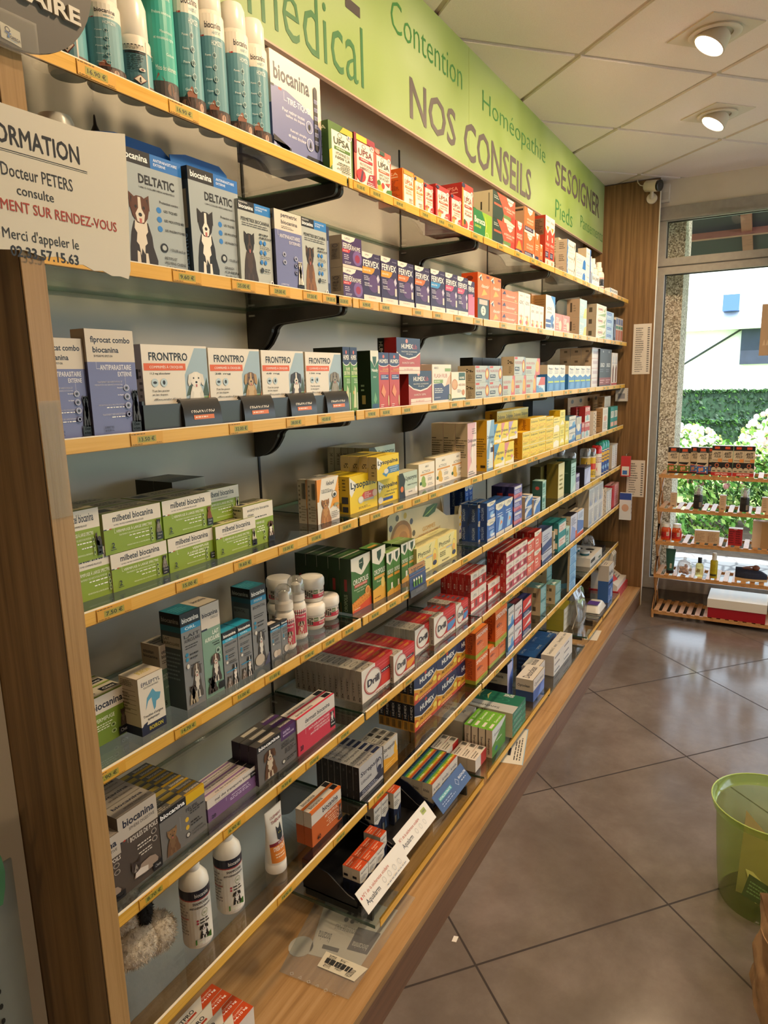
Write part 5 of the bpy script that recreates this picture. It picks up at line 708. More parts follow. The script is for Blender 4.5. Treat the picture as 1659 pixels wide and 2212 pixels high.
dz('humex_gorge', ['d89a2a', p([(0, .6), (.3, .42), (.7, .46), (1, .66), (1, 1), (0, 1)], '1e2a4c'), p([(0, .56), (.3, .38), (.7, .42), (1, .62), (1, .66), (.7, .46), (.3, .42), (0, .6)], 'e0d8c8'), e(.5, .88, .05, .06, 'c0392a'), t('HUMEX', .24, .6, .86, .8, 'f0ece0', .03), t('MAL DE GORGE', .2, .24, .84, .36, '2a1c14', .015, 0, .1), p([(0, 0), (.2, .0), (.16, .34), (.04, .44), (0, .4)], 'c85a1a'), e(.1, .22, .07, .1, 'e8c04a'), r(0, 0, 1, .12, 'b83a24'), g(.2, .03, .8, .1, 1, 'f0d8a0'), e(.9, .36, .08, .09, 'e8d45a')], ['1b1c24', r(0, 0, 1, .36, 'b5842c'), code(.2, .04, .8, .32), t('HUMEX', .3, .45, .7, .95, 'c8c4bc', .02, 1)], ['24304e', r(.35, 0, 1, 1, 'c8402a'), t('HUMEX', .04, .2, .32, .8, 'd0ccc4', .02), p([(.4, 0), (.9, 0), (.7, .7)], 'd8a82a')])
dz('spedifen', ['d86a24', r(0, 0, 1, .15, 'a0a832'), t('SPEDIFEN', .06, .76, .97, .9, 'f2e0cc', .02), t('400', .1, .5, .4, .62, '4a2430', .02), t('mg', .42, .5, .54, .57, '4a2430'), g(.1, .22, .8, .46, 4, 'e8a880'), g(.5, .05, .9, .1, 1, '4a4c1a')], ['c4561c', r(0, 0, 1, .15, '8a9226'), t('SPEDIFEN', .3, .2, .7, .9, '8a3010', .015, 1)], ['e07a2c', g(.1, .4, .5, .7, 2, '9a4414')])
dz('aspegic_blue', ['d8d4cc', p([(0, 0), (1, .1), (1, .3), (0, .22)], '3a78b4'), p([(.4, .2), (.9, .3), (.8, .6), (.5, .5)], '6aa0c8'), t('ASPÉGIC', .06, .66, .95, .8, '2a3440', .015), g(.1, .4, .4, .6, 2, '9aa')], ['4a7a9a'], ['2f5a70'])
dz('aspegic_red', ['d8d0cc', r(0, 0, 1, .3, 'b02a3c'), p([(.4, .34), (.94, .4), (.8, .6)], 'c84a50'), t('ASPÉGIC', .06, .66, .95, .8, '2a2a34', .015), g(.1, .1, .7, .22, 1, 'e8c0c4')], ['7a2a34'], ['5a1f28'])
dz('red_navy', ['c8342c', r(0, .0, 1, .36, '23305a'), p([(.1, .5), (.9, .56), (.9, .8)], 'e0d4cc'), g(.15, .1, .8, .26, 2, 'd8dce8'), r(0, 0, 1, .08, 'dcd8d0')], ['1f2550'], ['23285a'])
dz('teal_beige', ['6a9c9c', g(.1, .1, .9, .9, 8, 'c0d8d4'), r(0, 0, 1, .08, '4a7c80')], ['c0ab86', r(.4, .3, .64, .62, '5a4c34'), e(.25, .4, .06, .06, '7a6a4c')], ['6f9a90', p([(.1, .2), (.6, .2), (.5, .7)], 'd0d8cc')])
dz('blue_stack', ['9cc4e0', g(.1, .15, .9, .85, 5, '3a78b0'), r(0, 0, 1, .1, '4a8cc0')], ['b5a283'], ['a8c4d4'])
dz('grey_panel', ['8ab4cc', r(0, .0, 1, .3, '3a78a0')], ['57564e', r(0, 0, .1, 1, '1a1a1a'), p([(.14, 0), (1, 0), (1, .18), (.14, .06)], '4a7a94')], ['4a4a46'])
dz('lensbox', ['c9c2b2', g(.1, .2, .6, .8, 3, '6a6454')], ['bdb3a0'], ['c8c2b4', t('Desomédine', .5, .15, .75, .85, '4a4844', .004, -1), g(.75, .2, .9, .8, 2, '7a766c')])
dz('tire_tiques', ['7077a6', p([(0, .68), (.3, .68), (.62, .62), (.9, .5), (1, .46), (1, 1), (0, 1)], 'e4d9c8'), r(0, .66, .06, .685, NV), r(.14, .655, .2, .68, 'b83a30'), t('biocanina', .06, .74, .76, .9, NV, .03), r(.24, .58, .245, .66, 'dde'), r(.24, .578, .3, .583, 'dde'), t('TIRE-TIQUES', .3, .55, .78, .62, 'f0eef4', .012), t('Pour retirer toutes', .2, .47, .64, .505, 'e4e4f0'), t('tailles de tiques', .26, .42, .64, .455, 'e4e4f0'), t('Retrait simple', .34, .29, .66, .325, 'e4e4f0'), t('et sans douleur', .3, .24, .66, .275, 'e4e4f0'), ring(.73, .43, .07, .065, 'e4e4f0', .1, 18, '8289b4'), e(.73, .43, .025, .03, '222'), ring(.73, .25, .07, .065, 'e4e4f0', .1, 18, '8289b4'), p([(.71, .22), (.76, .22), (.74, .29)], '222'),
    r(.835, .24, .915, .84, '14141a'), e(.875, .84, .04, .035, '14141a', 14), e(.875, .24, .04, .03, '14141a', 14), [r(.838, .28 + .085 * i, .912, .32 + .085 * i, '8a90b8') for i in range(6)], [t('ocan', .845, .285 + .085 * i, .905, .312 + .085 * i, NV) for i in range(6)],
    p([(0, .13), (.33, .05), (.33, .12), (.0, .2)], '14141a'), r(.0, .08, .3, .14, '949ac4'), t('biocanina', .05, .09, .26, .13, NV, .01), r(.66, .02, 1, .13, '14141a'), r(.7, .04, .98, .1, '949ac4'), t('biocanina', .74, .052, .95, .09, NV, .01), r(.76, 0, 1, .03, '14141a'), [p([(.92 + a * .05, .25 + b * .2), (.93 + a * .05, .25 + b * .2), (.93 + c * .05, .25 + d * .2), (.92 + c * .05, .25 + d * .2)], '3a3f66') for a, b, c, d in ((0, 0, .4, 1), (.4, 1, 1, .5), (1, .5, .8, 0), (.8, 0, .3, -.5), (.3, -.5, .6, -.9))]], ['565c88', r(0, .5, 1, 1, 'cabfae')])
dz('arthroplus', ['c05a1c', r(0, .62, 1, 1, 'cfc7bb'), r(0, .93, 1, 1, 'd8702a'), t('biocanina', .36, .72, .88, .88, NV, .025), t('ARTICULATIONS', .52, .65, .88, .70, '5a4a44'), t('ARTHROPLUS', .42, .5, .84, .58, 'f0dcc4', .012), g(.4, .2, .8, .46, 4, 'e8c8a8', 1), pests(.84, .46, 3, .11, 'e8d8c4', 'c8692a', .045, .05), pet(.88, .2, .11, .34, '2a2422', 'd8d0c4'), r(.86, .06, 1, .2, BK), t('40', .14, .08, .26, .22, '2a1a14', .02)], ['a84c16', r(0, .56, 1, 1, 'bdb4a8')], ['cfc7bb', r(0, 0, 1, .3, 'd06a24'), r(.82, .3, .98, .95, BK), t('biocanina', .1, .42, .5, .85, NV, .015)])
KIND = (('dafalgan upsa_blue doli nurofen spedifen aspegic upsa_violet efferalgan', 'painkiller_box'), ('drill strepsils lyso activox humex_gorge phytoxil oropolis', 'throat_remedy_box'), ('fervex humex nasaly red_navy physio teal_pack blue_white', 'cold_remedy_box'), ('upsa vita acerola berocca azinc boost coral orange', 'vitamin_box'), ('milb vermi ascatryl veloxa felipil transport gastro dermatt boule arthro frontpro fiprocat permetrix lait auriculo biophtal otostan ophta_small epileptyl', 'pet_medicine_box'), ('aqualarm rainbow sensi opt desom renu lens ophta tiny blue_flat', 'eye_care_box'), ('flamigel cicavan baume whiteblue compeed red_hang teal_card brown_hang epitact dots blister urgo', 'skin_care_box'))
def kind_of(des):
    for ws, nm in KIND:
        if any(des.startswith(q) for q in ws.split()): return nm
    return 'medicine_box'
CAT = {'medicine_box': 'box', 'display_carton': 'display box', 'collar_box': 'box'}
_bm = {}
def carton(des, w, d, h):
    key = (des, round(w, 3), round(d, 3), round(h, 3))
    if key in _bm: return _bm[key]
    F, L, T, base = D[des]; m_ = MB(); b_ = .0006
    m_.box(0, 0, 0, w, d, h, base)
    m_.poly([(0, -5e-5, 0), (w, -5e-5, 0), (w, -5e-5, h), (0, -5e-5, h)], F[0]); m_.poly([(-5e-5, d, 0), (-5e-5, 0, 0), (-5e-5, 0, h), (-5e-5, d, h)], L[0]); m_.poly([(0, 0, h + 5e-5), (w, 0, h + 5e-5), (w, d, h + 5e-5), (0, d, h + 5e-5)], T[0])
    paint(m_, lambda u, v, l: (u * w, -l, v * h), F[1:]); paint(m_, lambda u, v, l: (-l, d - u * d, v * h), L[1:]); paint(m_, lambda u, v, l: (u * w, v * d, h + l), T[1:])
    paint(m_, lambda u, v, l: (u * w, v * d, h + l), [r(.0, .02, 1, .05, '5a5448')] if d > .03 and h > .04 else [])
    _bm[key] = m_.mesh(des + '_mesh'); return _bm[key]
NTH = ['first', 'second', 'third', 'fourth', 'fifth', 'sixth', 'seventh', 'eighth', 'ninth', 'tenth', 'eleventh', 'twelfth']
def it(des, x, y, z, w, d, h, label, n=(1, 1, 1), name=None, rz=0, group=None):
    me = carton(des, w, d, h); nx, ny, nz = n; nm = name or kind_of(des); rnd = random.Random(int(x * 7919 + z * 131))
    gap = .0012; o0 = None
    for k in range(nz):
        for j in range(ny):
            for i in range(nx):
                if o0 is None: o = o0 = bpy.data.objects.new(nm, me)
                else: o = o0.copy()
                COL.objects.link(o)
                dx, dy = (w - (gap if nx > 1 else 0)) , d + gap
                a, b = i * w + (0 if i == 0 else rnd.uniform(0, .0006)), j * dy
                c, s_ = math.cos(rz), math.sin(rz)
                o.location = (x + a * c - b * s_, y + a * s_ + b * c + (rnd.uniform(0, .0008) if ny < 3 else 0), z + k * (h + .0004)); o.rotation_euler.z = rz
                if nx > 1: o.scale.x = 1 - gap / w
                ps = []
                if nz > 1: ps.append(['bottom', 'top'][k] if nz == 2 else ['bottom', 'middle', 'top'][k] if nz == 3 else NTH[k] + ' up')
                if ny > 1: ps.append('front row' if j == 0 else NTH[j] + ' row')
                if nx > 1: ps.append(NTH[i] + ' along')
                tag(o, label + (', ' + ', '.join(ps) if ps else ''), CAT.get(nm, 'box'), (group or label.split(',')[0] + ' set') if nx * ny * nz > 1 else None)

# ---------------------------------------------------------------- cartons: design, front corner x y z, width, depth, height, label
it('tire_tiques',0.5643,0.028,1.9072,0.163,0.09,0.182,'lilac and white counter carton for tick removers, upright on the topmost shelf',name='display_carton')
it('upsa_green',0.7266,0.01,1.9072,0.0923,0.06,0.1032,'green vitamin carton with yellow hexagons on the topmost shelf')
it('upsa_hibiscus',0.8246,0.01,1.9072,0.0888,0.03,0.106,'crimson multivitamin carton with hibiscus flower on the topmost shelf')
it('upsa_fouet',0.9134,0.01,1.9072,0.0772,0.045,0.0969,'coral vitamin carton with fruit picture on the topmost shelf')
it('upsa_orange',1.0522,0.012,1.9072,0.0616,0.07,0.086,'orange vitamin carton on the topmost shelf, after the fruit carton')
it('upsa_peach',1.1165,0.012,1.9072,0.0533,0.055,0.0833,'narrow peach vitamin carton on the topmost shelf')
it('upsa_red',1.1725,0.012,1.9072,0.0534,0.05,0.0778,'small red and peach vitamin carton on the topmost shelf')
it('upsa_red',1.2433,0.012,1.9072,0.0883,0.05,0.0906,'wider red vitamin carton with tube picture on the topmost shelf')
it('upsa_red',1.3367,0.01,1.9072,0.0757,0.04,0.0847,'short red vitamin carton in front of the tall cherry carton')
it('upsa_acerola',1.4204,0.012,1.9072,0.0849,0.06,0.1322,'tall red vitamin carton with cherry picture on the topmost shelf',n=(1, 2, 1))
it('berocca',1.5072,0.012,1.9072,0.1561,0.055,0.079,'green energy tablet carton with lime swirl, standing low on the topmost shelf')
it('berocca',1.6478,0.07,1.9072,0.055,0.05,0.115,'green energy carton seen behind the low green one on the topmost shelf')
it('acerola',1.6695,0.012,1.9072,0.2166,0.07,0.0818,'dark green and orange acerola carton',n=(1, 1, 2))
it('boost',1.8877,0.01,1.9072,0.078,0.02,0.1089,'slim red booster carton standing before the beige sided carton')
it('vitalite',1.9874,0.012,1.9072,0.12,0.05,0.0867,'orange vitality carton with navy band',n=(1, 1, 2))
it('orange_small',2.1102,0.012,1.9072,0.0609,0.03,0.1033,'small orange vitamin carton after the vitality pair')
it('orange_small',2.174,0.012,1.9072,0.039,0.03,0.0713,'tiniest orange vitamin carton beside the tall red pair')
it('vita_tall',2.2436,0.012,1.9072,0.0634,0.06,0.1904,'tall red and orange vitamin carton on the topmost shelf',n=(2, 1, 1))
it('beige_plain',2.7388,0.1,1.9072,0.1104,0.06,0.0958,'plain beige ended carton behind the blue and white tube',n=(1, 1, 2))
it('flamigel',2.5711,0.014,1.9072,0.1365,0.05,0.0501,'white skin gel carton with blue edge',n=(1, 1, 3))
it('cicavan',2.7198,0.014,1.9072,0.1886,0.05,0.0577,'white carton with blue lettering and blue drop',n=(1, 1, 2))
it('beige_plain',2.7729,0.03,1.99,0.1637,0.05,0.02,'beige carton lying on top behind the blue lettered pair')
it('whiteblue',2.9084,0.014,1.9072,0.0923,0.04,0.054,'slim white carton with blue end stripe',n=(1, 1, 3))
it('baume',3.0026,0.01,1.9072,0.1682,0.03,0.0613,'white balm carton before the spray bottles on the topmost shelf')
it('baume',3.4533,0.014,1.9072,0.196,0.03,0.0335,'small white carton at the window end of the topmost shelf')
it('deltatic_a',0.1921,0.03,1.6592,0.1286,0.022,0.173,'grey flea collar box with sitting collie picture and blue hanging tab',name='collar_box')
it('deltatic_b',0.3264,0.022,1.6592,0.1197,0.03,0.1724,'grey flea collar box with black and white mountain dog picture',name='collar_box')
it('permetrix_terrier',0.4367,0.016,1.6592,0.0909,0.025,0.1429,'grey flea treatment box with dark terrier picture')
it('permetrix_violet',0.5314,0.01,1.6592,0.0849,0.03,0.1437,'violet and cream flea treatment box between two grey dog boxes')
it('permetrix_shepherd',0.619,0.012,1.6592,0.0879,0.03,0.1448,'grey flea treatment box with german shepherd picture')
it('navy_thin',0.7169,0.02,1.6592,0.0124,0.05,0.1439,'thin dark carton squeezed beside the cold remedy boxes')
it('fervexrhume',0.7635,0.01,1.6592,0.081,0.06,0.0667,'purple cold tablet carton with pill picture',n=(1, 1, 2))
it('fervex_amber',0.8456,0.01,1.6592,0.0822,0.05,0.1106,'purple sachet carton with amber band, next to the pill cartons')
it('fervex_amber',0.9311,0.01,1.6592,0.0815,0.05,0.112,'purple sachet carton with amber band, second of the sachet row')
it('fervex_orange',1.015,0.01,1.6592,0.0863,0.05,0.1111,'purple sachet carton with orange band, third of the sachet row')
it('fervex_orange',1.1079,0.01,1.6592,0.0887,0.05,0.1118,'purple sachet carton with orange band, fourth of the sachet row')
it('fervex_blue',1.201,0.01,1.6592,0.0921,0.05,0.1145,'purple sachet carton with light blue band')
it('fervex_pink',1.2963,0.01,1.6592,0.0854,0.05,0.1157,'purple sachet carton with pink band, after the blue one')
it('fervex_pink',1.3831,0.01,1.6592,0.0771,0.05,0.1152,'purple sachet carton with pink band, beside the rose carton')
it('fervex_rose',1.4668,0.012,1.6592,0.05,0.05,0.1111,'rose and purple children sachet carton at the end of the row')
it('vitascorb_green',1.5386,0.01,1.6592,0.0959,0.055,0.0684,'orange carton with dark green sticker, below the bright orange one')
it('vitascorb_big',1.5384,0.01,1.7269,0.1036,0.055,0.0768,'bright orange vitamin carton on top of the dark green stickered one')
it('vitascorb_big',1.645,0.01,1.6592,0.102,0.055,0.0719,'orange vitamin carton with slanted lettering',n=(1, 1, 2))
it('vitascorb_small',1.757,0.012,1.6592,0.1734,0.05,0.0381,'low orange chewable tablet carton',n=(1, 1, 3))
it('azinc',1.9266,0.01,1.6592,0.0685,0.04,0.122,'tall white carton with yellow and red fruit',n=(2, 1, 1))
it('azinc',2.0692,0.01,1.6592,0.0553,0.03,0.0897,'short white carton with fruit picture',n=(3, 1, 1))
it('azinc_brown',2.2302,0.06,1.6592,0.1177,0.05,0.145,'speckled brown carton behind the short white ones')
it('azinc_tall',2.2603,0.01,1.6592,0.1319,0.05,0.1401,'tall white carton with blue corner and navy stripes')
it('coral_small',2.3923,0.012,1.6592,0.1211,0.04,0.0774,'coral pink vitamin carton',n=(2, 1, 1))
it('aqua_yellow',2.8073,0.012,1.6592,0.1339,0.06,0.0848,'aqua and yellow carton with brown end',n=(1, 1, 2))
it('green_leaf',3.1451,0.012,1.6592,0.2261,0.055,0.0576,'white and green herbal carton with red lettering',n=(1, 1, 3))
it('blue_white',3.3862,0.014,1.6592,0.1843,0.03,0.0382,'pale blue sinus carton beside the herbal stack',n=(1, 1, 4))
it('navy_thin',3.6122,0.02,1.6592,0.0507,0.04,0.123,'narrow navy carton near the end of the second shelf')
it('blister',3.7124,0.03,1.6592,0.0676,0.012,0.1425,'upright blister card with coloured panels at the end of the second shelf',n=(3, 1, 1))
it('fiprocat',0.022,0.02,1.4111,0.0726,0.03,0.139,'violet and cream cat flea box half hidden by the oak upright')
it('fiprocat',0.0953,0.014,1.4111,0.084,0.03,0.153,'violet and cream cat flea box beside the grey counter tray')
it('frontpro_s',0.201,0.024,1.428,0.1419,0.02,0.1183,'white dog chew box with crimson band and small white dog')
it('frontpro_m',0.3464,0.024,1.428,0.1359,0.02,0.1164,'white dog chew box with orange band and tan dog')
it('frontpro_l',0.4872,0.024,1.428,0.135,0.02,0.1156,'white dog chew box with blue band and spaniel')
it('frontpro_xl',0.6287,0.024,1.428,0.1355,0.02,0.115,'white dog chew box with plum band and wolfhound')
it('humex_green',0.7672,0.021,1.4111,0.0305,0.08,0.1456,'green nasal spray carton with navy top',n=(2, 1, 1))
it('nasaly',0.8729,0.012,1.4111,0.0378,0.04,0.1395,'deep green nasal spray carton with white leaf crest')
it('humex_red',0.9107,0.012,1.4111,0.0531,0.04,0.1359,'slim red cold carton with navy top',n=(2, 1, 1))
it('humexlib',1.0671,0.012,1.4111,0.1375,0.045,0.0917,'navy and red capsule carton standing low beside the white rub box')
it('humexlib',1.0043,0.012,1.4948,0.1321,0.055,0.0915,'navy and red capsule carton perched on top of the lower ones')
it('humexlib',1.0842,0.0575,1.4111,0.075,0.055,0.0828,'navy and red capsule carton hidden behind the lowest one')
it('pink_plain',1.2397,0.06,1.4111,0.0676,0.05,0.1106,'plain pink carton behind the white rub box')
it('flashrub',1.2091,0.012,1.4111,0.1283,0.05,0.109,'white chest rub carton with indigo square')
it('humer',1.3347,0.01,1.4111,0.1065,0.03,0.0874,'cream throat spray carton with dark green square')
it('nurofen',1.5235,0.012,1.4111,0.1243,0.06,0.0531,'grey painkiller carton with orange target, two by two block',n=(2, 1, 2))
it('nurofen_red',1.7767,0.012,1.4111,0.1274,0.05,0.0722,'grey painkiller carton with red corner, low row',n=(3, 1, 1))
it('nurofen',1.9019,0.014,1.4836,0.1241,0.05,0.068,'grey painkiller carton with pink lettering on top of the low row')
it('nurofen_red',2.0288,0.014,1.4836,0.1809,0.05,0.0647,'grey painkiller carton with red side on top of the low row')
it('dark_pack',1.7674,0.12,1.4111,0.0873,0.05,0.1392,'black heat patch pack at the back of the third shelf',n=(5, 1, 1))
it('small_redblue',2.1619,0.012,1.4111,0.1156,0.03,0.0633,'small red and sky blue carton beside the painkillers')
it('physio',2.3034,0.01,1.4111,0.0901,0.04,0.1125,'blue and white eyewash carton, first cluster',n=(3, 1, 1))
it('physio',2.6322,0.01,1.4111,0.1048,0.03,0.1098,'blue and white eyewash carton, second cluster',n=(4, 1, 1))
it('pinkwhite',3.1513,0.03,1.4111,0.1905,0.055,0.0509,'white and pale pink carton with brown end',n=(1, 3, 4))
it('urgo',3.2917,0.02,1.4111,0.1454,0.03,0.2017,'black knee support pack with red base',n=(2, 1, 1))
it('blister_foot',3.595,0.02,1.4111,0.0773,0.015,0.1858,'white foot care pack with brown sole picture',n=(2, 1, 1))
it('milb_kitten',0.0507,0.0537,1.1631,0.093,0.05,0.0779,'green and white worming carton half behind the oak upright, lower layer')
it('milb_cat',0.1284,0.0515,1.1631,0.1142,0.05,0.061,'green and white worming carton with seated cat, lower layer',n=(1, 3, 1))
it('milb_pup',0.2482,0.054,1.1631,0.1115,0.05,0.06,'green worming carton without picture, lower layer',n=(1, 2, 1))
it('milb_dog',0.3567,0.0466,1.1631,0.112,0.05,0.0607,'green worming carton with white dog, lower layer of the fourth shelf')
it('milb_kitten',0.0458,0.052,1.2248,0.0706,0.05,0.0787,'green and white worming carton half behind the oak upright, upper layer')
it('milb_cat',0.1215,0.052,1.2248,0.1151,0.05,0.0654,'green and white worming carton with seated cat, upper layer',n=(1, 3, 1))
it('milb_puppy',0.2434,0.055,1.2248,0.1162,0.05,0.065,'green worming carton with red puppy, upper layer',n=(1, 2, 1))
it('milb_dog',0.3564,0.075,1.2248,0.1011,0.045,0.0629,'green worming carton with white dog, set back on the upper layer')
it('milb_dark',0.3673,0.16,1.1631,0.0864,0.05,0.068,'dark topped worming carton at the very back of the fourth shelf',n=(1, 2, 2))
it('ascatryl',0.438,0.05,1.1631,0.0907,0.05,0.0835,'green and white dog worming carton with brown and white hound')
it('veloxa',0.6844,0.0483,1.1631,0.0877,0.026,0.1016,'white and orange dog tablet carton with terrier',n=(1, 2, 1))
it('lyso_red',0.8136,0.0441,1.1631,0.1304,0.045,0.0916,'bright yellow throat lozenge carton with red panel',n=(1, 2, 1))
it('lyso_navy',0.952,0.046,1.1631,0.1082,0.026,0.0642,'bright yellow throat lozenge carton with navy bar',n=(1, 4, 1))
it('lyso_blue',0.9005,0.018,1.2342,0.1137,0.026,0.0596,'bright yellow throat lozenge carton with blue panel, upper layer',n=(1, 4, 1))
it('lysorynx',1.058,0.0419,1.1631,0.1083,0.04,0.0667,'pale green throat carton with black silhouette, in front')
it('lysorynx',1.0508,0.13,1.1631,0.1471,0.022,0.0672,'pale green throat carton on the stack behind the yellow lozenges',n=(1, 6, 2))
it('activox_green',1.1955,0.0523,1.1631,0.1055,0.04,0.0755,'cream lozenge carton with green herb picture')
it('activox_gold',1.3074,0.0514,1.1631,0.1112,0.04,0.0818,'cream lozenge carton with golden honey picture',n=(2, 1, 1))
it('doli_pink',1.4977,0.028,1.1631,0.0752,0.042,0.1731,'tall beige and pink liquid painkiller carton',n=(1, 3, 1))
it('doli_tall',1.6421,0.018,1.1631,0.0685,0.05,0.1728,'tall deep yellow painkiller carton with sky blue front')
it('doli_blue',1.7022,0.014,1.1631,0.1053,0.04,0.0859,'yellow and blue capsule carton in the lower pair')
it('doli_rose',1.8076,0.014,1.1631,0.1004,0.04,0.0826,'yellow and rose capsule carton in the lower pair')
it('doli_blue',1.7166,0.02,1.2502,0.0717,0.04,0.0681,'yellow and blue capsule carton on the upper layer')
it('doli_rose',1.7883,0.02,1.2502,0.0754,0.04,0.0681,'yellow and rose capsule carton on the upper layer')
it('doli_lilac',1.8662,0.02,1.2502,0.0981,0.04,0.0679,'yellow and lilac capsule carton on the upper layer')
it('doli_yellow',2.0045,0.014,1.1631,0.091,0.05,0.0518,'small yellow painkiller carton, two high column',n=(1, 1, 2))
it('doli_yellow',2.0984,0.014,1.1631,0.1046,0.05,0.0502,'small yellow painkiller carton, three high wall',n=(2, 1, 3))
it('doli_yellow',2.311,0.014,1.1631,0.1065,0.05,0.0478,'small yellow painkiller carton, column before the tall pale ones',n=(1, 1, 3))
it('doli_tall2',2.4211,0.014,1.1631,0.0985,0.045,0.0673,'pale yellow pill carton with shield',n=(1, 1, 2))
it('yellow_tall',2.5233,0.014,1.1631,0.0846,0.05,0.0806,'lemon yellow carton, two high',n=(1, 1, 2))
it('yellow_tall',2.6045,0.012,1.1631,0.064,0.035,0.1067,'slim lemon yellow carton beside the compress box')
it('doli_yellow',2.0369,0.13,1.1631,0.0976,0.05,0.0913,'olive yellow carton end at the back of the fourth shelf',n=(4, 1, 2))
it('aspegic_blue',2.6801,0.014,1.1631,0.1223,0.05,0.0621,'white compress carton with blue wave',n=(1, 1, 2))
it('compeed',2.7989,0.012,1.1631,0.1027,0.03,0.1139,'blue blister plaster carton with lime base')
it('red_hang',2.9109,0.012,1.1631,0.056,0.02,0.082,'slim red and white plaster carton')
it('red_hang',2.9716,0.012,1.1631,0.1021,0.03,0.0783,'red and grey plaster carton',n=(1, 1, 2))
it('red_hang',2.947,0.05,1.1631,0.1072,0.03,0.1554,'red and grey plaster carton behind the blue blister plasters')
it('dots',3.1551,0.012,1.1631,0.0684,0.05,0.1238,'beige carton with a column of dark dots')
it('epitact',3.3728,0.012,1.1631,0.1295,0.04,0.13,'kraft sided foot care carton near the end of the fourth shelf')
it('epitact',3.6277,0.06,1.1631,0.1648,0.04,0.1847,'taller kraft sided foot care carton behind')
it('teal_card',3.5904,0.015,1.1631,0.0979,0.03,0.1247,'teal plaster carton at the end of the fourth shelf',n=(2, 1, 1))
it('navy_big',2.7128,0.2,1.1631,0.36,0.05,0.205,'large navy carton at the back of the fourth shelf')
it('brown_hang',3.1948,0.16,1.1631,0.1864,0.02,0.1931,'brown carton hanging on a peg at the back',n=(6, 1, 1))
it('vermifuge',0.0696,0.069,0.9151,0.0753,0.035,0.0831,'small green worming carton low beside the oak upright',n=(1, 3, 1))
it('epileptyl',0.1394,0.0303,0.9151,0.0519,0.045,0.1005,'white pet epilepsy syrup carton with blue cat and dog outline')
it('otostan',0.2265,0.075,0.9151,0.0406,0.045,0.1183,'grey green ear drop carton behind the white epilepsy carton')
it('lait_gris',0.2413,0.0332,0.9151,0.0471,0.05,0.1775,'tall grey ear lotion carton with black and teal top')
it('lait_vert',0.2901,0.0338,0.9151,0.0479,0.05,0.1769,'tall sage green ear lotion carton with white top')
it('auriculo',0.3398,0.0331,0.9151,0.0411,0.035,0.1101,'grey ear cleaner carton with blue top and border collie',n=(2, 1, 1))
it('biophtal',0.431,0.0387,0.9151,0.0469,0.05,0.1688,'tallest grey eye lotion carton with dog and teal lid')
it('ophta_small',0.485,0.0389,0.9151,0.0351,0.025,0.074,'small grey eye drop carton with black top',n=(2, 1, 1))
it('oropolis',0.8022,0.0413,0.9151,0.0922,0.033,0.1389,'green and orange propolis carton',n=(1, 5, 1))
it('oropolis_slim',0.8938,0.0348,0.9151,0.068,0.04,0.1428,'slimmer green propolis carton with yellow honeycomb base')
it('oropolis_thin',0.9583,0.03,0.9151,0.0376,0.03,0.1183,'narrow green throat spray carton behind the promotion tag',n=(2, 1, 1))
it('oropolis_thin',1.0762,0.05,0.9151,0.0429,0.03,0.1136,'narrow green throat spray carton beside the pale yellow boxes',n=(2, 2, 1))
it('phytoxil',1.1501,0.0394,0.9151,0.1427,0.03,0.0851,'pale yellow cough syrup carton with dropper picture',n=(2, 2, 1))
it('upsa_blue',1.623,0.042,0.9151,0.0721,0.035,0.0657,'royal blue tablet carton beside the gum display',n=(1, 2, 2))
it('upsa_blue',1.6419,0.016,0.9151,0.0815,0.035,0.0682,'royal blue tablet carton in the second pair',n=(1, 2, 2))
it('upsa_blue_tall',1.7204,0.014,0.9151,0.0902,0.035,0.1199,'taller royal blue carton with figure picture',n=(2, 2, 1))
it('upsa_violet',1.9166,0.014,0.9151,0.0929,0.045,0.0508,'violet and pink tablet carton, tower of three',n=(1, 2, 3))
it('upsa_blue',1.764,0.15,0.9151,0.0359,0.03,0.0845,'royal blue tablet carton high at the back',n=(2, 2, 2))
it('white_blue_small',2.0675,0.02,0.9151,0.0956,0.05,0.0441,'white and blue carton with beige end',n=(1, 2, 2))
it('white_blue_small',2.1565,0.012,0.9151,0.0886,0.05,0.0647,'white and blue carton before the teal ones')
it('teal_small',2.2713,0.012,0.9151,0.05,0.045,0.0627,'pale teal carton with dark side',n=(1, 1, 2))
it('betaine',2.5309,0.1,0.9151,0.3942,0.05,0.1509,'olive counter display for digestive sachets, lettered in gold',name='display_carton')
it('betaine_box',2.575,0.03,0.9151,0.1028,0.055,0.1613,'golden sided digestive carton standing before the olive display')
it('green_box',2.7387,0.014,0.9151,0.0912,0.07,0.1603,'tall bottle green carton with mint front')
it('purple_small',2.831,0.012,0.9151,0.0634,0.03,0.0809,'small white and purple carton after the bottle green one')
it('dark_lilac',3.0063,0.014,0.9151,0.1299,0.05,0.0937,'near black carton with lilac front')
it('white_thin',3.6973,0.02,0.9151,0.0741,0.05,0.1423,'thin white carton beside the teal capped sprays',n=(2, 1, 1))
it('boule_poils',0.0738,0.0306,0.667,0.0796,0.035,0.1383,'brown and silver hairball carton with lying cat',n=(1, 3, 1))
it('boule_poils',-0.0078,0.0286,0.667,0.082,0.035,0.1165,'brown and silver hairball carton mostly behind the oak upright')
it('felipil',0.1583,0.0346,0.667,0.1079,0.018,0.0916,'grey and yellow cat pill carton with tabby',n=(1, 8, 1))
it('transport',0.277,0.0414,0.667,0.1454,0.02,0.046,'purple and white travel sickness carton',n=(1, 3, 1))
it('gastro',0.4144,0.0329,0.667,0.133,0.022,0.0862,'grey and purple stomach tablet carton with beagle',n=(1, 3, 1))
it('dermatt',0.545,0.0293,0.667,0.1469,0.022,0.0877,'crimson and white skin tablet carton with spaniel',n=(1, 2, 1))
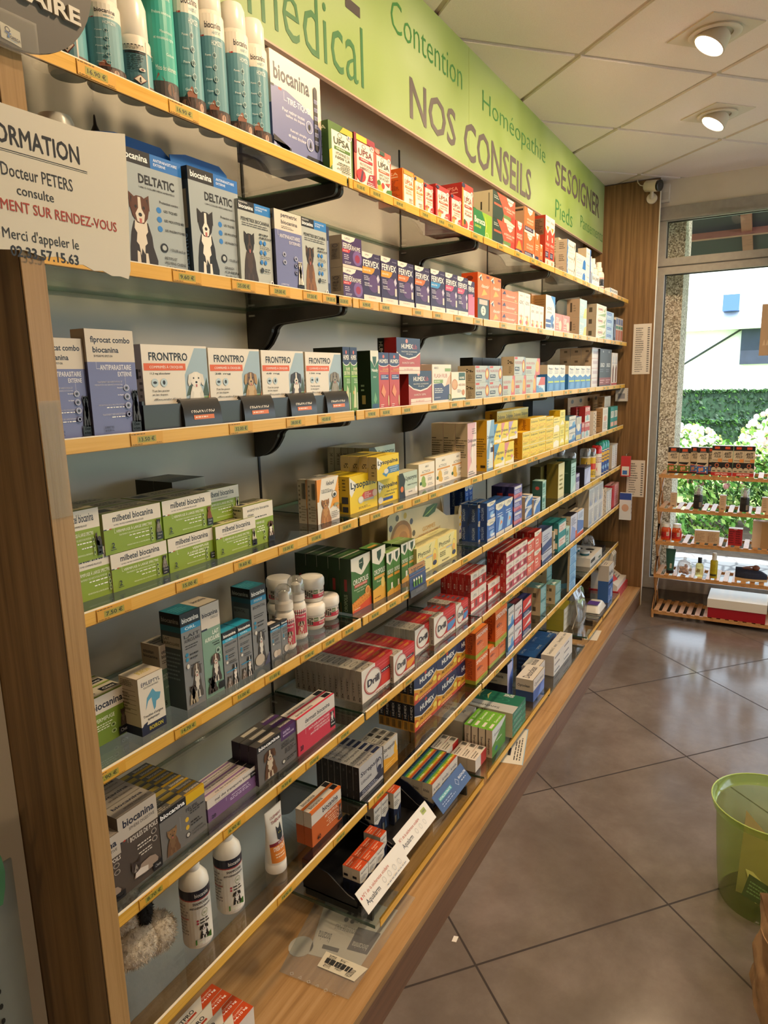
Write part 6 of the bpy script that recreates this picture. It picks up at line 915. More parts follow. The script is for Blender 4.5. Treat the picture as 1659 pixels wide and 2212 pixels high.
it('drill',0.8217,0.0332,0.667,0.1616,0.0165,0.0885,'red and white throat pastille carton with large ring logo, first block',n=(1, 12, 1))
it('drill_honey',0.9676,0.0216,0.667,0.1245,0.0165,0.0779,'red and white throat pastille carton with honey picture, second block',n=(1, 9, 1))
it('drill_honey',1.1622,0.056,0.667,0.1518,0.0165,0.078,'red and white throat pastille carton with honey picture, set back third block',n=(1, 6, 1))
it('drill_mint',1.2577,0.0388,0.667,0.1625,0.0165,0.089,'red and white throat pastille carton with blue mint, alone in front')
it('drill_mint',1.4231,0.0384,0.667,0.1018,0.0165,0.0785,'red and white throat pastille carton with blue mint, block beside the painkillers',n=(1, 6, 1))
it('drill_mint',1.3114,0.045,0.667,0.1229,0.0165,0.0706,'red and white throat pastille carton with blue mint, block behind the lone one',n=(1, 5, 1))
it('dafalgan',1.5742,0.0487,0.667,0.0725,0.022,0.0706,'red and white painkiller carton, first tower',n=(2, 5, 2))
it('dafalgan',1.7277,0.0447,0.667,0.0941,0.022,0.0657,'red and white painkiller carton, low pair',n=(2, 3, 1))
it('dafalgan_pink',1.8524,0.02,0.667,0.0834,0.025,0.0521,'red and pink painkiller carton, tall block',n=(3, 3, 3))
it('efferalgan',2.0996,0.018,0.667,0.0895,0.04,0.0483,'coral effervescent tablet carton, three high',n=(1, 1, 3))
it('efferalgan',2.1923,0.018,0.667,0.0946,0.03,0.0832,'coral effervescent tablet carton, two high',n=(1, 3, 2))
it('blue_bag_box',2.3005,0.016,0.667,0.148,0.05,0.044,'white and navy paper wrapped carton, low')
it('blue_bag_box',2.3107,0.02,0.712,0.1481,0.05,0.0986,'white and navy paper wrapped carton, on top')
it('teal_pack',2.5465,0.016,0.667,0.1329,0.025,0.0684,'teal nasal spray carton',n=(1, 3, 2))
it('beige_wide',2.5191,0.03,0.667,0.0691,0.04,0.0497,'plain beige carton beside the teal nasal sprays',n=(1, 1, 2))
it('teal_small',2.6753,0.014,0.667,0.0631,0.03,0.0889,'slim blue grey carton after the teal nasal sprays')
it('dark_top_tall',2.7557,0.014,0.667,0.1246,0.045,0.1307,'lilac and white carton with near black lid')
it('orange_base',2.8895,0.014,0.667,0.1283,0.045,0.1272,'pale blue carton with orange base')
it('beige_wide',3.2063,0.15,0.667,0.2281,0.05,0.0677,'wide beige carton at the back of the sixth shelf',n=(2, 1, 2))
it('white_print',3.1316,0.016,0.667,0.113,0.06,0.103,'white printed carton near the window end',n=(3, 1, 2))
it('dots',3.4703,0.012,0.667,0.067,0.05,0.1608,'narrow brown and white carton after the white printed block')
it('white_thin',3.5528,0.014,0.667,0.0736,0.05,0.1317,'white carton with dark side near the window end',n=(2, 1, 1))
it('redwhite_thin',3.7363,0.016,0.667,0.1872,0.05,0.1377,'pink and red carton at the window end of the sixth shelf')
it('arthroplus',0.5777,0.0277,0.419,0.1239,0.022,0.088,'orange and white joint tablet carton',n=(1, 2, 1))
it('strepsils',0.7811,0.0248,0.419,0.12,0.018,0.0929,'silver and black throat lozenge carton',n=(1, 7, 1))
it('strepsils_lemon',0.9197,0.0326,0.419,0.0796,0.024,0.0819,'silver and yellow lemon lozenge carton',n=(1, 3, 1))
it('humex_gorge',1.155,0.0583,0.419,0.1604,0.02,0.0886,'navy and gold sore throat carton',n=(3, 6, 2))
it('spedifen',1.5464,0.018,0.419,0.1131,0.045,0.0946,'orange painkiller carton with lime base, first pair',n=(1, 1, 2))
it('spedifen',1.6968,0.0261,0.419,0.102,0.045,0.0782,'orange painkiller carton with lime base, low row in front',n=(2, 1, 1))
it('spedifen',1.7471,0.022,0.486,0.1264,0.045,0.1354,'orange painkiller carton with lime base, perched on the low row')
it('aspegic_blue',1.8718,0.016,0.419,0.0677,0.035,0.0894,'white and blue powder sachet carton',n=(1, 1, 2))
it('aspegic_red',1.9451,0.016,0.419,0.0914,0.035,0.0856,'white and crimson powder sachet carton',n=(1, 1, 2))
it('red_navy',2.0483,0.016,0.419,0.1099,0.04,0.0787,'red and navy cold tablet carton',n=(1, 1, 2))
it('teal_beige',2.3346,0.03,0.419,0.0847,0.06,0.0637,'teal lozenge carton with beige end, first column',n=(1, 2, 2))
it('teal_beige',2.5771,0.075,0.419,0.0854,0.06,0.0514,'teal lozenge carton with beige end, set back column',n=(1, 2, 3))
it('teal_beige',2.5207,0.016,0.419,0.0947,0.05,0.0462,'teal lozenge carton with beige end, column beside the grey panel',n=(1, 1, 2))
it('grey_panel',2.7818,0.02,0.419,0.108,0.1,0.1848,'flat grey sided counter display standing on end',name='display_carton')
it('blue_stack',2.741,0.008,0.419,0.1206,0.011,0.0434,'pale blue contact lens carton in a narrow tower',n=(1, 1, 5))

# ---------------------------------------------------------------- round packs: cans, bottles, jars, tubes
def wrap(m_, rad, z0, z1, ops, span=200, mid=-90, c=(0, 0, 0), kk=None):
    """print round a cylinder: u runs over span degrees centred on the direction mid"""
    def mp(u, v, l):
        a = R(mid - span / 2 + u * span); rr = (rad(v) if callable(rad) else rad) + .0001 + l
        return (c[0] + rr * math.cos(a), c[1] + rr * math.sin(a), c[2] + z0 + v * (z1 - z0))
    paint(m_, mp, ops, curved=1)
CAN_F = lambda band, brand=1: [r(0, 0, 1, .80, band), r(0, .80, 1, 1, 'e2dccf'), t('biocanina', .36, .87, .66, .93, '1c2030', .02), t('HABITAT', .48, .82, .64, .85, '4a90a0', .01), r(.28, .795, .34, .81, 'b83a30'), t('HOMIZER', .46, .72, .66, .765, 'dcebea', .01), [[t(s, .34, .62 - .11 * i, .44, .64 - .11 * i, 'e4ecea'), ring(.5, .63 - .11 * i, .035, .026, 'cfe2e0', .14, 14, '3e7f88'), e(.5, .63 - .11 * i, .012, .012, '1a2a2c', 8)] for i, s in enumerate(['Puces', 'Punaises', 'Poux', 'Tiques', 'Gale'])], r(.498, .16, .502, .7, 'cfe2e0'), r(0, 0, 1, .13, '3c302c'), [e(.08 + .12 * i, .07, .05, .04, ['6a4a3a', '54403a', '7a5c4c', '4a3a38'][i % 4], 10) for i in range(8)], p([(.4, .05), (.36, .16), (.44, .22), (.52, .16), (.5, .05)], '96604c'), e(.6, .06, .04, .04, 'b8947c', 10)]
CAN_T = [r(0, 0, 1, 1, '3aa598'), t('Frelons asiatiques', .3, .66, .62, .69, 'bfe4dc'), t('Moustiques', .4, .52, .62, .55, 'bfe4dc'), t('et moustiques tigres', .3, .47, .64, .50, 'bfe4dc'), t('Mouches', .46, .78, .62, .81, 'bfe4dc'), t('Guêpes', .48, .35, .62, .38, 'bfe4dc'), t('Mites des vêtements', .3, .24, .66, .28, 'dcefe6', .006), r(0, 0, 1, .16, '44403e'), p([(.3, .04), (.27, .14), (.33, .22), (.42, .17), (.42, .04)], '8a5444'), e(.52, .1, .06, .05, '7a5c4c', 10), e(.62, .06, .07, .04, '64504a', 10)]
CAN_W = [r(0, 0, .56, .78, '4a7680'), r(.56, 0, 1, .78, '62a0a8'), r(.55, 0, .575, 1, 'd0c8bc'), r(.2, .8, .52, .9, 'c8beae'), r(.22, .88, .5, .9, '1a1a1e'), g(.24, .8, .5, .87, 3, '7a7466'), r(.22, .72, .53, .77, '16161a'), g(.24, .38, .5, .7, 9, '1c3438'), e(.46, .4, .05, .035, 'd8d0c4', 12), e(.46, .4, .02, .025, '5a2a24', 8), p([(.32, .2), (.42, .3), (.52, .2), (.42, .1)], '7a2e22'), p([(.335, .2), (.42, .285), (.505, .2), (.42, .115)], 'e0d6c4'), t('!', .41, .14, .43, .25, '1a1a1a', .03), g(.24, .02, .5, .08, 2, '1c3438'), t('biocanina', .68, .86, .95, .92, '1c2030', .02), r(0, .78, 1, .79, 'd0c8bc'), r(.56, 0, 1, .1, '6a4a3c')]
def can(x, y, hb, hc, ops, mid, lab, rad=.0262):
    o = empty('aerosol_can', (x, y, SZ[0] - .0038)); tag(o, lab, 'spray can', 'aerosol cans on the topmost shelf')
    m_ = MB(); m_.lathe([(.0005, .003), (rad - .006, .002), (rad - .002, 0), (rad, .003), (rad, hb), (rad - .003, hb + .006), (rad * .86, hb + .009)], lambda i: 'steel' if i < 2 else 'ddd6c8', 32); wrap(m_, rad, .006, hb - .001, ops, 210, mid); m_.build('body', o)
    MB().lathe([(rad * .86, hb + .005), (rad - .0025, hb + .008), (rad - .003, hb + hc * .8), (rad - .007, hb + hc), (.0005, hb + hc + .001)], '!e6e1d6', 32).build('cap', o)
can(.142, .05, .125, .05, CAN_W, -110, 'aerosol can at the start of the row, mostly hidden by the round grey sign')
can(.196, .040, .10, .05, CAN_F('6e9da5'), -118, 'short blue green insect spray can next to the round grey sign')
can(.2495, .040, .074, .06, CAN_W, -98, 'shortest spray can with white cap and warning diamond turned outward')
can(.3035, .042, .19, .05, CAN_T, -104, 'turquoise spray can, brightest of the row on the topmost shelf')
can(.362, .043, .19, .05, CAN_F('5f949d'), -108, 'tall blue green spray can directly after the turquoise one')
can(.4205, .043, .175, .05, CAN_F('5c8d97'), -120, 'tall blue green spray can, second after the turquoise one')
can(.481, .042, .17, .05, CAN_F('5f919c'), -108, 'tall blue green spray can, second before the tick remover display')
can(.5335, .043, .165, .05, CAN_F('5f919c'), -118, 'last blue green spray can, touching the tick remover display')
def bottle(name, loc, prof, key, lab, cat, parts=(), prints=(), sy=1, group=None, rz=0):
    o = empty(name, loc, rz); tag(o, lab, cat, group); m_ = MB(); m_.lathe(prof, key, 28, sy=sy)
    for rad, z0, z1, ops, span, mid in prints: wrap(m_, rad, z0, z1, ops, span, mid)
    m_.build('body', o)
    for nm, pr, k in parts: MB().lathe(pr, k, 24, sy=sy).build(nm, o)
    return o
for i, x in enumerate((3.135, 3.21, 3.285, 3.43)):
    bottle('spray_bottle', (x, .075, SZ[0] - .0038), [(.0005, .0), (.028, 0), (.03, .003), (.03, .10), (.026, .112), (.016, .118)], '!e6dfd2', 'white repellent spray bottle with black letter label, %s, near the window' % ['first of four', 'second of four', 'third of four', 'standing apart'][i], 'bottle',
           [('pump', [(.016, .116), (.02, .118), (.019, .136), (.015, .14), (.014, .166), (.0005, .168)], '!ece6da')], [(.03, .02, .09, [r(.1, .3, .9, .8, '17171b'), p([(.2, .4), (.3, .75), (.36, .75), (.3, .4)], 'e8e2d8'), p([(.45, .75), (.55, .4), (.6, .4), (.52, .75)], 'e8e2d8'), r(.1, .84, .9, .9, 'c87a6a'), r(.1, .12, .9, .22, 'd89a8a')], 190, -110)], group='white spray bottles on the topmost shelf')
# pointed silver bottle and white cap behind the notice
bottle('nozzle_bottle', (.2185, .10, SZ[1] - .0038), [(.0005, 0), (.018, 0), (.019, .01), (.019, .14), (.0125, .178)], '!8f8e88', 'silver bottle with a pointed black nozzle behind the taped notice', 'bottle', [('nozzle', [(.0125, .178), (.0105, .19), (.0075, .206), (.0028, .216), (.0015, .229), (.0004, .231)], '!15151a')])
bottle('capped_jar', (.149, .10, SZ[1] - .0038), [(.0005, 0), (.024, 0), (.025, .004), (.025, .17)], '!c9c2b6', 'pale jar with rounded white cap just above the taped notice', 'jar', [('cap', [(.025, .165), (.0255, .20), (.022, .208), (.0005, .21)], '!d8d0c4')])
# hang tabs on the two collar boxes
for o in list(COL.objects):
    if o.name.startswith('collar_box'):
        w_ = .129 if '001' not in o.name else .12
        m_ = MB(); y_ = .021; pr = [(.0, .165), (w_, .165), (w_ - .002, .185), (w_ - .02, .196), (.02, .196), (-.02 + .005, .188), (-.012, .165)]
        m_.prism(pr, 'y', y_, y_ + .0015, '!2466ad'); m_.build('hang_tab', o)
# grey counter tray with four name plates
tr = empty('counter_tray', (.185, .012, SZ[2] - .0038)); tag(tr, 'charcoal counter tray holding the white dog chew boxes', 'display tray')
m_ = MB(); K = '!343230'; wt = .582
m_.box(0, .002, 0, wt, .075, .012, K); m_.box(0, .0, 0, wt, .004, .042, K); m_.box(0, .002, 0, .004, .075, .048, K); m_.box(wt - .004, .002, 0, wt, .075, .048, K)

m_.build('body', tr)
for i, x in enumerate((.078, .225, .365, .492)):
    m_ = MB(); rows = [[(x + s_ * .088, yy, zz) for s_ in (0, .03, .12, .5, .88, .97, 1)] for yy, zz in ((-.0065, .0), (-.0065, .012), (-.004, .034), (.002, .047), (.007, .049), (.010, .044))]
    m_.grid(rows, '!32312f'); m_.poly([(x, -.0065, 0), (x, -.0065, .012), (x, -.004, .034), (x, .002, .047), (x, .007, .049), (x, .008, .02), (x, .002, 0)][::-1], '!2c2d2f')
    paint(m_, lambda u, v, l: (x + u * .088, -.0066 + .004 * v * v - l * 1.5, .010 + v * .026), [t('FRONTPRO', .2, .58, .82, .92, 'e4ded2', .02), r(.24, .16, .78, .44, 'd8743c'), g(.28, .2, .74, .4, 1, 'f0dcc8')]); m_.build('name_plate', tr)
# shelf five: mist bottles, balm jars, promotion tag, gum display
z = SZ[4] - .0038
LB = [r(0, .1, .62, 1, 'b83a50'), r(0, .82, 1, 1, 'ddd6ca'), t('biocanina', .25, .86, .6, .96, '1c2030', .02), t('Mousse', .3, .7, .55, .78, 'e8dcd4'), pet(.3, .1, .26, .5, 'b89a78', 'd8c8b4', '4a3a30', 0), r(.62, .1, 1, .8, 'c8beb0'), g(.05, .5, .22, .75, 4, 'e0b8bc'), r(0, 0, 1, .1, 'd8d0c4')]
for i, (x, y) in enumerate(((.5555, .056), (.6195, .072))):
    o = bottle('mist_bottle', (x, y, z), [(.0005, 0), (.019, 0), (.0215, .003), (.0215, .075), (.019, .083), (.014, .088)], '!ddd6ca', 'white mist bottle with pink pug label and clear dome, ' + ['beside the small grey cartons', 'next to the balm jars'][i], 'bottle', [('pump', [(.016, .088), (.0195, .089), (.0195, .104), (.012, .108), (.011, .124), (.006, .128), (.0005, .129)], '!e2dcd0'), ('dome', [(.0195, .104), (.0195, .122), (.017, .135), (.010, .1425), (.0005, .1445)], 'clear_cap')], [(.0215, .006, .07, LB, 230, -100)], group='mist bottles on the fifth shelf')
JB = [r(0, 0, 1, 1, 'b83248'), r(0, .45, 1, 1, 'd8d0c4'), r(.08, .1, .36, .95, 'c0b8ac'), [r(.1 + .045 * (i % 6), .15 + .13 * (i // 6), .135 + .045 * (i % 6), .25 + .13 * (i // 6), '2a2622') for i in range(36) if (i * 7) % 5 != 1], r(.38, .5, .48, .9, '4a6a3a'), t('BIO', .39, .6, .47, .8, 'e8e4d8'), t('biocanina', .54, .62, .74, .86, '1c2030', .02), t('BAUME', .5, .2, .66, .4, 'e8d0d0'), e(.72, .2, .05, .18, '6a4a38'), e(.8, .16, .05, .14, '4a3a34'), e(.66, .12, .04, .12, '8a6a50')]
def jar(x, y, zz, mid, lab):
    bottle('balm_jar', (x, y, zz), [(.0005, 0), (.024, 0), (.028, .006), (.0285, .012), (.0285, .032), (.0275, .036)], '!e0dacf', lab, 'jar', [('lid', [(.0275, .034), (.0305, .036), (.0312, .040), (.031, .052), (.028, .0575), (.02, .0595), (.0005, .060)], '!e8e3da')], [(.0285, .011, .033, JB, 210, mid)], group='white balm jars on the fifth shelf')
jar(.688, .080, z, -112, 'white balm jar at the bottom of the pile, with dark code on its label'); jar(.755, .085, z, -95, 'white balm jar standing lower down beside the green propolis carton'); jar(.703, .090, z + .0605, -110, 'white balm jar sitting on top of the other jars'); jar(.665, .155, z, -100, 'white balm jar behind, lid just showing over the mist bottles'); jar(.665, .155, z + .0605, -100, 'white balm jar stacked at the back behind the mist bottles')
pt = empty('promotion_tag', (1.02, -.004, SZ[4])); tag(pt, 'blue and tan promotion card for two euros off, hanging over the rail', 'price card')
m_ = MB(); wd = .098
m_.grid([[(u * wd, yy, zz) for u in (0, 1)] for yy, zz in ((.004, .062), (.0, .04), (-.001, .02), (-.001, .0), (-.002, -.022))], '3a4a78', False); m_.grid([[(u * wd, yy + .0006, zz) for u in (1, 0)] for yy, zz in ((.004, .062), (.0, .04), (-.001, .02), (-.001, .0), (-.002, -.022))], '8a8a88', False)
mp = lambda u, v, l: (u * wd, -.002 + .006 * max(0, (v - .25) / .75) ** 1.5 - .0008 - l, -.022 + v * .084)
paint(m_, mp, [r(0, .68, 1, 1, 'a8743c'), t('2.00', .12, .74, .46, .93, '2a1c2c', .02, 0, .15), t('€', .48, .82, .54, .92, '2a1c2c', .02), g(.56, .76, .96, .92, 2, '2a1c2c'), [p([(.2 + .15 * i, .32), (.29 + .15 * i, .32), (.3 + .15 * i, .58), (.2 + .15 * i, .58)], c) for i, c in enumerate(('5a8a3a', '4f7f34', '6a9a44', '5f8f3c'))], [r(.21 + .15 * i, .5, .29 + .15 * i, .58, 'dcd8c8') for i in range(4)], r(0, 0, 1, .24, '5a5a5c'), g(.34, .1, .9, .2, 2, '8a8a8c')]); m_.build('card', pt)
gd = empty('gum_display', (1.10, .105, SZ[4] - .0038)); tag(gd, 'tan cardboard counter display for throat gums, half empty, with leaf emblem', 'display box')
CB = 'c4b38c'
m_ = MB(); m_.prism([(0, 0), (.50, 0), (.50, .10), (.40, .115), (.28, .175), (.02, .19), (0, .18)], 'y', 0, .003, CB)
paint(m_, lambda u, v, l: (u * .5, -l, v * .2), [e(.16, .52, .135, .27, '8a5c2c', 20), e(.16, .52, .105, .21, 'b07a3c', 18), e(.18, .5, .06, .12, '94622c', 14), [e(.16 + .16 * math.cos(q * .62), .52 + .34 * math.sin(q * .62), .022, .05, ['4a4030', '3c3a4c', 'b8982c'][q % 3], 7) for q in range(10)], p([(.44, .72), (.5, .84), (.6, .86), (.66, .84), (.62, .72), (.52, .68)], '2f4f24'), p([(.44, .70), (.52, .76), (.64, .84), (.53, .74)], '8aa84a'), t('GOMMES', .44, .48, .62, .55, 'b8862c', .006), t('GORGE SENSIBLE', .38, .38, .70, .45, 'b8862c', .006)]); m_.build('printed_panel', gd)
m_ = MB(); m_.prism([(0, 0), (.56, 0), (.56, .15), (.50, .18), (.3, .19), (0, .19)], 'y', .085, .088, 'bda97e'); m_.build('back_panel', gd)
m_ = MB(); m_.prism([(0, 0), (.085, 0), (.085, .15), (.082, .14), (.07, .05), (.035, .035), (.03, .12), (0, .125)], 'x', .535, .5385, 'd6cba8'); paint(m_, lambda u, v, l: (.535 - l, (.085 - u * .085), v * .16), [e(.88, .5 - .08 * i, .05, .035, c, 9) for i, c in enumerate(('d8b02c', 'e0bc3a', 'd8b02c', '8a7aa0', '6a5a90'))] + [r(.0, 0, 1, .1, '24382c')]); m_.build('end_panel', gd)
MB().box(.0, .003, .001, .535, .085, .004, CB).build('floor_panel', gd)
paint_end = MB(); paint_end.prism([(.5, 0), (.536, 0), (.536, .125), (.515, .13), (.5, .11)], 'y', -.001, .002, 'e0d8c0'); paint(paint_end, lambda u, v, l: (.5 + u * .036, -.001 - l, v * .125), [e(.5 + .2 * (-1) ** i, .8 - .1 * i, .22, .05, c, 8) for i, c in enumerate(('d8b02c', 'e4c43a', 'd8a82c', 'e0bc3a', '8a7aa0', '7a6a98'))] + [r(0, 0, 1, .08, '24382c')]); paint_end.build('flower_strip', gd)
# hair sprays with clear, red and teal caps near the window
def spray(x, y, capk, band, lab, h=.135, rad=.03, clearcap=0):
    m2 = [('cap', [(rad - .002, h), (rad, h + .002), (rad, h + .035), (rad - .006, h + .044), (.0005, h + .046)], capk)]
    if clearcap: m2.append(('nozzle', [(.011, h), (.011, h + .02), (.006, h + .024), (.0005, h + .024)], '!1c1c1e'))
    bottle('repellent_can', (x, y, z), [(.0005, 0), (rad, 0), (rad, h - .004), (rad - .004, h)], '!d8d2c6', lab, 'spray can', m2, [(rad, .004, h - .006, band, 220, -110)], group='repellent cans on the fifth shelf')
GB = [r(0, 0, 1, 1, '1c1a18'), r(0, .55, 1, 1, 'b8962c'), e(.5, .75, .2, .14, '1c1a18'), e(.5, .75, .16, .1, 'c8a83a'), g(.3, .1, .7, .45, 4, 'c8b88a'), r(0, .48, 1, .54, '8a2a22')]
spray(3.055, .105, 'clear_cap', GB, 'black and gold repellent can with clear cap, first in front', .12, .032, 1); spray(3.20, .060, 'clear_cap', GB, 'black and gold repellent can with clear cap, second in front', .128, .028, 1); spray(3.10, .175, 'clear_cap', GB, 'black and gold repellent can with clear cap, set back behind', .135, .032, 1); spray(3.30, .05, 'clear_cap', [r(0, 0, 1, 1, 'd8b42a'), r(0, .4, 1, .7, 'c03a2a'), g(.2, .1, .8, .35, 3, '333')], 'yellow and red repellent can with clear cap', .12, .024, 1)
spray(3.40, .045, '!c0201f', [r(0, 0, 1, 1, 'ddd8cc'), e(.5, .3, .26, .2, 'c8282a'), g(.2, .6, .8, .9, 3, '8a3a34')], 'white repellent can with bright red cap', .125, .028)
for i, x in enumerate((3.50, 3.565, 3.63)): spray(x, .05, '!1f9a86', [r(0, 0, 1, 1, '2b4a90'), r(0, .5, 1, .95, 'd8a82c'), g(.2, .55, .8, .85, 2, '3a3a5a'), [e(.3 + .2 * q, .25, .08, .1, '8ab4d8', 8) for q in range(3)]], 'blue and yellow insect spray with teal cap, ' + NTH[i] + ' of three', .135, .026)
# price hooks with packs on the window-end upright
def hang(x, y, zt, w_, h_, body, lab, name='blister_pack', extra=()):
    o = empty(name, (x, y, zt)); tag(o, lab, 'hanging pack')
    m_ = MB(); m_.box(-.012, -w_ / 2, -h_, .012, w_ / 2, 0, body); paint(m_, lambda u, v, l: (-.012 - l, w_ / 2 - u * w_, -h_ + v * h_), list(extra)); paint(m_, lambda u, v, l: (-.012 + u * .024, -w_ / 2 - l, -h_ + v * h_), [g(.1, .2, .9, .8, 4, '777')]); m_.build('card', o)
    MB().tube([(.0, 0, .012), (.015, 0, .011), (3.947 - x, 0, .010)], .0015, 'steel', 6).build('hook', o); MB().tube([(0, 0, -.001), (0, 0, .013)], .0012, 'steel', 6).build('loop', o)
hang(3.87, -.031, .975, .055, .125, 'b83034', 'red and white blister pack hanging from the window-end upright', extra=[r(.1, .05, .9, .5, 'd8d4d0'), r(.2, .1, .7, .3, '3a6ab0')])
hang(3.87, -.039, .745, .07, .17, 'd8dce0', 'white and blue hanging pack with bare feet picture, low on the upright', extra=[r(0, .75, 1, 1, '2a4a9a'), e(.5, .45, .3, .14, 'd0a890')])
hang(3.915, .02, 1.39, .07, .08, 'c4c0ba', 'grey plastic pack drooping under the third shelf by the window', extra=[r(.2, .2, .8, .6, '8a8a90')])
hang(3.915, .10, 1.66 + .12, .06, .15, '5a7ab0', 'blue hanging blister pack at the window end of the second shelf', extra=[r(.1, .1, .9, .5, 'd8d8d8')])
hang(3.915, .10, 1.415 + .14, .06, .15, '8a9ac0', 'pale blue hanging blister pack at the window end of the third shelf', extra=[r(.1, .1, .9, .5, 'd8d0c8')])

# ---------------------------------------------------------------- seventh shelf
z = SZ[6] - .0038
SB = [r(0, 0, 1, 1, 'dcd5c8'), r(0, .84, 1, 1, '1c2030'), r(0, .82, 1, .84, 'b03a3a'), t('biocanina', .4, .88, .66, .95, 'e8e4dc', .01), t('SHAMPOOING', .36, .74, .66, .79, '1c2030', .02), t('ANTI-DÉMANGEAISONS', .3, .67, .7, .715, '1c2030', .02), ring(.56, .57, .06, .07, '7a8a5a', .1), t('BIO', .53, .55, .6, .59, '7a8a5a'), e(.42, .46, .02, .02, 'b03a50'), e(.42, .41, .02, .02, 'b03a50'), g(.46, .38, .68, .49, 2, '333'), pet(.42, .12, .2, .26, '1f1c1c', 'e4ded4', '2a2624', 0), p([(.36, .02), (.66, .06), (.66, .18), (.5, .12), (.36, .12)], '3c7a2a'), t('CHIEN', .4, .045, .5, .08, 'e8f0d8'), g(.1, .2, .28, .78, 10, '8a8074'), r(.1, .5, .28, .52, 'b03a3a')]
SP = [(.0005, 0), (.026, 0), (.0285, .004), (.0285, .128), (.0265, .14), (.018, .152), (.0125, .157)]
for i, (x, y) in enumerate(((.256, .072), (.352, .075))):
    bottle('shampoo_bottle', (x, y, z), SP, '!ded8cc', 'white pet shampoo bottle with black band, ' + ['first from the oak upright', 'second, beside the standing tube'][i], 'bottle', [('cap', [(.0125, .155), (.0135, .157), (.0135, .178), (.0125, .181), (.0005, .182)], '!e4dfd5')], [(.0285, .008, .126, SB, 220, -112)], group='shampoo bottles on the seventh shelf')
tb = empty('cream_tube', (.485, .062, z), R(0)); tag(tb, 'white and orange calming cream tube with cat picture, standing on its cap', 'tube')
MB().lathe([(.0005, 0), (.0225, 0), (.024, .002), (.024, .022), (.022, .025)], '!e0dace', 24).build('cap', tb)
def tub_pt(a, zz):
    q = min(1, max(0, (zz - .025) / .125)); a_ = .0235 * (1 - q) + .0285 * q; b_ = .0235 * (1 - q) + .0012 * q; return (a_ * math.cos(a), b_ * math.sin(a), zz)
m_ = MB(); m_.grid([[tub_pt(2 * math.pi * j / 28, zz) for j in range(28)] for zz in (.025, .04, .06, .08, .1, .12, .138, .15)], '!dcd6ca', True, True)
def tmp(u, v, l):
    zz = .026 + v * .122; x_, y_, _ = tub_pt(R(-160 + 140 * u), zz); return (x_, y_ - l - .0002, zz)
paint(m_, tmp, [r(0, .02, 1, .34, 'd07a2a'), r(0, .34, 1, .40, '7a1f2c'), t('STRESS CONTROL', .16, .24, .9, .32, 'f0e4d4', .02), g(.2, .1, .8, .2, 2, 'f0d8b8'), t('VITAL FORCE', .4, .35, .8, .39, 'e8d8d0'), p([(.42, .44), (.44, .68), (.52, .62), (.6, .63), (.68, .7), (.72, .5), (.66, .42), (.52, .40)], '17171b'), e(.52, .54, .02, .015, 'c8b83a', 8), e(.6, .54, .02, .015, 'c8b83a', 8), t('CLÉMENT', .24, .84, .84, .9, '8a1f34', .006), t('THÉKAN', .26, .75, .84, .82, '8a1f34', .006)], curved=1); m_.build('body', tb)
pz = SZ[6] - .0038
pl = empty('plush_dog', (.155, .17, pz + .014)); tag(pl, 'cream plush dog lying behind the oak upright, black ear and muzzle showing', 'soft toy')
def furry(m_, c, r3, n, key, rnd, ln=.007):
    m_.ball(c, r3, key, 18, 12)
    for q in range(n):
        d = Vector((rnd.gauss(0, 1), rnd.gauss(0, 1), rnd.gauss(0, 1))).normalized(); b_ = Vector((c[0] + d.x * r3[0], c[1] + d.y * r3[1], c[2] + d.z * r3[2])); nn = Vector((d.x / r3[0], d.y / r3[1], d.z / r3[2])).normalized()
        w_ = nn.orthogonal().normalized() * .0007; w_.rotate(Matrix.Rotation(rnd.uniform(0, 6.28), 3, nn)); tip = b_ + (nn + Vector((rnd.uniform(-.5, .5), rnd.uniform(-.5, .5), rnd.uniform(-.9, .2)))).normalized() * ln * rnd.uniform(.6, 1.2); m_.poly([b_ - w_, b_ + w_, tip], key)
rnd = random.Random(11)
m_ = MB(); furry(m_, (-.03, .03, .075), (.085, .07, .075), 1500, 'fur', rnd); m_.build('body', pl)
m_ = MB(); furry(m_, (.0, -.018, .092), (.042, .04, .036), 900, 'fur', rnd); m_.build('head', pl)
m_ = MB(); furry(m_, (.0, -.055, .040), (.055, .034, .034), 1200, 'fur', rnd); furry(m_, (.036, -.06, .038), (.034, .036, .036), 1300, 'fur', rnd); m_.build('muzzle', pl)
m_ = MB(); furry(m_, (.014, -.062, .100), (.015, .010, .028), 420, 'black_fur', rnd, .005); m_.build('ear', pl); m_ = MB(); m_.ball((.069, -.066, .040), (.004, .006, .005), '7a6a5a', 8, 6); m_.build('nose', pl)
# white carton of round tubs, pouch, loose items in the bay by the window
tb = empty('tub_carton', (3.225, .02, z)); tag(tb, 'open white carton with round wells holding teal tubs, on the seventh shelf', 'display box')
m_ = MB().box(0, 0, 0, .29, .16, .05, 'd8d2c6'); paint(m_, lambda u, v, l: (u * .29, -l, v * .05), [r(.05, .35, .4, .75, '1c1c20'), r(.7, .1, .9, .3, '2a5a3a'), g(.1, .1, .6, .25, 1, '8a8a80')]); paint(m_, lambda u, v, l: (u * .29, v * .16, .05 + l), [e(.3 + .22 * i, .75 - .42 * j, .085, .16, '3c3a36', 16) for i in range(3) for j in range(2)]); m_.build('carton', tb)
for i, (x, y) in enumerate(((.075, .12), (.14, .12), (.075, .05))): bottle('cream_tub', (3.225 + x, .02 + y, z + .0506), [(.0005, 0), (.026, 0), (.027, .012)], '!1f5a66', 'round teal cream tub in the white carton, ' + NTH[i], 'tub', [('lid', [(.027, .012), (.0285, .0125), (.0285, .02), (.026, .0225), (.0005, .0226)], '!c9ced0')], group='teal tubs in the white carton')
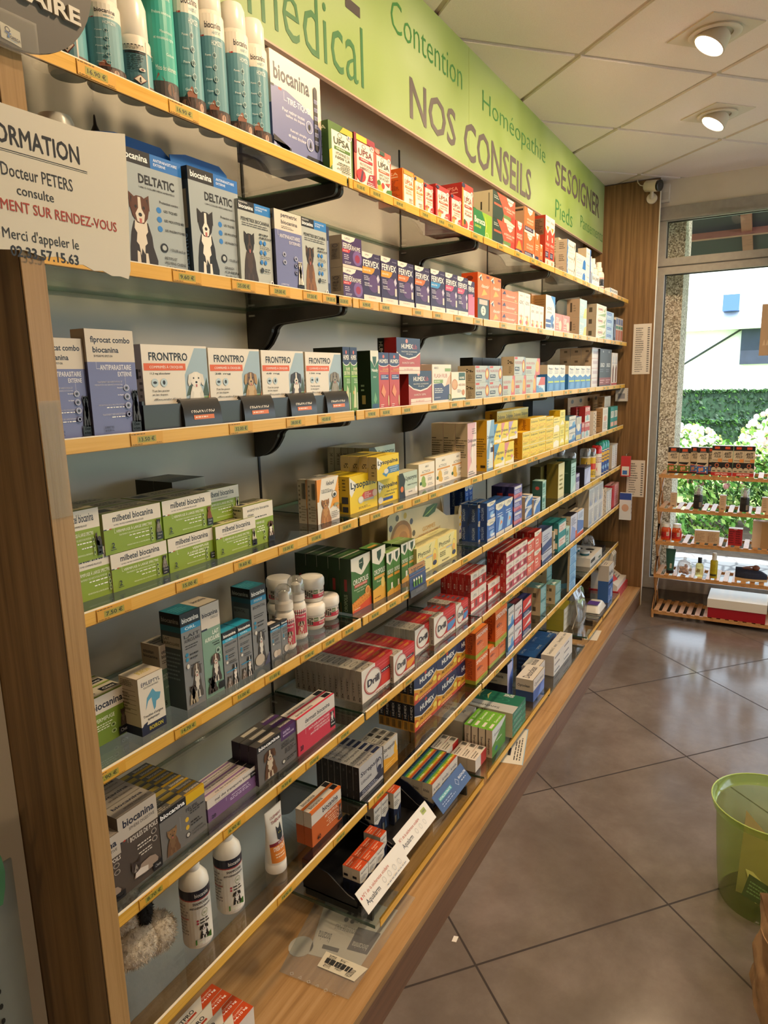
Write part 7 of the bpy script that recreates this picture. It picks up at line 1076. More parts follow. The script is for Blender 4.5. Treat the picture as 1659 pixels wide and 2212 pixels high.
bg_ = empty('first_aid_pouch', (3.60, .236, z)); tag(bg_, 'navy first aid pouch with white cross behind the tub carton', 'pouch')
m_ = MB(); rows = [[(.16 * cx * f, .044 * cy * f2, zz) for cx, cy in ((-1, -.7), (-.6, -1), (.6, -1), (1, -.7), (1, .7), (.6, 1), (-.6, 1), (-1, .7))] for zz, f, f2 in ((0, .9, .9), (.02, 1, 1), (.06, .98, .95), (.085, .8, .7), (.09, .4, .3))]; m_.grid(rows, 'denim', True, True); m_.poly(rows[-1], 'denim'); paint(m_, lambda u, v, l: (-.09 + u * .1, -.0455 - l, .015 + v * .05), [r(.4, .1, .6, .9, 'd8d8d8'), r(.2, .38, .8, .62, 'd8d8d8')]); m_.build('pouch', bg_)
MB().box(3.53, .03, z, 3.66, .09, z + .03, '!16161c').build('x'); o = bpy.data.objects['x']; o.name = 'black_case'; tag(o, 'small black zip case lying at the edge of the seventh shelf', 'case')
cs = MB(); cs.tube([(3.30, .27, z + .012), (3.40, .255, z + .012)], .012, '!d8641c', 10); o = cs.build('orange_tube'); tag(o, 'bright orange tube lying behind the navy pouch', 'tube')
pb = MB(); pb.grid([[(3.62 + .12 * u, .10 + .08 * v, z + .004 + .075 * (1 - (2 * u - 1) ** 4) * (1 - (2 * v - 1) ** 4) * (.7 + .3 * math.sin(9 * u + 5 * v))) for u in [i / 9 for i in range(10)]] for v in [j / 8 for j in range(9)]], 'pvc_bag', False); pb.box(3.62, .10, z, 3.74, .18, z + .004, 'c8c8c8'); o = pb.build('plastic_bag'); tag(o, 'crumpled clear plastic bag at the window end of the seventh shelf', 'bag')

# ---------------------------------------------------------------- low shelf and ledge
z8 = Z8 - .0036
def tray(x, y, w_, d_, key, panel_ops, pk, lab, lip=.045, tilt=.035):
    o = empty('counter_tray', (x, y, z8)); tag(o, lab, 'display tray', 'eye drop counter trays')
    m_ = MB(); m_.box(0, .002, 0, w_, d_, .004, key); m_.box(0, d_ - .003, 0, w_, d_, .085, key)
    for xx in (0, w_ - .003): m_.prism([(.002, 0), (d_, 0), (d_, .085), (.09, .07), (.03, .03), (.002, .02)], 'x', xx, xx + .003, key)
    m_.build('body', o); m_ = MB(); m_.poly([(-.004, -tilt, .0015), (w_ + .004, -tilt, .0015), (w_ + .004, .004, lip), (-.004, .004, lip)], pk); m_.poly([(-.004, -tilt + .001, .001), (-.004, .005, lip), (w_ + .004, .005, lip), (w_ + .004, -tilt + .001, .001)], pk)
    n_ = Vector((0, -lip, tilt + .004)).normalized()
    paint(m_, lambda u, v, l: (-.004 + u * (w_ + .008), -tilt + v * (tilt + .004) + n_.y * l * 2, .0015 + v * (lip - .0015) + n_.z * l * 2), panel_ops); m_.build('front_lip', o); return o
AQ = [r(.03, .6, .05, .72, 'c8402a'), t('N°1 de la sécheresse oculaire', .07, .60, .66, .76, 'b8502c', .006), t('Aqualarm', .07, .18, .36, .48, '2a2c34', .01), [ring(.48 + .12 * i, .4, .03, .13, '9a9a94', .12, 14) for i in range(4)], g(.46, .1, .94, .2, 1, '999')]
dz('aqualarm', ['232a42', r(0, .52, 1, 1, 'ddd5c6'), p([(0, .52), (.5, .40), (1, .52)], 'ddd5c6'), t('Aqualarm', .1, .78, .9, .9, '22263a', .01), g(.1, .56, .8, .72, 3, '4a4a50'), p([(.4, .06), (.55, .36), (.7, .06)], '4a6a94'), r(.1, .06, .3, .28, '8a8a80')], ['262c42', r(0, .52, 1, 1, 'cfc5b4'), r(.12, .62, .6, .72, '22222a'), code(.3, .1, .7, .4)], ['c9481a', t('Aqualarm', .1, .5, .9, .75, 'f0d8c0', .01), g(.1, .25, .6, .45, 1, 'f0c8a0')])
tray(.715, .0, .215, .17, '17171b', AQ, 'e2dccf', 'black eye drop tray with white lettered lip, fuller one nearer the notice')
tray(.945, .018, .195, .15, '1c1a1c', [t('Aqualarm', .07, .18, .36, .48, '2a2c34', .01), t('N°1 de la sécheresse oculaire', .07, .60, .66, .76, 'b8502c', .006), r(.78, .6, .9, .86, 'a0a83a'), t('14,90 €', .8, .66, .89, .8, '333'), [ring(.48 + .12 * i, .36, .03, .13, '9a9a94', .12, 14) for i in range(3)]], 'e2dccf', 'black eye drop tray with white lip, emptied but for a few boxes')
it('aqualarm', .750, .012, z8 + .0045, .042, .026, .075, 'orange topped eye drop box in the fuller tray', n=(3, 2, 1))
it('aqualarm', .886, .030, z8 + .0045, .034, .026, .078, 'orange topped eye drop box at the far end of the fuller tray', n=(1, 2, 1))
it('aqualarm', 1.045, .075, z8 + .0045, .044, .03, .105, 'orange topped eye drop box standing tall in the emptied tray')
it('aqualarm', .955, .09, z8 + .0045, .042, .03, .105, 'orange topped eye drop box at the back of the emptied tray', n=(2, 1, 1))
dz('rainbow', ['d8d0c2', t('Artelac', .1, .62, .9, .78, '22263a', .01), g(.1, .3, .9, .56, 3, '555'), r(0, 0, 1, .16, '2a3a6a')], ['d0c6b4', t('Artelac', .1, .6, .7, .74, '22263a'), g(.1, .1, .6, .4, 2, '555')], ['1f2c50', r(0, 0, 1, .22, 'b84a22'), r(0, .22, 1, .42, 'c8a82a'), r(0, .42, 1, .62, '5f9a34'), r(0, .62, 1, .8, '2a6a78'), t('Artelac', .3, .3, .7, .5, 'e8e4d0')])
tray(1.17, .005, .215, .15, '1f2438', [r(.1, .5, .5, .7, '2a8a8a'), t('HYALURONATE', .12, .54, .48, .66, 'd8e4e4'), ring(.66, .5, .05, .2, 'd8dce8', .12, 4), t('BAUSCH+LOMB', .74, .5, .98, .64, 'e4e8f0', .015), g(.1, .16, .6, .4, 2, '8a98b8'), g(.76, .3, .96, .42, 1, 'b8c0d0')], '2b4676', 'navy blue eye drop tray full of rainbow topped boxes')
it('rainbow', 1.178, .012, z8 + .0045, .064, .036, .078, 'rainbow topped eye drop box in the navy tray', n=(3, 3, 1))
dz('white_red', ['b8302c', r(0, 0, .5, 1, 'd8d0c4')], ['c8bca8'], ['ddd4c6', g(.1, .2, .7, .8, 2, '5a5448'), code(.75, .2, .95, .8)])
it('white_red', 1.425, -.03, z8, .10, .03, .045, 'low white and red eye ointment carton', n=(1, 3, 1)); it('white_red', 1.41, .07, z8, .10, .03, .06, 'low white and red eye ointment carton set back', n=(1, 2, 1))
dz('sensioptic', ['4f8a34', p([(0, .4), (0, 1), (1, 1), (1, .92)], 'cfd2cc'), t('Sensioptic', .1, .66, .7, .8, '2a3a34', .012, 0, .1), g(.3, .4, .8, .5, 1, 'd8e4d0'), e(.3, .2, .1, .08, '2a6a8a')], ['d2c6b0', t('Sensioptic', .3, .1, .7, .7, '2a2a24', .02, -1), r(0, 0, .12, 1, '4a3a2c')], ['6fae2f', r(.1, .3, .35, .7, 'd8d4c4'), t('Sensio', .45, .3, .9, .7, 'e4ecd4', .01)])
it('sensioptic', 1.535, -.048, z8, .135, .026, .105, 'upright green and silver eye supplement carton', n=(1, 4, 1))
dz('sensivision', ['1f6a54', r(0, 0, 1, .4, '2a8a6a'), g(.1, .3, .9, .7, 2, 'a8c8b8')], ['d0c6b0', code(.1, .2, .5, .8)], ['1c6a50', p([(0, 0), (0, 1), (.36, 1), (.42, 0)], 'b8bab4'), t('Sensivision', .1, .3, .2, .85, '2a2c2c', .012, 1), ring(.62, .5, .14, .28, '3a8a70', .1, 24), ring(.62, .5, .08, .16, '3a8a70', .14, 20), p([(.5, .8), (.7, .9), (.95, .82), (.7, .84)], 'c8c070'), p([(.48, .62), (.7, .7), (.92, .66), (.7, .66)], 'c8c070'), t('18%', .8, .2, .96, .4, 'd8e4dc')])
it('sensivision', 1.70, -.0655, z8, .15, .20, .024, 'flat green and silver eye capsule carton', n=(1, 1, 4)); it('lensbox', 1.56, .075, z8, .13, .15, .024, 'flat grey eye capsule carton behind the green ones', n=(1, 1, 4))
dz('ophtaxia', ['b8b8d8', p([(.1, .0), (1, 0), (1, .8), (.4, .6)], '5a70b8')], ['1e1826', r(0, .42, 1, .76, 'c9c2b2'), t('Ophtaxia', .14, .58, .8, .7, '22222a', .02), t('flacon', .14, .48, .5, .54, '444')], ['2a2434'])
it('ophtaxia', 1.98, .055, z8, .06, .09, .155, 'tall dark violet eye wash carton', n=(1, 2, 1)); dz('ophta_tall', ['5a86c8', p([(0, .6), (1, .7), (1, 1), (0, 1)], 'c8cce0'), t('Ophtaxia', .1, .8, .9, .88, '2a3050')], ['2a2434'], ['c8c4bc']); it('ophta_tall', 2.06, .09, z8, .09, .09, .185, 'tallest blue and lilac eye wash carton')
dz('optoclean', ['3a5a9c', r(0, .5, 1, 1, 'd0c8bc'), t('Optoclean', .1, .6, .9, .8, '22263a', .01), p([(.4, 0), (1, 0), (1, .5), (.7, .4)], '6a88c8')], ['2e4a80', r(0, .45, 1, 1, 'cfc6b6'), t('Optoclean', .1, .6, .8, .76, '22263a', .02)], ['d8cfc0', t('Desoclean', .1, .3, .9, .7, '22263a', .01)])
it('optoclean', 2.012, -.045, z8, .15, .075, .095, 'white and blue lens cleaner carton in front of the dark violet ones'); it('optoclean', 2.22, .0, LEDGE + .0095, .10, .07, .09, 'bright blue lens solution carton beside the long white ones')
dz('desomedine', ['ddd6c8', g(.1, .2, .9, .8, 1, '6a6a6a')], ['d6cdbc'], ['ddd5c6', t('Desomédine 0,1', .12, .35, .62, .65, '333', .008), g(.7, .3, .95, .7, 1, '888')])
zg = LEDGE + .0095
it('desomedine', 2.36, -.03, zg, .16, .06, .032, 'long white eye drop carton in a low pile', n=(2, 1, 3))
dz('blue_flat', ['1e4a8c', g(.1, .2, .9, .8, 2, '8ab0d8')], ['16305c', g(.1, .1, .9, .9, 3, '3a5a8a')], ['24599c', ring(.5, .5, .16, .2, '4a80c0', .1, 20), t('OPTIVE', .6, .2, .95, .34, 'c8dcf0', .008), t('OPTIVE', .1, .75, .45, .88, 'c8dcf0', .008)])
it('blue_flat', 2.36, .055, zg, .17, .09, .075, 'flat deep blue eye capsule carton', n=(2, 1, 1)); dz('tiny_white', ['d8d0c2', g(.1, .2, .9, .9, 4, '777')], ['cfc6b4'], ['d4cbb9', r(.2, .3, .8, .6, '555')]); it('tiny_white', 2.25, .055, zg, .035, .03, .07, 'tiny white eye drop carton before the deep blue ones', n=(3, 1, 1)); it('tiny_white', 2.76 - .05, .035, zg, .05, .04, .06, 'small white eye drop carton by the edge of the smoked plate', n=(1, 2, 1))
dz('yellow_flat', ['d0c8b0', r(.1, .2, .9, .8, 'ddd6c4')], ['b8a93a'], ['b0a432']); it('yellow_flat', 2.85, .06, z8, .16, .09, .03, 'flat white and olive carton in a low pile beside the zip bag', n=(1, 1, 4))
zb = empty('zip_bag', (3.0, .03, z8)); tag(zb, 'clear plastic zip bag standing upright, full of small dark packs', 'bag')
m_ = MB(); rows = []
for q, f in ((0, .8), (.04, 1), (.1, .95), (.15, .7), (.19, .3), (.205, .05)): rows.append([(.085 * c_ * (1.0 if q < .15 else .85) + .012 * math.sin(q * 60 + c_ * 5), .045 * s_ * f + .006 * math.sin(q * 90 + c_ * 9), q) for c_, s_ in [(math.cos(a * math.pi / 8), math.sin(a * math.pi / 8)) for a in range(16)]])
m_.grid(rows, 'pvc_bag', True, True); m_.build('sleeve', zb); MB().box(-.05, -.02, .004, .03, .02, .12, '6a6458').build('contents', zb); m_ = MB(); m_.tube([(-.09, 0, .0), (-.07, -.02, .08), (-.075, -.01, .15), (-.03, 0, .2), (.05, 0, .195), (.08, 0, .1), (.085, -.01, .01)], .0022, 'c8bfa8', 6); m_.build('piping', zb)
wp = empty('wipes_packet', (3.20, .0, z8)); tag(wp, 'soft white packet of wipes with purple label lying flat', 'packet')
m_ = MB(); rows = [[(u * .17, -.045 + v * .09, .002 + .042 * max(0, 1 - (2 * u - 1) ** 6) * max(0, 1 - (2 * v - 1) ** 6)) for v in [j / 10 for j in range(11)]] for u in [i / 14 for i in range(15)]]; m_.grid([q[::-1] for q in rows], '!ddd8cc', True); m_.poly([(0, -.045, 0), (0, .045, 0), (.17, .045, 0), (.17, -.045, 0)], '!ddd8cc'); m_.build('wrapper', wp)
m_ = MB(); m_.grid([[(.02 + u * .07, -.03 + v * .06, .0452) for v in (0, 1)] for u in (0, 1)][::-1], '5a3f92', False); m_.build('label_patch', wp)
dz('renu', ['3f6fb0', r(0, .58, 1, 1, 'd2cabd'), p([(0, .5), (.5, .58), (1, .52), (1, .6), (0, .6)], '7a8ab8'), t('ReNu', .08, .72, .86, .84, '1c1c22', .03), g(.1, .62, .7, .7, 2, '777'), r(.06, .46, .9, .51, '2a2448'), p([(.55, .08), (.55, .28), (.66, .36), (.77, .28), (.77, .08)], 'b8cce4'), g(.1, .36, .6, .42, 1, 'd8e0f0'), g(.06, .04, .4, .2, 3, 'c8d4e8')], ['305a94', r(0, .58, 1, 1, 'b8b0a4')], ['cfc7ba', g(.2, .3, .8, .7, 2, '555')])
it('renu', 3.42, -.045, z8, .125, .06, .222, 'tall blue and white contact lens solution carton on the low shelf')
rt = empty('plaster_tray', (3.645, -.06, LEDGE)); tag(rt, 'red based counter tray of white packs at the window end of the ledge', 'display tray')
m_ = MB().box(0, 0, 0, .295, .18, .045, 'a81f28'); paint(m_, lambda u, v, l: (u * .3, -l, v * .045), [ring(.58, .5, .06, .3, 'd8a0a0', .12, 16), ring(.82, .5, .14, .32, 'd8a0a0', .08, 20)]); m_.box(.01, .01, .045, .29, .17, .075, 'd6cfc0'); m_.prism([(.01, .075), (.17, .075), (.17, .15), (.12, .15)], 'x', .01, .24, 'd8d2c6', 'c8bca8'); paint(m_, lambda u, v, l: (.01 + u * .23, .01 + v * .1 - l, .0755 + v * .07 + l), [p([(.1, .3), (.5, .2), (.7, .7), (.3, .8)], 'b83a34'), g(.5, .2, .9, .6, 3, '777')]); m_.build('body', rt)
for i in range(3):
    o = MB(); w_ = .022; o.prism([(-.035, .0), (.035, 0), (.045, .02), (.045, .11), (.03, .13), (-.03, .13), (-.045, .11), (-.045, .02)], 'x', 0, w_, '!cfc6b4'); paint(o, lambda u, v, l: (u * w_, -.045 - l, .02 + v * .09), [r(.1, .1, .9, .9, '1c1c20'), [r(.15, .15 + .14 * q, .85, .2 + .14 * q, '8a8a84') for q in range(6)]])
    q = o.build('foot_device', loc=(3.70 + .034 * i, .035, LEDGE + .1506)); tag(q, 'cream and black dispenser pack with grille, %s of three on the red tray' % NTH[i], 'device', 'cream dispensers on the red tray')
it('whiteblue', 3.58, .13, LEDGE + .0002, .022, .02, .19, 'slim white carton with red stripes behind the lens solution', n=(1, 2, 1)) if 0 else None
# loose papers and the plastic sleeve on the ledge
def sheet(pts, ops, lab, name='paper_sheet', key='d8d2c4', z=LEDGE + .0003, th=.0006, cat='paper'):
    a, b, c, d = [Vector((x, y, 0)) for x, y in pts]
    m_ = MB(); P = [(v.x, v.y, 0) for v in (a, b, c, d)]; m_.poly([(x, y, th) for x, y, _ in P], key); m_.poly(P[::-1], key)
    for i in range(4): q, w_ = P[i], P[(i + 1) % 4]; m_.poly([q, w_, (w_[0], w_[1], th), (q[0], q[1], th)], key)
    paint(m_, lambda u, v, l: tuple((a * (1 - u) * (1 - v) + b * u * (1 - v) + c * u * v + d * (1 - u) * v) + Vector((0, 0, th + l)))[:3], ops)
    o = m_.build(name, loc=(0, 0, z)); tag(o, lab, cat); return o
sheet([(1.605, -.137), (1.86, -.075), (1.84, .02), (1.585, -.04)], [r(0, 0, 1, .03, '8ab4d0'), r(.97, 0, 1, 1, '8ab4d0'), g(.1, .1, .9, .4, 3, '444'), r(.2, .5, .4, .6, '2a2c34'), r(.5, .55, .7, .65, '2a2c34')], 'printed leaflet with pale blue border lying under the low shelf')
sheet([(2.905, -.10), (3.06, -.09), (3.05, -.02), (2.895, -.035)], [r(.6, .5, .68, .56, '4a6a3a')], 'small blank slip of paper on the ledge beside the smoked plate', 'paper_slip')
sheet([(.895, -.192), (.915, -.19), (.912, -.178), (.892, -.18)], [], 'tiny white paper scrap on the grey floor tile', 'paper_scrap', 'e8e4dc', .0003)
sl = sheet([(.50, .085), (.515, -.098), (.86, -.09), (.84, .165)], [], 'clear plastic sleeve lying on the ledge', 'plastic_sleeve', 'clear_plastic', LEDGE + .0022, .0008, 'sleeve'); sl['label'] = 'clear plastic sleeve with recycling marks lying flat on the wooden ledge'
m_ = MB(); paint(m_, lambda u, v, l: (.503 + u * .012, .07 - v * .15, .0014 + l), [ring(.5, .1 + .16 * i, .4, .035, 'b8b4a8', .25, 3 if i % 2 else 4) for i in range(6)]); m_.build('printed_marks', sl)
cd_ = sheet([(.575, .055), (.60, -.075), (.80, -.07), (.775, .13)], [t('biocanina', .06, .22, .28, .36, '33363c', .01, 2), r(.2, .12, .5, .18, '33363c'), t('BOULES DE POILS', .28, .44, .62, .52, '55585c', 0, 2), r(.62, .2, .98, .56, '3a3a44'), t('biocanina', .66, .24, .92, .34, 'c8c4bc', 0, 2), [e(.4 + .1 * (i % 2), .62 + .1 * (i // 2), .035, .04, '44474c', 10) for i in range(6)], [g(.52, .6 + .1 * i, .7, .65 + .1 * i, 1, '777') for i in range(3)]], 'white hairball leaflet with round tab inside the clear plastic sleeve', 'shelf_card', 'c4c0b6', LEDGE + .0003, .0008, 'card')
m_ = MB(); m_.prism([(.595 + .032 * math.cos(a * .4) - .01, .085 + .03 * math.sin(a * .4)) for a in range(16)], 'z', 0.0, .0008, 'bcb8ae'); m_.build('round_tab', cd_)
sheet([(.555, .015), (.56, -.085), (.605, -.095), (.60, .02)], [g(.1, .1, .9, .9, 1, '333'), t('BOULES DE POILS', .12, .1, .3, .9, '333', 0, -1), t('Lot : 8210B/2024', .4, .2, .58, .9, '333', 0, -1), t('02/09/2024', .7, .1, .86, .6, '333', 0, -1)], 'white typed stock label over the leaflet on the ledge', 'stock_label', 'd4cdb8', LEDGE + .0031, .0004, 'label')
it('frontpro_flat', .170, .0, LEDGE + .0002, .148, .0275, .118, 'white and orange dog chew carton standing edge up on the ledge', n=(1, 4, 1))

# ---------------------------------------------------------------- notice, round sign, price lists, camera
no = MB(); pts = [(-.16, 1.772), (-.098, 1.763), (.0, 1.764), (.056, 1.775), (.052, 1.70), (.046, 1.62)]
edge = [(.042, 1.610), (.03, 1.612), (.018, 1.611), (.006, 1.6155), (-.006, 1.614), (-.02, 1.619), (-.034, 1.618), (-.05, 1.6235), (-.07, 1.621), (-.09, 1.625), (-.118, 1.622), (-.16, 1.627)]
no.prism((pts + edge)[::-1], 'y', -.0012, 0, 'ddd5c4')
paint(no, lambda u, v, l: (-.16 + u * .21, -.0012 - l, 1.61 + v * .16), [t('INFORMATION', .12, .72, .71, .84, '1c1c20', .022), r(.05, .685, .75, .69, '1c1c20'), r(.05, .675, .75, .678, '1c1c20'), t('Le Docteur PETERS', .19, .53, .65, .61, '2a2a2c', .004), t('consulte', .33, .43, .53, .49, '2a2a2c', .004), t('UNIQUEMENT SUR RENDEZ-VOUS', .02, .31, .91, .39, 'b0402c', .012), t("Merci d'appeler le", .23, .13, .65, .22, '2a2a2c', .004), t('02.33.57.15.63', .26, .045, .64, .115, '1c1c20', .02)])
no = no.build('paper_notice', loc=(0, PF - .0012, 0)); tag(no, 'white paper notice with torn lower edge and red line, taped to the oak upright', 'notice')
ds = empty('round_sign', (-.079, PF - .0065, 1.921)); tag(ds, 'round grey sign with white raised lettering at the top of the oak upright', 'sign')
m_ = MB(); m_.prism([(.103 * math.cos(2 * math.pi * i / 56), .103 * math.sin(2 * math.pi * i / 56)) for i in range(56)], 'y', 0, .005, '!75706a'); m_.build('disc', ds)
m_ = MB()
def arc(u, v, l): a = R(0); return (-.09 + u * .175, -l - .0003, -.045 + v * .05 - .10 * (u - .1) * .3)
gv, gf = glyphs('VÉTÉRINAIRE', .03)
m_2 = MB(); n0 = 0
for dy_, kk in ((-.0001, 'dfd8ca'),):
    for a, b, _u in gv: m_2.v.append((-.097 + a * .1786, -.0035, -.0552 + b * .0205))
    for f in gf: m_2.f.append(list(f)); m_2.mi.append(m_2.slot(kk)); m_2.sm.append(False)
from collections import Counter
ec = Counter()
for f in gf:
    for i in range(len(f)): ec[(f[i], f[(i + 1) % len(f)])] += 1
for (a, b) in ec:
    if (b, a) not in ec: q, w_ = m_2.v[a], m_2.v[b]; m_2.poly([w_, q, (q[0], 0, q[2]), (w_[0], 0, w_[2])], 'b8b0a2')
m_2.build('lettering', ds)
m_ = MB(); m_.box(-.0118, -.0008, -.0985, .0088, 0, -.0845, 'e0dace', tf=lambda x, y, zz: (x, y, zz - .12 * (x + .0118)))
paint(m_, lambda u, v, l: (-.0118 + u * .0206, -.0008 - l, -.0985 + v * .014 - .0025 * u), [ring(.34, .72, .13, .18, '2a2f50', .3), r(.18, .46, .5, .54, '4a70b0'), p([(.28, .2), (.36, .5), (.42, .2)], '4a80c0'), t('OMEGA', .44, .22, .95, .42, '2a2f50', .02), g(.44, .06, .95, .16, 1, '7aa0c8')]); m_.build('sticker', ds)
m_ = MB(); m_.box(-.03, -.0016, -.108, .028, -.0012, -.072, 'clear_tape'); m_.build('tape', ds)
tp = MB().box(-.094, PF - .0016, 1.34, -.068, PF - .0008, 1.47, 'clear_tape'); tag(tp.build('tape_strip'), 'strip of shiny clear tape stuck on the edge of the oak upright', 'tape')
def list_sheet(y0, y1, z0, z1, n, lab):
    m_ = MB().box(-.001, y1, z0, 0, y0, z1, 'd9d3c8'); paint(m_, lambda u, v, l: (-.001 - l, y0 + u * (y1 - y0), z0 + v * (z1 - z0)), [[g(.14, .04 + .9 * i / n, .62, .04 + .9 * (i + .8) / n, 1, '555'), r(.8, .05 + .9 * i / n, .92, .05 + .9 * (i + .45) / n, '666')] for i in range(n)])
    tag(m_.build('price_list', loc=(3.9478, 0, 0)), lab, 'paper')
list_sheet(-.028, -.131, 1.472, 1.77, 21, 'long printed price list taped high on the oak upright by the window'); list_sheet(-.025, -.131, .711, .943, 14, 'shorter printed price list taped low on the oak upright by the window')
ca = empty('security_camera', (3.948, -.098, 2.475)); tag(ca, 'white bullet security camera with dark lens on the oak upright', 'camera')
T = Matrix.Rotation(R(90), 4, 'Y'); m_ = MB(); m_.lathe([(.0005, -.012), (.028, -.012), (.03, -.006), (.03, 0)], '!d8d0c0', 24); m_.v = [tuple(T @ Vector(q)) for q in m_.v]; m_.build('mount', ca)
MB().tube([(-.01, 0, 0), (-.035, -.004, .02), (-.045, -.006, .04)], .010, '!d0c8b8', 10).build('arm', ca)
dv = Vector((-.45, -1, -.18)).normalized(); c0 = Vector((-.045, .03, .062)); c1 = c0 + dv * .085
m_ = MB(); m_.tube([c0, c0 + dv * .006, c0 + dv * .08, c1], [.026, .031, .031, .030], '!ddd5c5', 20); m_.build('housing', ca); m_ = MB(); m_.tube([c1 - dv * .003, c1 + dv * .01, c1 + dv * .012], [.0305, .031, .026], '!18181a', 20); m_.build('hood', ca); m_ = MB(); m_.tube([c1 + dv * .0115, c1 + dv * .0135], [.013, .012], '!2a2c32', 16); m_.build('lens', ca)
MB().tube([c0, c0 + Vector((-.0, .03, .01)), (-.04, .075, .09), (-.03, .08, .108)], .003, '!e0dace', 6).build('cable', ca)
se = MB().box(-.03, -.182, 2.462, 0, -.138, 2.562, '!e4dfd4'); se.box(-.034, -.178, 2.475, -.03, -.142, 2.515, '!d8d2c6'); tag(se.build('motion_sensor', loc=(X1, 0, 0)), 'white motion sensor on the wall beside the security camera', 'sensor')

# ---------------------------------------------------------------- bamboo rack by the window
rk = empty('display_rack', (3.745, -.245, 0)); tag(rk, 'slatted bamboo folding rack standing in front of the shop window', 'rack')
RW, RD, BB = .78, .24, 'bamboo'; TZ = [.051, .281, .487, .690, .893]
for s_ in (0, RW):
    m_ = MB()
    for a in range(4):
        z0, z1 = TZ[a] - .012, TZ[a + 1] - .012
        m_.tube([(.012, -s_, z0), (RD - .012 if a % 2 else RD * .5, -s_, (z0 + z1) / 2 + .0), (.012 if a == 3 else .012, -s_, z1)] if 0 else [(.010, -s_ - .004, z0), (RD * .32, -s_ - .004, (z0 + z1) / 2), (.010, -s_ - .004, z1)], .0075, BB, 6); m_.tube([(RD - .010, -s_ + .004, z0), (RD * .68, -s_ + .004, (z0 + z1) / 2), (RD - .010, -s_ + .004, z1)], .0075, BB, 6); m_.tube([(.012, -s_, z0), (RD - .012, -s_, z1)], .007, BB, 6)
    for xx in (.010, RD - .010): m_.tube([(xx, -s_, 0), (xx, -s_, TZ[0])], .008, BB, 6)
    m_.build('side_frame', rk)
for a, zt in enumerate(TZ):
    m_ = MB()
    for xx in (0, RD - .018): m_.box(xx, -RW, zt - .024, xx + .018, .002, zt - .006, BB)
    for q in range(17): yy = -.022 - q * (RW - .045) / 16; m_.box(-.002, yy - .013, zt - .006, RD + .002, yy + .013, zt, BB)
    m_.build('tier', rk)
rx = 3.775
def rb(des, y0, y1, tier, h, d, lab, n=(1, 1, 1), x=rx, name=None): it(des, x, y0, TZ[tier] + .0002, y0 - y1, d, h, lab, n=n, rz=R(-90), name=name)
def anti(acc): return ['c9b89c', r(0, .80, 1, 1, '1c1a1c'), r(.25, .86, .72, .96, 'c8502c'), r(.2, .82, .8, .845, '8a8480'), t('ANTI', .16, .66, .82, .76, '1c1a1c', .03, 0, .15), t('POUX', .3, .56, .88, .65, '1c1a1c', .03, 0, .15), p([(0, .44), (.9, .44), (.7, .34), (0, .38)], '1c1a1c'), r(.06, .30, .6, .34, 'b8402c'), p([(0, 0), (1, 0), (1, .3), (0, .3)], acc), e(.26, .18, .12, .08, 'c88a64'), e(.48, .2, .11, .07, 'c88a64'), ring(.8, .24, .1, .05, '1c1a1c', .3, 14, 'd8d0c0'), ring(.82, .12, .1, .05, '1c1a1c', .3, 14, 'd8d0c0'), r(0, 0, 1, .05, '1c1a1c'), r(.1, .06, .9, .09, 'b8402c')]
dz('lice_green', anti('5a7a2c'), ['1c1a1c'], ['dcd8d0']); dz('lice_blue', anti('3a6ab0'), ['1c1a1c'], ['dcd8d0'])
dz('lice_promo', ['c6b598', r(0, .84, 1, 1, '1c1a1c'), [[r(.12 + .5 * i, .89, .36 + .5 * i, .97, 'c8502c'), t('ANTI', .06 + .5 * i, .69, .42 + .5 * i, .79, '1c1a1c', .03, 0, .15), t('POUX', .1 + .5 * i, .6, .46 + .5 * i, .68, '1c1a1c', .03, 0, .15), r(.04 + .5 * i, .5, .3 + .5 * i, .53, '8a7a64'), r(.3 + .5 * i, .46, .5 + .5 * i, .57, 'd88a4a'), ring(.26 + .5 * i, .34, .1, .07, 'b8603a', .3, 14, '3a2a24')] for i in (0, 1)], r(0, .24, 1, .45, '1c1a1c'), [ring(.26 + .5 * i, .35, .1, .075, 'c8704a', .3, 14, '3a2420') for i in (0, 1)], [e(.12 + .25 * i, .24, .1, .04, 'c6b598') for i in range(4)], [r(.06 + .25 * i, .14, .2 + .25 * i, .17, '4a4034') for i in range(4)], r(0, 0, 1, .11, 'b02a2c'), t('OFFRE PROMO', .2, .025, .8, .085, 'f0e0d8', .02), r(.497, .1, .503, 1, '1c1a1c')], ['1c1a1c'], ['e0dcd4'])
rb('lice_green', -.281, -.341, 4, .152, .04, 'black and green lice lotion carton with children, first on the rack', x=3.80); rb('lice_green', -.343, -.404, 4, .149, .04, 'black and green lice lotion carton with children, second on the rack', x=3.80)
rb('lice_blue', -.404, -.444, 4, .155, .04, 'black and blue lice lotion carton partly covered by another', x=3.815); rb('lice_blue', -.444, -.502, 4, .158, .04, 'black and blue lice lotion carton standing furthest forward', x=3.772); rb('lice_blue', -.480, -.530, 4, .152, .03, 'black and blue lice lotion carton hidden at the promotion pack', x=3.83)
rb('lice_promo', -.519, -.626, 4, .17, .05, 'twin promotion pack of lice lotion, first of two', x=3.772); rb('lice_promo', -.629, -.736, 4, .17, .05, 'twin promotion pack of lice lotion, second of two', x=3.772)
dz('tan_tall', ['c4a888', g(.2, .3, .8, .9, 5, '9a8064'), r(.3, .06, .7, .12, '6a5640')], ['b89c7c'], ['e4e0d8'])
for i, (a, b) in enumerate(((-.309, -.343), (-.573, -.607), (-.787, -.822))): rb('tan_tall', a, b, 3, .086, .035, 'small tan cosmetic carton on the spray bottle tier, ' + NTH[i] + ' of three', x=3.79)
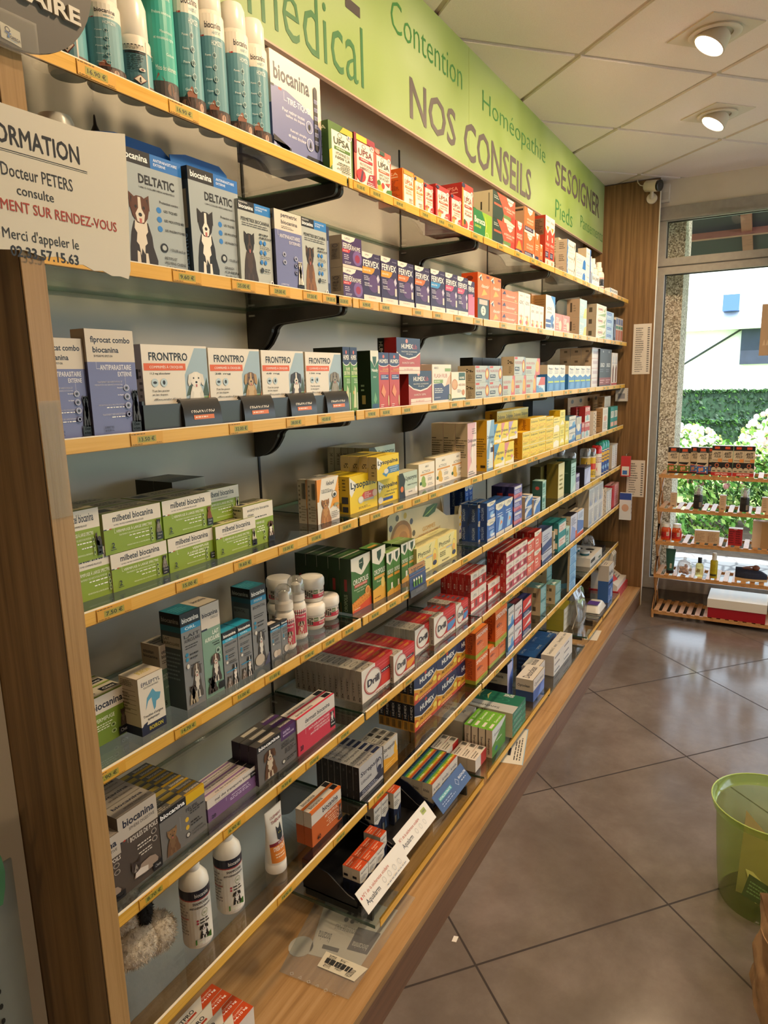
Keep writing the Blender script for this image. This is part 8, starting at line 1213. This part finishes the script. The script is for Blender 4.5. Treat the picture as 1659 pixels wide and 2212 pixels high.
for i, y in enumerate((-.459, -.702)):
    bottle('spray_bottle', (3.80, y, TZ[3] + .0002), [(.0005, 0), (.023, 0), (.0245, .003), (.0245, .075), (.022, .082), (.012, .085)], '!1b1a19', 'black bodied hair spray bottle with clear dome on the rack, ' + ['beside the first tan carton', 'farther from the upright'][i], 'bottle', [('pump', [(.012, .083), (.013, .1), (.008, .103), (.007, .118), (.0005, .119)], '!cfc8d0'), ('dome', [(.0235, .082), (.0235, .115), (.019, .13), (.0005, .136)], 'clear_cap')], [(.0245, .004, .074, [r(0, 0, 1, 1, '1a1918'), g(.1, .6, .7, .9, 4, '4a4640'), r(.6, .1, .78, .5, 'a89878'), code(.62, .12, .76, .48)], 190, 180)], group='hair spray bottles on the rack')
for i, y in enumerate((-.294, -.353)):
    bottle('supplement_jar', (3.80, y, TZ[2] + .0002), [(.0005, 0), (.026, 0), (.028, .004), (.028, .06), (.025, .072), (.02, .078)], 'orange_plastic', 'orange see-through supplement jar with white lid on the rack, ' + ['first from the upright', 'second from the upright'][i], 'jar', [('lid', [(.021, .078), (.0235, .079), (.0235, .097), (.021, .1), (.0005, .1)], '!dcd8d0'), ('label', [(.0283, .012), (.0283, .05)], 'b8201c')], [(.0284, .014, .056, [g(.1, .1, .5, .9, 4, '6a1a14'), r(.55, .3, .75, .9, 'c8a894'), g(.57, .4, .73, .8, 2, '333')], 170, 180)], group='orange supplement jars on the rack')
dz('tan_wide', ['c2a684', g(.05, .1, .45, .85, 6, '8a6e50'), r(.5, .05, .505, .95, '9a8060'), r(.55, .1, .56, .6, '8a4a2c'), g(.56, .1, .95, .85, 6, '9a7a5a')], ['b09474'], ['e8e4dc']); rb('tan_wide', -.452, -.584, 2, .072, .04, 'low wide tan carton between the orange jars and the crimson carton', x=3.79)
dz('crimson', ['a02028', g(.06, .1, .46, .9, 6, '5a1016'), g(.54, .1, .94, .9, 6, '5a1016'), e(.5, .98, .14, .04, 'd8b0a8')], ['84181f'], ['e0d8d0']); rb('crimson', -.631, -.703, 2, .098, .05, 'crimson carton with a white top on the rack', x=3.79)
bkc = empty('book', (3.78, -.752, TZ[2] + .0002)); tag(bkc, 'cream paper brochures standing together at the end of the rack tier', 'brochures'); MB().box(0, -.085, 0, .05, 0, .155, 'ccb49a').build('cover', bkc); MB().box(-.012, -.09, 0, -.001, -.045, .15, 'a07c50').build('spine', bkc)
o = bkc; o.name = 'brochure_set'
tu = empty('cream_tube', (3.80, -.327, TZ[1] + .0002)); tag(tu, 'dark green cream tube standing on its black cap on the rack', 'tube'); MB().lathe([(.0005, 0), (.021, 0), (.022, .018), (.02, .02)], '!16161a', 20).build('cap', tu)
def tg(a, q): a_ = .02 + .008 * q; b_ = .02 * (1 - q) + .0012 * q; return (b_ * math.cos(a), a_ * math.sin(a), .02 + .13 * q)
m_ = MB(); m_.grid([[tg(2 * math.pi * j / 24, q / 7) for j in range(24)] for q in range(8)], '!2f5a4c', True, True); paint(m_, lambda u, v, l: (-.0215 + .019 * v - l, .012 - .024 * u, .035 + .09 * v), [r(.5, 0, .95, .3, 'd0c8b0'), code(.6, .03, .85, .27), e(.2, .9, .1, .03, 'b84a3a')]); m_.build('body', tu)
gj = bottle('glass_jar', (3.80, -.408, TZ[1] + .0002), [(.0005, 0), (.036, 0), (.04, .006), (.041, .03), (.04, .062), (.034, .07)], 'clear_cap', 'round lidded glass jar of pinkish nuts on the rack', 'jar', [('lid', [(.036, .07), (.037, .073), (.03, .082), (.012, .088), (.008, .094), (.010, .102), (.006, .109), (.0005, .11)], 'clear_cap')])
rr = random.Random(5); m_ = MB()
for q in range(26): a = rr.uniform(0, 6.3); d_ = rr.uniform(0, .026); m_.ball((d_ * math.cos(a), d_ * math.sin(a), .010 + .013 * (q // 8) + rr.uniform(0, .004)), rr.uniform(.008, .0105), rr.choice(['b8846a', 'c89a80', 'a05a5a']), 8, 6)
o = m_.build('sweets', loc=(3.80, -.408, TZ[1] + .001)); o['kind'] = 'stuff'; tag(o, 'pinkish round sweets heaped inside the lidded glass jar', 'sweets')
bottle('oil_bottle', (3.80, -.490, TZ[1] + .0002), [(.0005, 0), (.021, 0), (.022, .003), (.022, .068), (.017, .076), (.008, .08)], 'yellow_oil', 'clear oil bottle with black pump top on the rack', 'bottle', [('cap', [(.009, .08), (.0115, .081), (.0115, .112), (.009, .115), (.0005, .115)], '!131318')], [(.0221, .01, .06, [r(.3, .1, .34, .9, '8a8a60'), g(.36, .2, .6, .8, 4, '6a6a4a')], 160, 180)])
bottle('yellow_bottle', (3.795, -.567, TZ[1] + .0002), [(.0005, 0), (.019, 0), (.0205, .003), (.0205, .1), (.018, .106), (.0125, .109)], '!b5a51c', 'slender yellow lotion bottle with white cap on the rack', 'bottle', [('cap', [(.0125, .108), (.0135, .109), (.0125, .145), (.011, .15), (.0005, .15)], '!dcd8cc')], [(.0206, .01, .09, [g(.2, .4, .8, .95, 6, '8a7e10'), r(.1, .05, .8, .2, '3a3414')], 150, 180)])
sh = empty('loafer', (3.775, -.68, TZ[1] + .0002)); tag(sh, 'single navy loafer with pale sole on the rack', 'shoe')
def so_(q): return .025 + .016 * math.sin(math.pi * min(1, q * 1.15)) ** .7
m_ = MB(); rows = []
for i in range(13):
    q = i / 12; hw = .018 + .026 * math.sin(math.pi * (.12 + .8 * q)) ; hz = .058 if q < .25 else .058 - .018 * (q - .25) / .75 - .02 * max(0, q - .8) * 4
    rows.append([(.05 + hw * math.cos(a), -.165 * q, .016 + max(.004, hz * (math.sin(a)) ** .6 if math.sin(a) > 0 else .004)) for a in [math.pi * j / 10 for j in range(11)]])
m_.grid(rows, 'denim', True); m_.poly(rows[0][::-1], 'denim'); m_.poly(rows[-1], 'denim'); m_.build('upper', sh)
m_ = MB(); m_.grid([[(.05 + .03 * math.cos(a), -.06 - .05 * math.sin(a), .074 + .012 * math.sin(a)) for a in [math.pi * 2 * j / 14 for j in range(14)]], [(.05 + .02 * math.cos(a), -.06 - .04 * math.sin(a), .068 + .01 * math.sin(a)) for a in [math.pi * 2 * j / 14 for j in range(14)]]], '~8a5a44', True, True); m_.ball((.05, -.055, .066), (.02, .04, .01), '~6a4434', 12, 6); m_.ball((.05, -.105, .076), (.022, .02, .016), '~7a4e3c', 12, 8); m_.build('lining', sh)
m_ = MB(); P_ = [(.05 + (.018 + .027 * math.sin(math.pi * (.12 + .8 * q))) * s_, -.166 * q) for s_, qs in ((1, [i / 12 for i in range(13)]), (-1, [1 - i / 12 for i in range(13)])) for q in qs]; m_.prism(P_[::-1], 'z', .004, .018, '~c8a878'); m_.prism([a for a in P_[::-1] if a[1] > -.07], 'z', .0, .004, '~c8a878'); m_.build('sole', sh)
bx = empty('shoe_box', (3.735, -.548, TZ[0] + .0003)); tag(bx, 'red shoe box with white lid on the bottom tier of the rack', 'box'); MB().box(.01, -.305, 0, .23, -.005, .075, '9a0f1e').build('body', bx); MB().box(.006, -.31, .062, .234, 0, .115, 'd9d2c4').build('lid', bx)
po = MB().box(-.001, -.85, 1.561, 0, -.706, 1.849, 'b89a7a'); paint(po, lambda u, v, l: (-.001 - l, -.706 - u * .144, 1.561 + v * .288), [r(.3, .8, .6, .9, 'd8c8b0'), [p([(.1 + .12 * i, .2), (.16 + .12 * i, .32), (.2 + .12 * i, .2)], 'd0b898') for i in range(6)]]); tag(po.build('poster', loc=(4.0755, 0, 0)), 'tan paper poster stuck on the shop window pane', 'poster')

# ---------------------------------------------------------------- waste bin, paper bag, perforated panel
bn = empty('waste_bin', (1.45, -.90, 0)); tag(bn, 'translucent lime green plastic waste bin on the floor', 'waste bin')
hh, Rr = .30, .15
m_ = MB(); GP = 'green_plastic'
def rad(q): return .113 + (.137 - .113) * (q / .27) ** .6 if q < .27 else .137 + .013 * (q - .27) / .03
rows = [[((rad(q)) * math.cos(2 * math.pi * j / 56), rad(q) * math.sin(2 * math.pi * j / 56), q) for j in range(56)] for q in (.0, .004, .03, .08, .14, .2, .25, .27)]
m_.grid(rows, GP, True, True); m_.poly(rows[0][::-1], GP); m_.build('body', bn)
m_ = MB(); m_.lathe([(.137, .27), (.146, .276), (.151, .295), (.1515, .30), (.149, .301), (.143, .278), (.1365, .272)], GP, 56); m_.tube([(.1505 * math.cos(2 * math.pi * j / 56), .1505 * math.sin(2 * math.pi * j / 56), .3005) for j in range(57)], .0018, '!b4cc6a', 6, False); m_.build('rim', bn)
def scrap(pts, key, ops, lab, name):
    a, b, c, d = [Vector(q) for q in pts]; nrm = (b - a).cross(d - a).normalized(); m_ = MB(); m_.poly([a, b, c, d], key); m_.poly([v - nrm * .0006 for v in (d, c, b, a)], key)
    paint(m_, lambda u, v, l: tuple(a * (1 - u) * (1 - v) + b * u * (1 - v) + c * u * v + d * (1 - u) * v + nrm * l * 2), ops); o = m_.build(name, loc=(1.45, -.90, 0)); tag(o, lab, 'waste paper')
scrap([(-.078, .055, .05), (-.085, -.02, .03), (-.075, -.035, .085), (-.07, .04, .115)], '1f4a44', [g(.1, .2, .9, .8, 4, '8ab0a0')], 'dark green printed leaflet inside the lime bin', 'leaflet')
scrap([(-.03, .07, .02), (-.045, -.08, .02), (-.03, -.09, .12), (.0, .06, .262)], 'c9b78c', [], 'tall tan cardboard flap inside the lime bin', 'cardboard_flap')
scrap([(-.07, .02, .03), (-.04, -.06, .02), (-.01, -.02, .07), (-.03, .05, .1)], 'dcd2a0', [g(.1, .2, .9, .8, 2, '6a6a4a')], 'crumpled cream paper inside the lime bin', 'crumpled_paper')
scrap([(.0, -.09, .02), (.06, -.05, .02), (.05, .0, .1), (-.02, -.05, .12)], 'd4c478', [r(.1, .1, .4, .5, '4a3a24')], 'yellowed envelope inside the lime bin', 'envelope')
kb = empty('paper_bag', (1.09, -1.035, 0), R(14)); tag(kb, 'crumpled brown paper bag standing on the floor beside the bin', 'paper bag')
m_ = MB(); rr = random.Random(9); rows = []
fold = [[rr.uniform(-1, 1) for _ in range(9)] for _ in range(7)]
def crease(u, v):
    a, b = u * 8, v * 6; i, j = int(a) % 8, min(int(b), 5); fa, fb = a - int(a), b - j; g_ = lambda i_, j_: fold[j_][i_ % 8]
    return (g_(i, j) * (1 - fa) + g_(i + 1, j) * fa) * (1 - fb) + (g_(i, j + 1) * (1 - fa) + g_(i + 1, j + 1) * fa) * fb
for i in range(25):
    q = i / 24; row = []
    for k in range(64):
        a = 2 * math.pi * k / 64; cx, cy = math.cos(a), math.sin(a); w_ = max(abs(cx), abs(cy)); sq = .25 + .75 / w_
        d_ = .012 * (.35 + .65 * q) * crease(k / 64, q) + .003 * crease((k * 3 % 64) / 64, (q * 2.7) % 1)
        row.append(((.105 * sq * (1 - .06 * q) + d_) * cx, (.15 * sq * (1 - .10 * q) + d_) * cy, .235 * q + (.012 * crease(k / 64, .5) if i > 20 else 0)))
    rows.append(row)
m_.grid(rows, 'kraft', True, True); m_.poly(rows[0][::-1], 'kraft'); m_.grid([[(x * .985, y * .985, zz) for x, y, zz in q] for q in rows[::-1]], 'kraft', True, True); m_.build('bag', kb)
m_ = MB(); paint(m_, lambda u, v, l: (-.1105 - l, .02 - u * .08, .07 + v * .05), [t('PE', .1, .1, .5, .7, '1c1814', .02), g(.1, .75, .9, .95, 1, '3a3028')]); m_.build('print', kb)
pp = empty('perforated_panel', (-.134, -.03, .25)); tag(pp, 'grey perforated metal display panel standing beyond the oak upright', 'panel')
m_ = MB(); rows = [[(-.9 * u - .006 * (1 - zz / .7), -.012 * (1 - u) , zz) for u in (0, .02, 1)] for zz in (-.25, .1, .45, .60, .655)]; m_.grid([q[::-1] for q in rows], 'perforated_steel', True); m_.grid([[(a, b + .002, c) for a, b, c in q] for q in rows], 'perforated_steel', True); m_.build('sheet', pp)
m_ = MB(); paint(m_, lambda u, v, l: (-.9 * u - .012, -.0125 - l + .012 * u, -.24 + v * .86), [e(.03 + .022 * i, .05 + .025 * j + (.012 if i % 2 else 0), .003, .005, '1c1e1c', 8) for i in range(6) for j in range(36)]); m_.build('perforations', pp)
gk = empty('green_packet', (-.180, -.045, .955)); tag(gk, 'green and white foil packet hanging beyond the oak upright', 'packet')
m_ = MB(); m_.grid([[(-.16 + .18 * u + .008 * math.sin(v * 6), -.012 - .018 * math.sin(math.pi * v) * math.sin(math.pi * min(1, u + .2)), -.08 + .16 * v - .02 * abs(u - .4)) for u in [i / 6 for i in range(7)]] for v in [j / 8 for j in range(9)]], '!4f8a5c', True); m_.grid([[(-.16 + .18 * u + .008 * math.sin(v * 6), -.010, -.08 + .16 * v - .02 * abs(u - .4)) for u in [1 - i / 6 for i in range(7)]] for v in [j / 8 for j in range(9)]], '!4f8a5c', True); paint(m_, lambda u, v, l: (-.10 + .11 * u, -.033 - l, -.06 + .12 * v), [p([(0, 0), (1, .3), (1, .5), (0, .3)], 'c8d8c0'), p([(.1, .6), (1, .8), (1, .95), (.1, .8)], 'c8d8c0')]); m_.build('foil', gk)
MB().tube([(-.13, .0, .10), (-.13, .052, .105)], .0018, 'steel', 6).build('hook', gk)
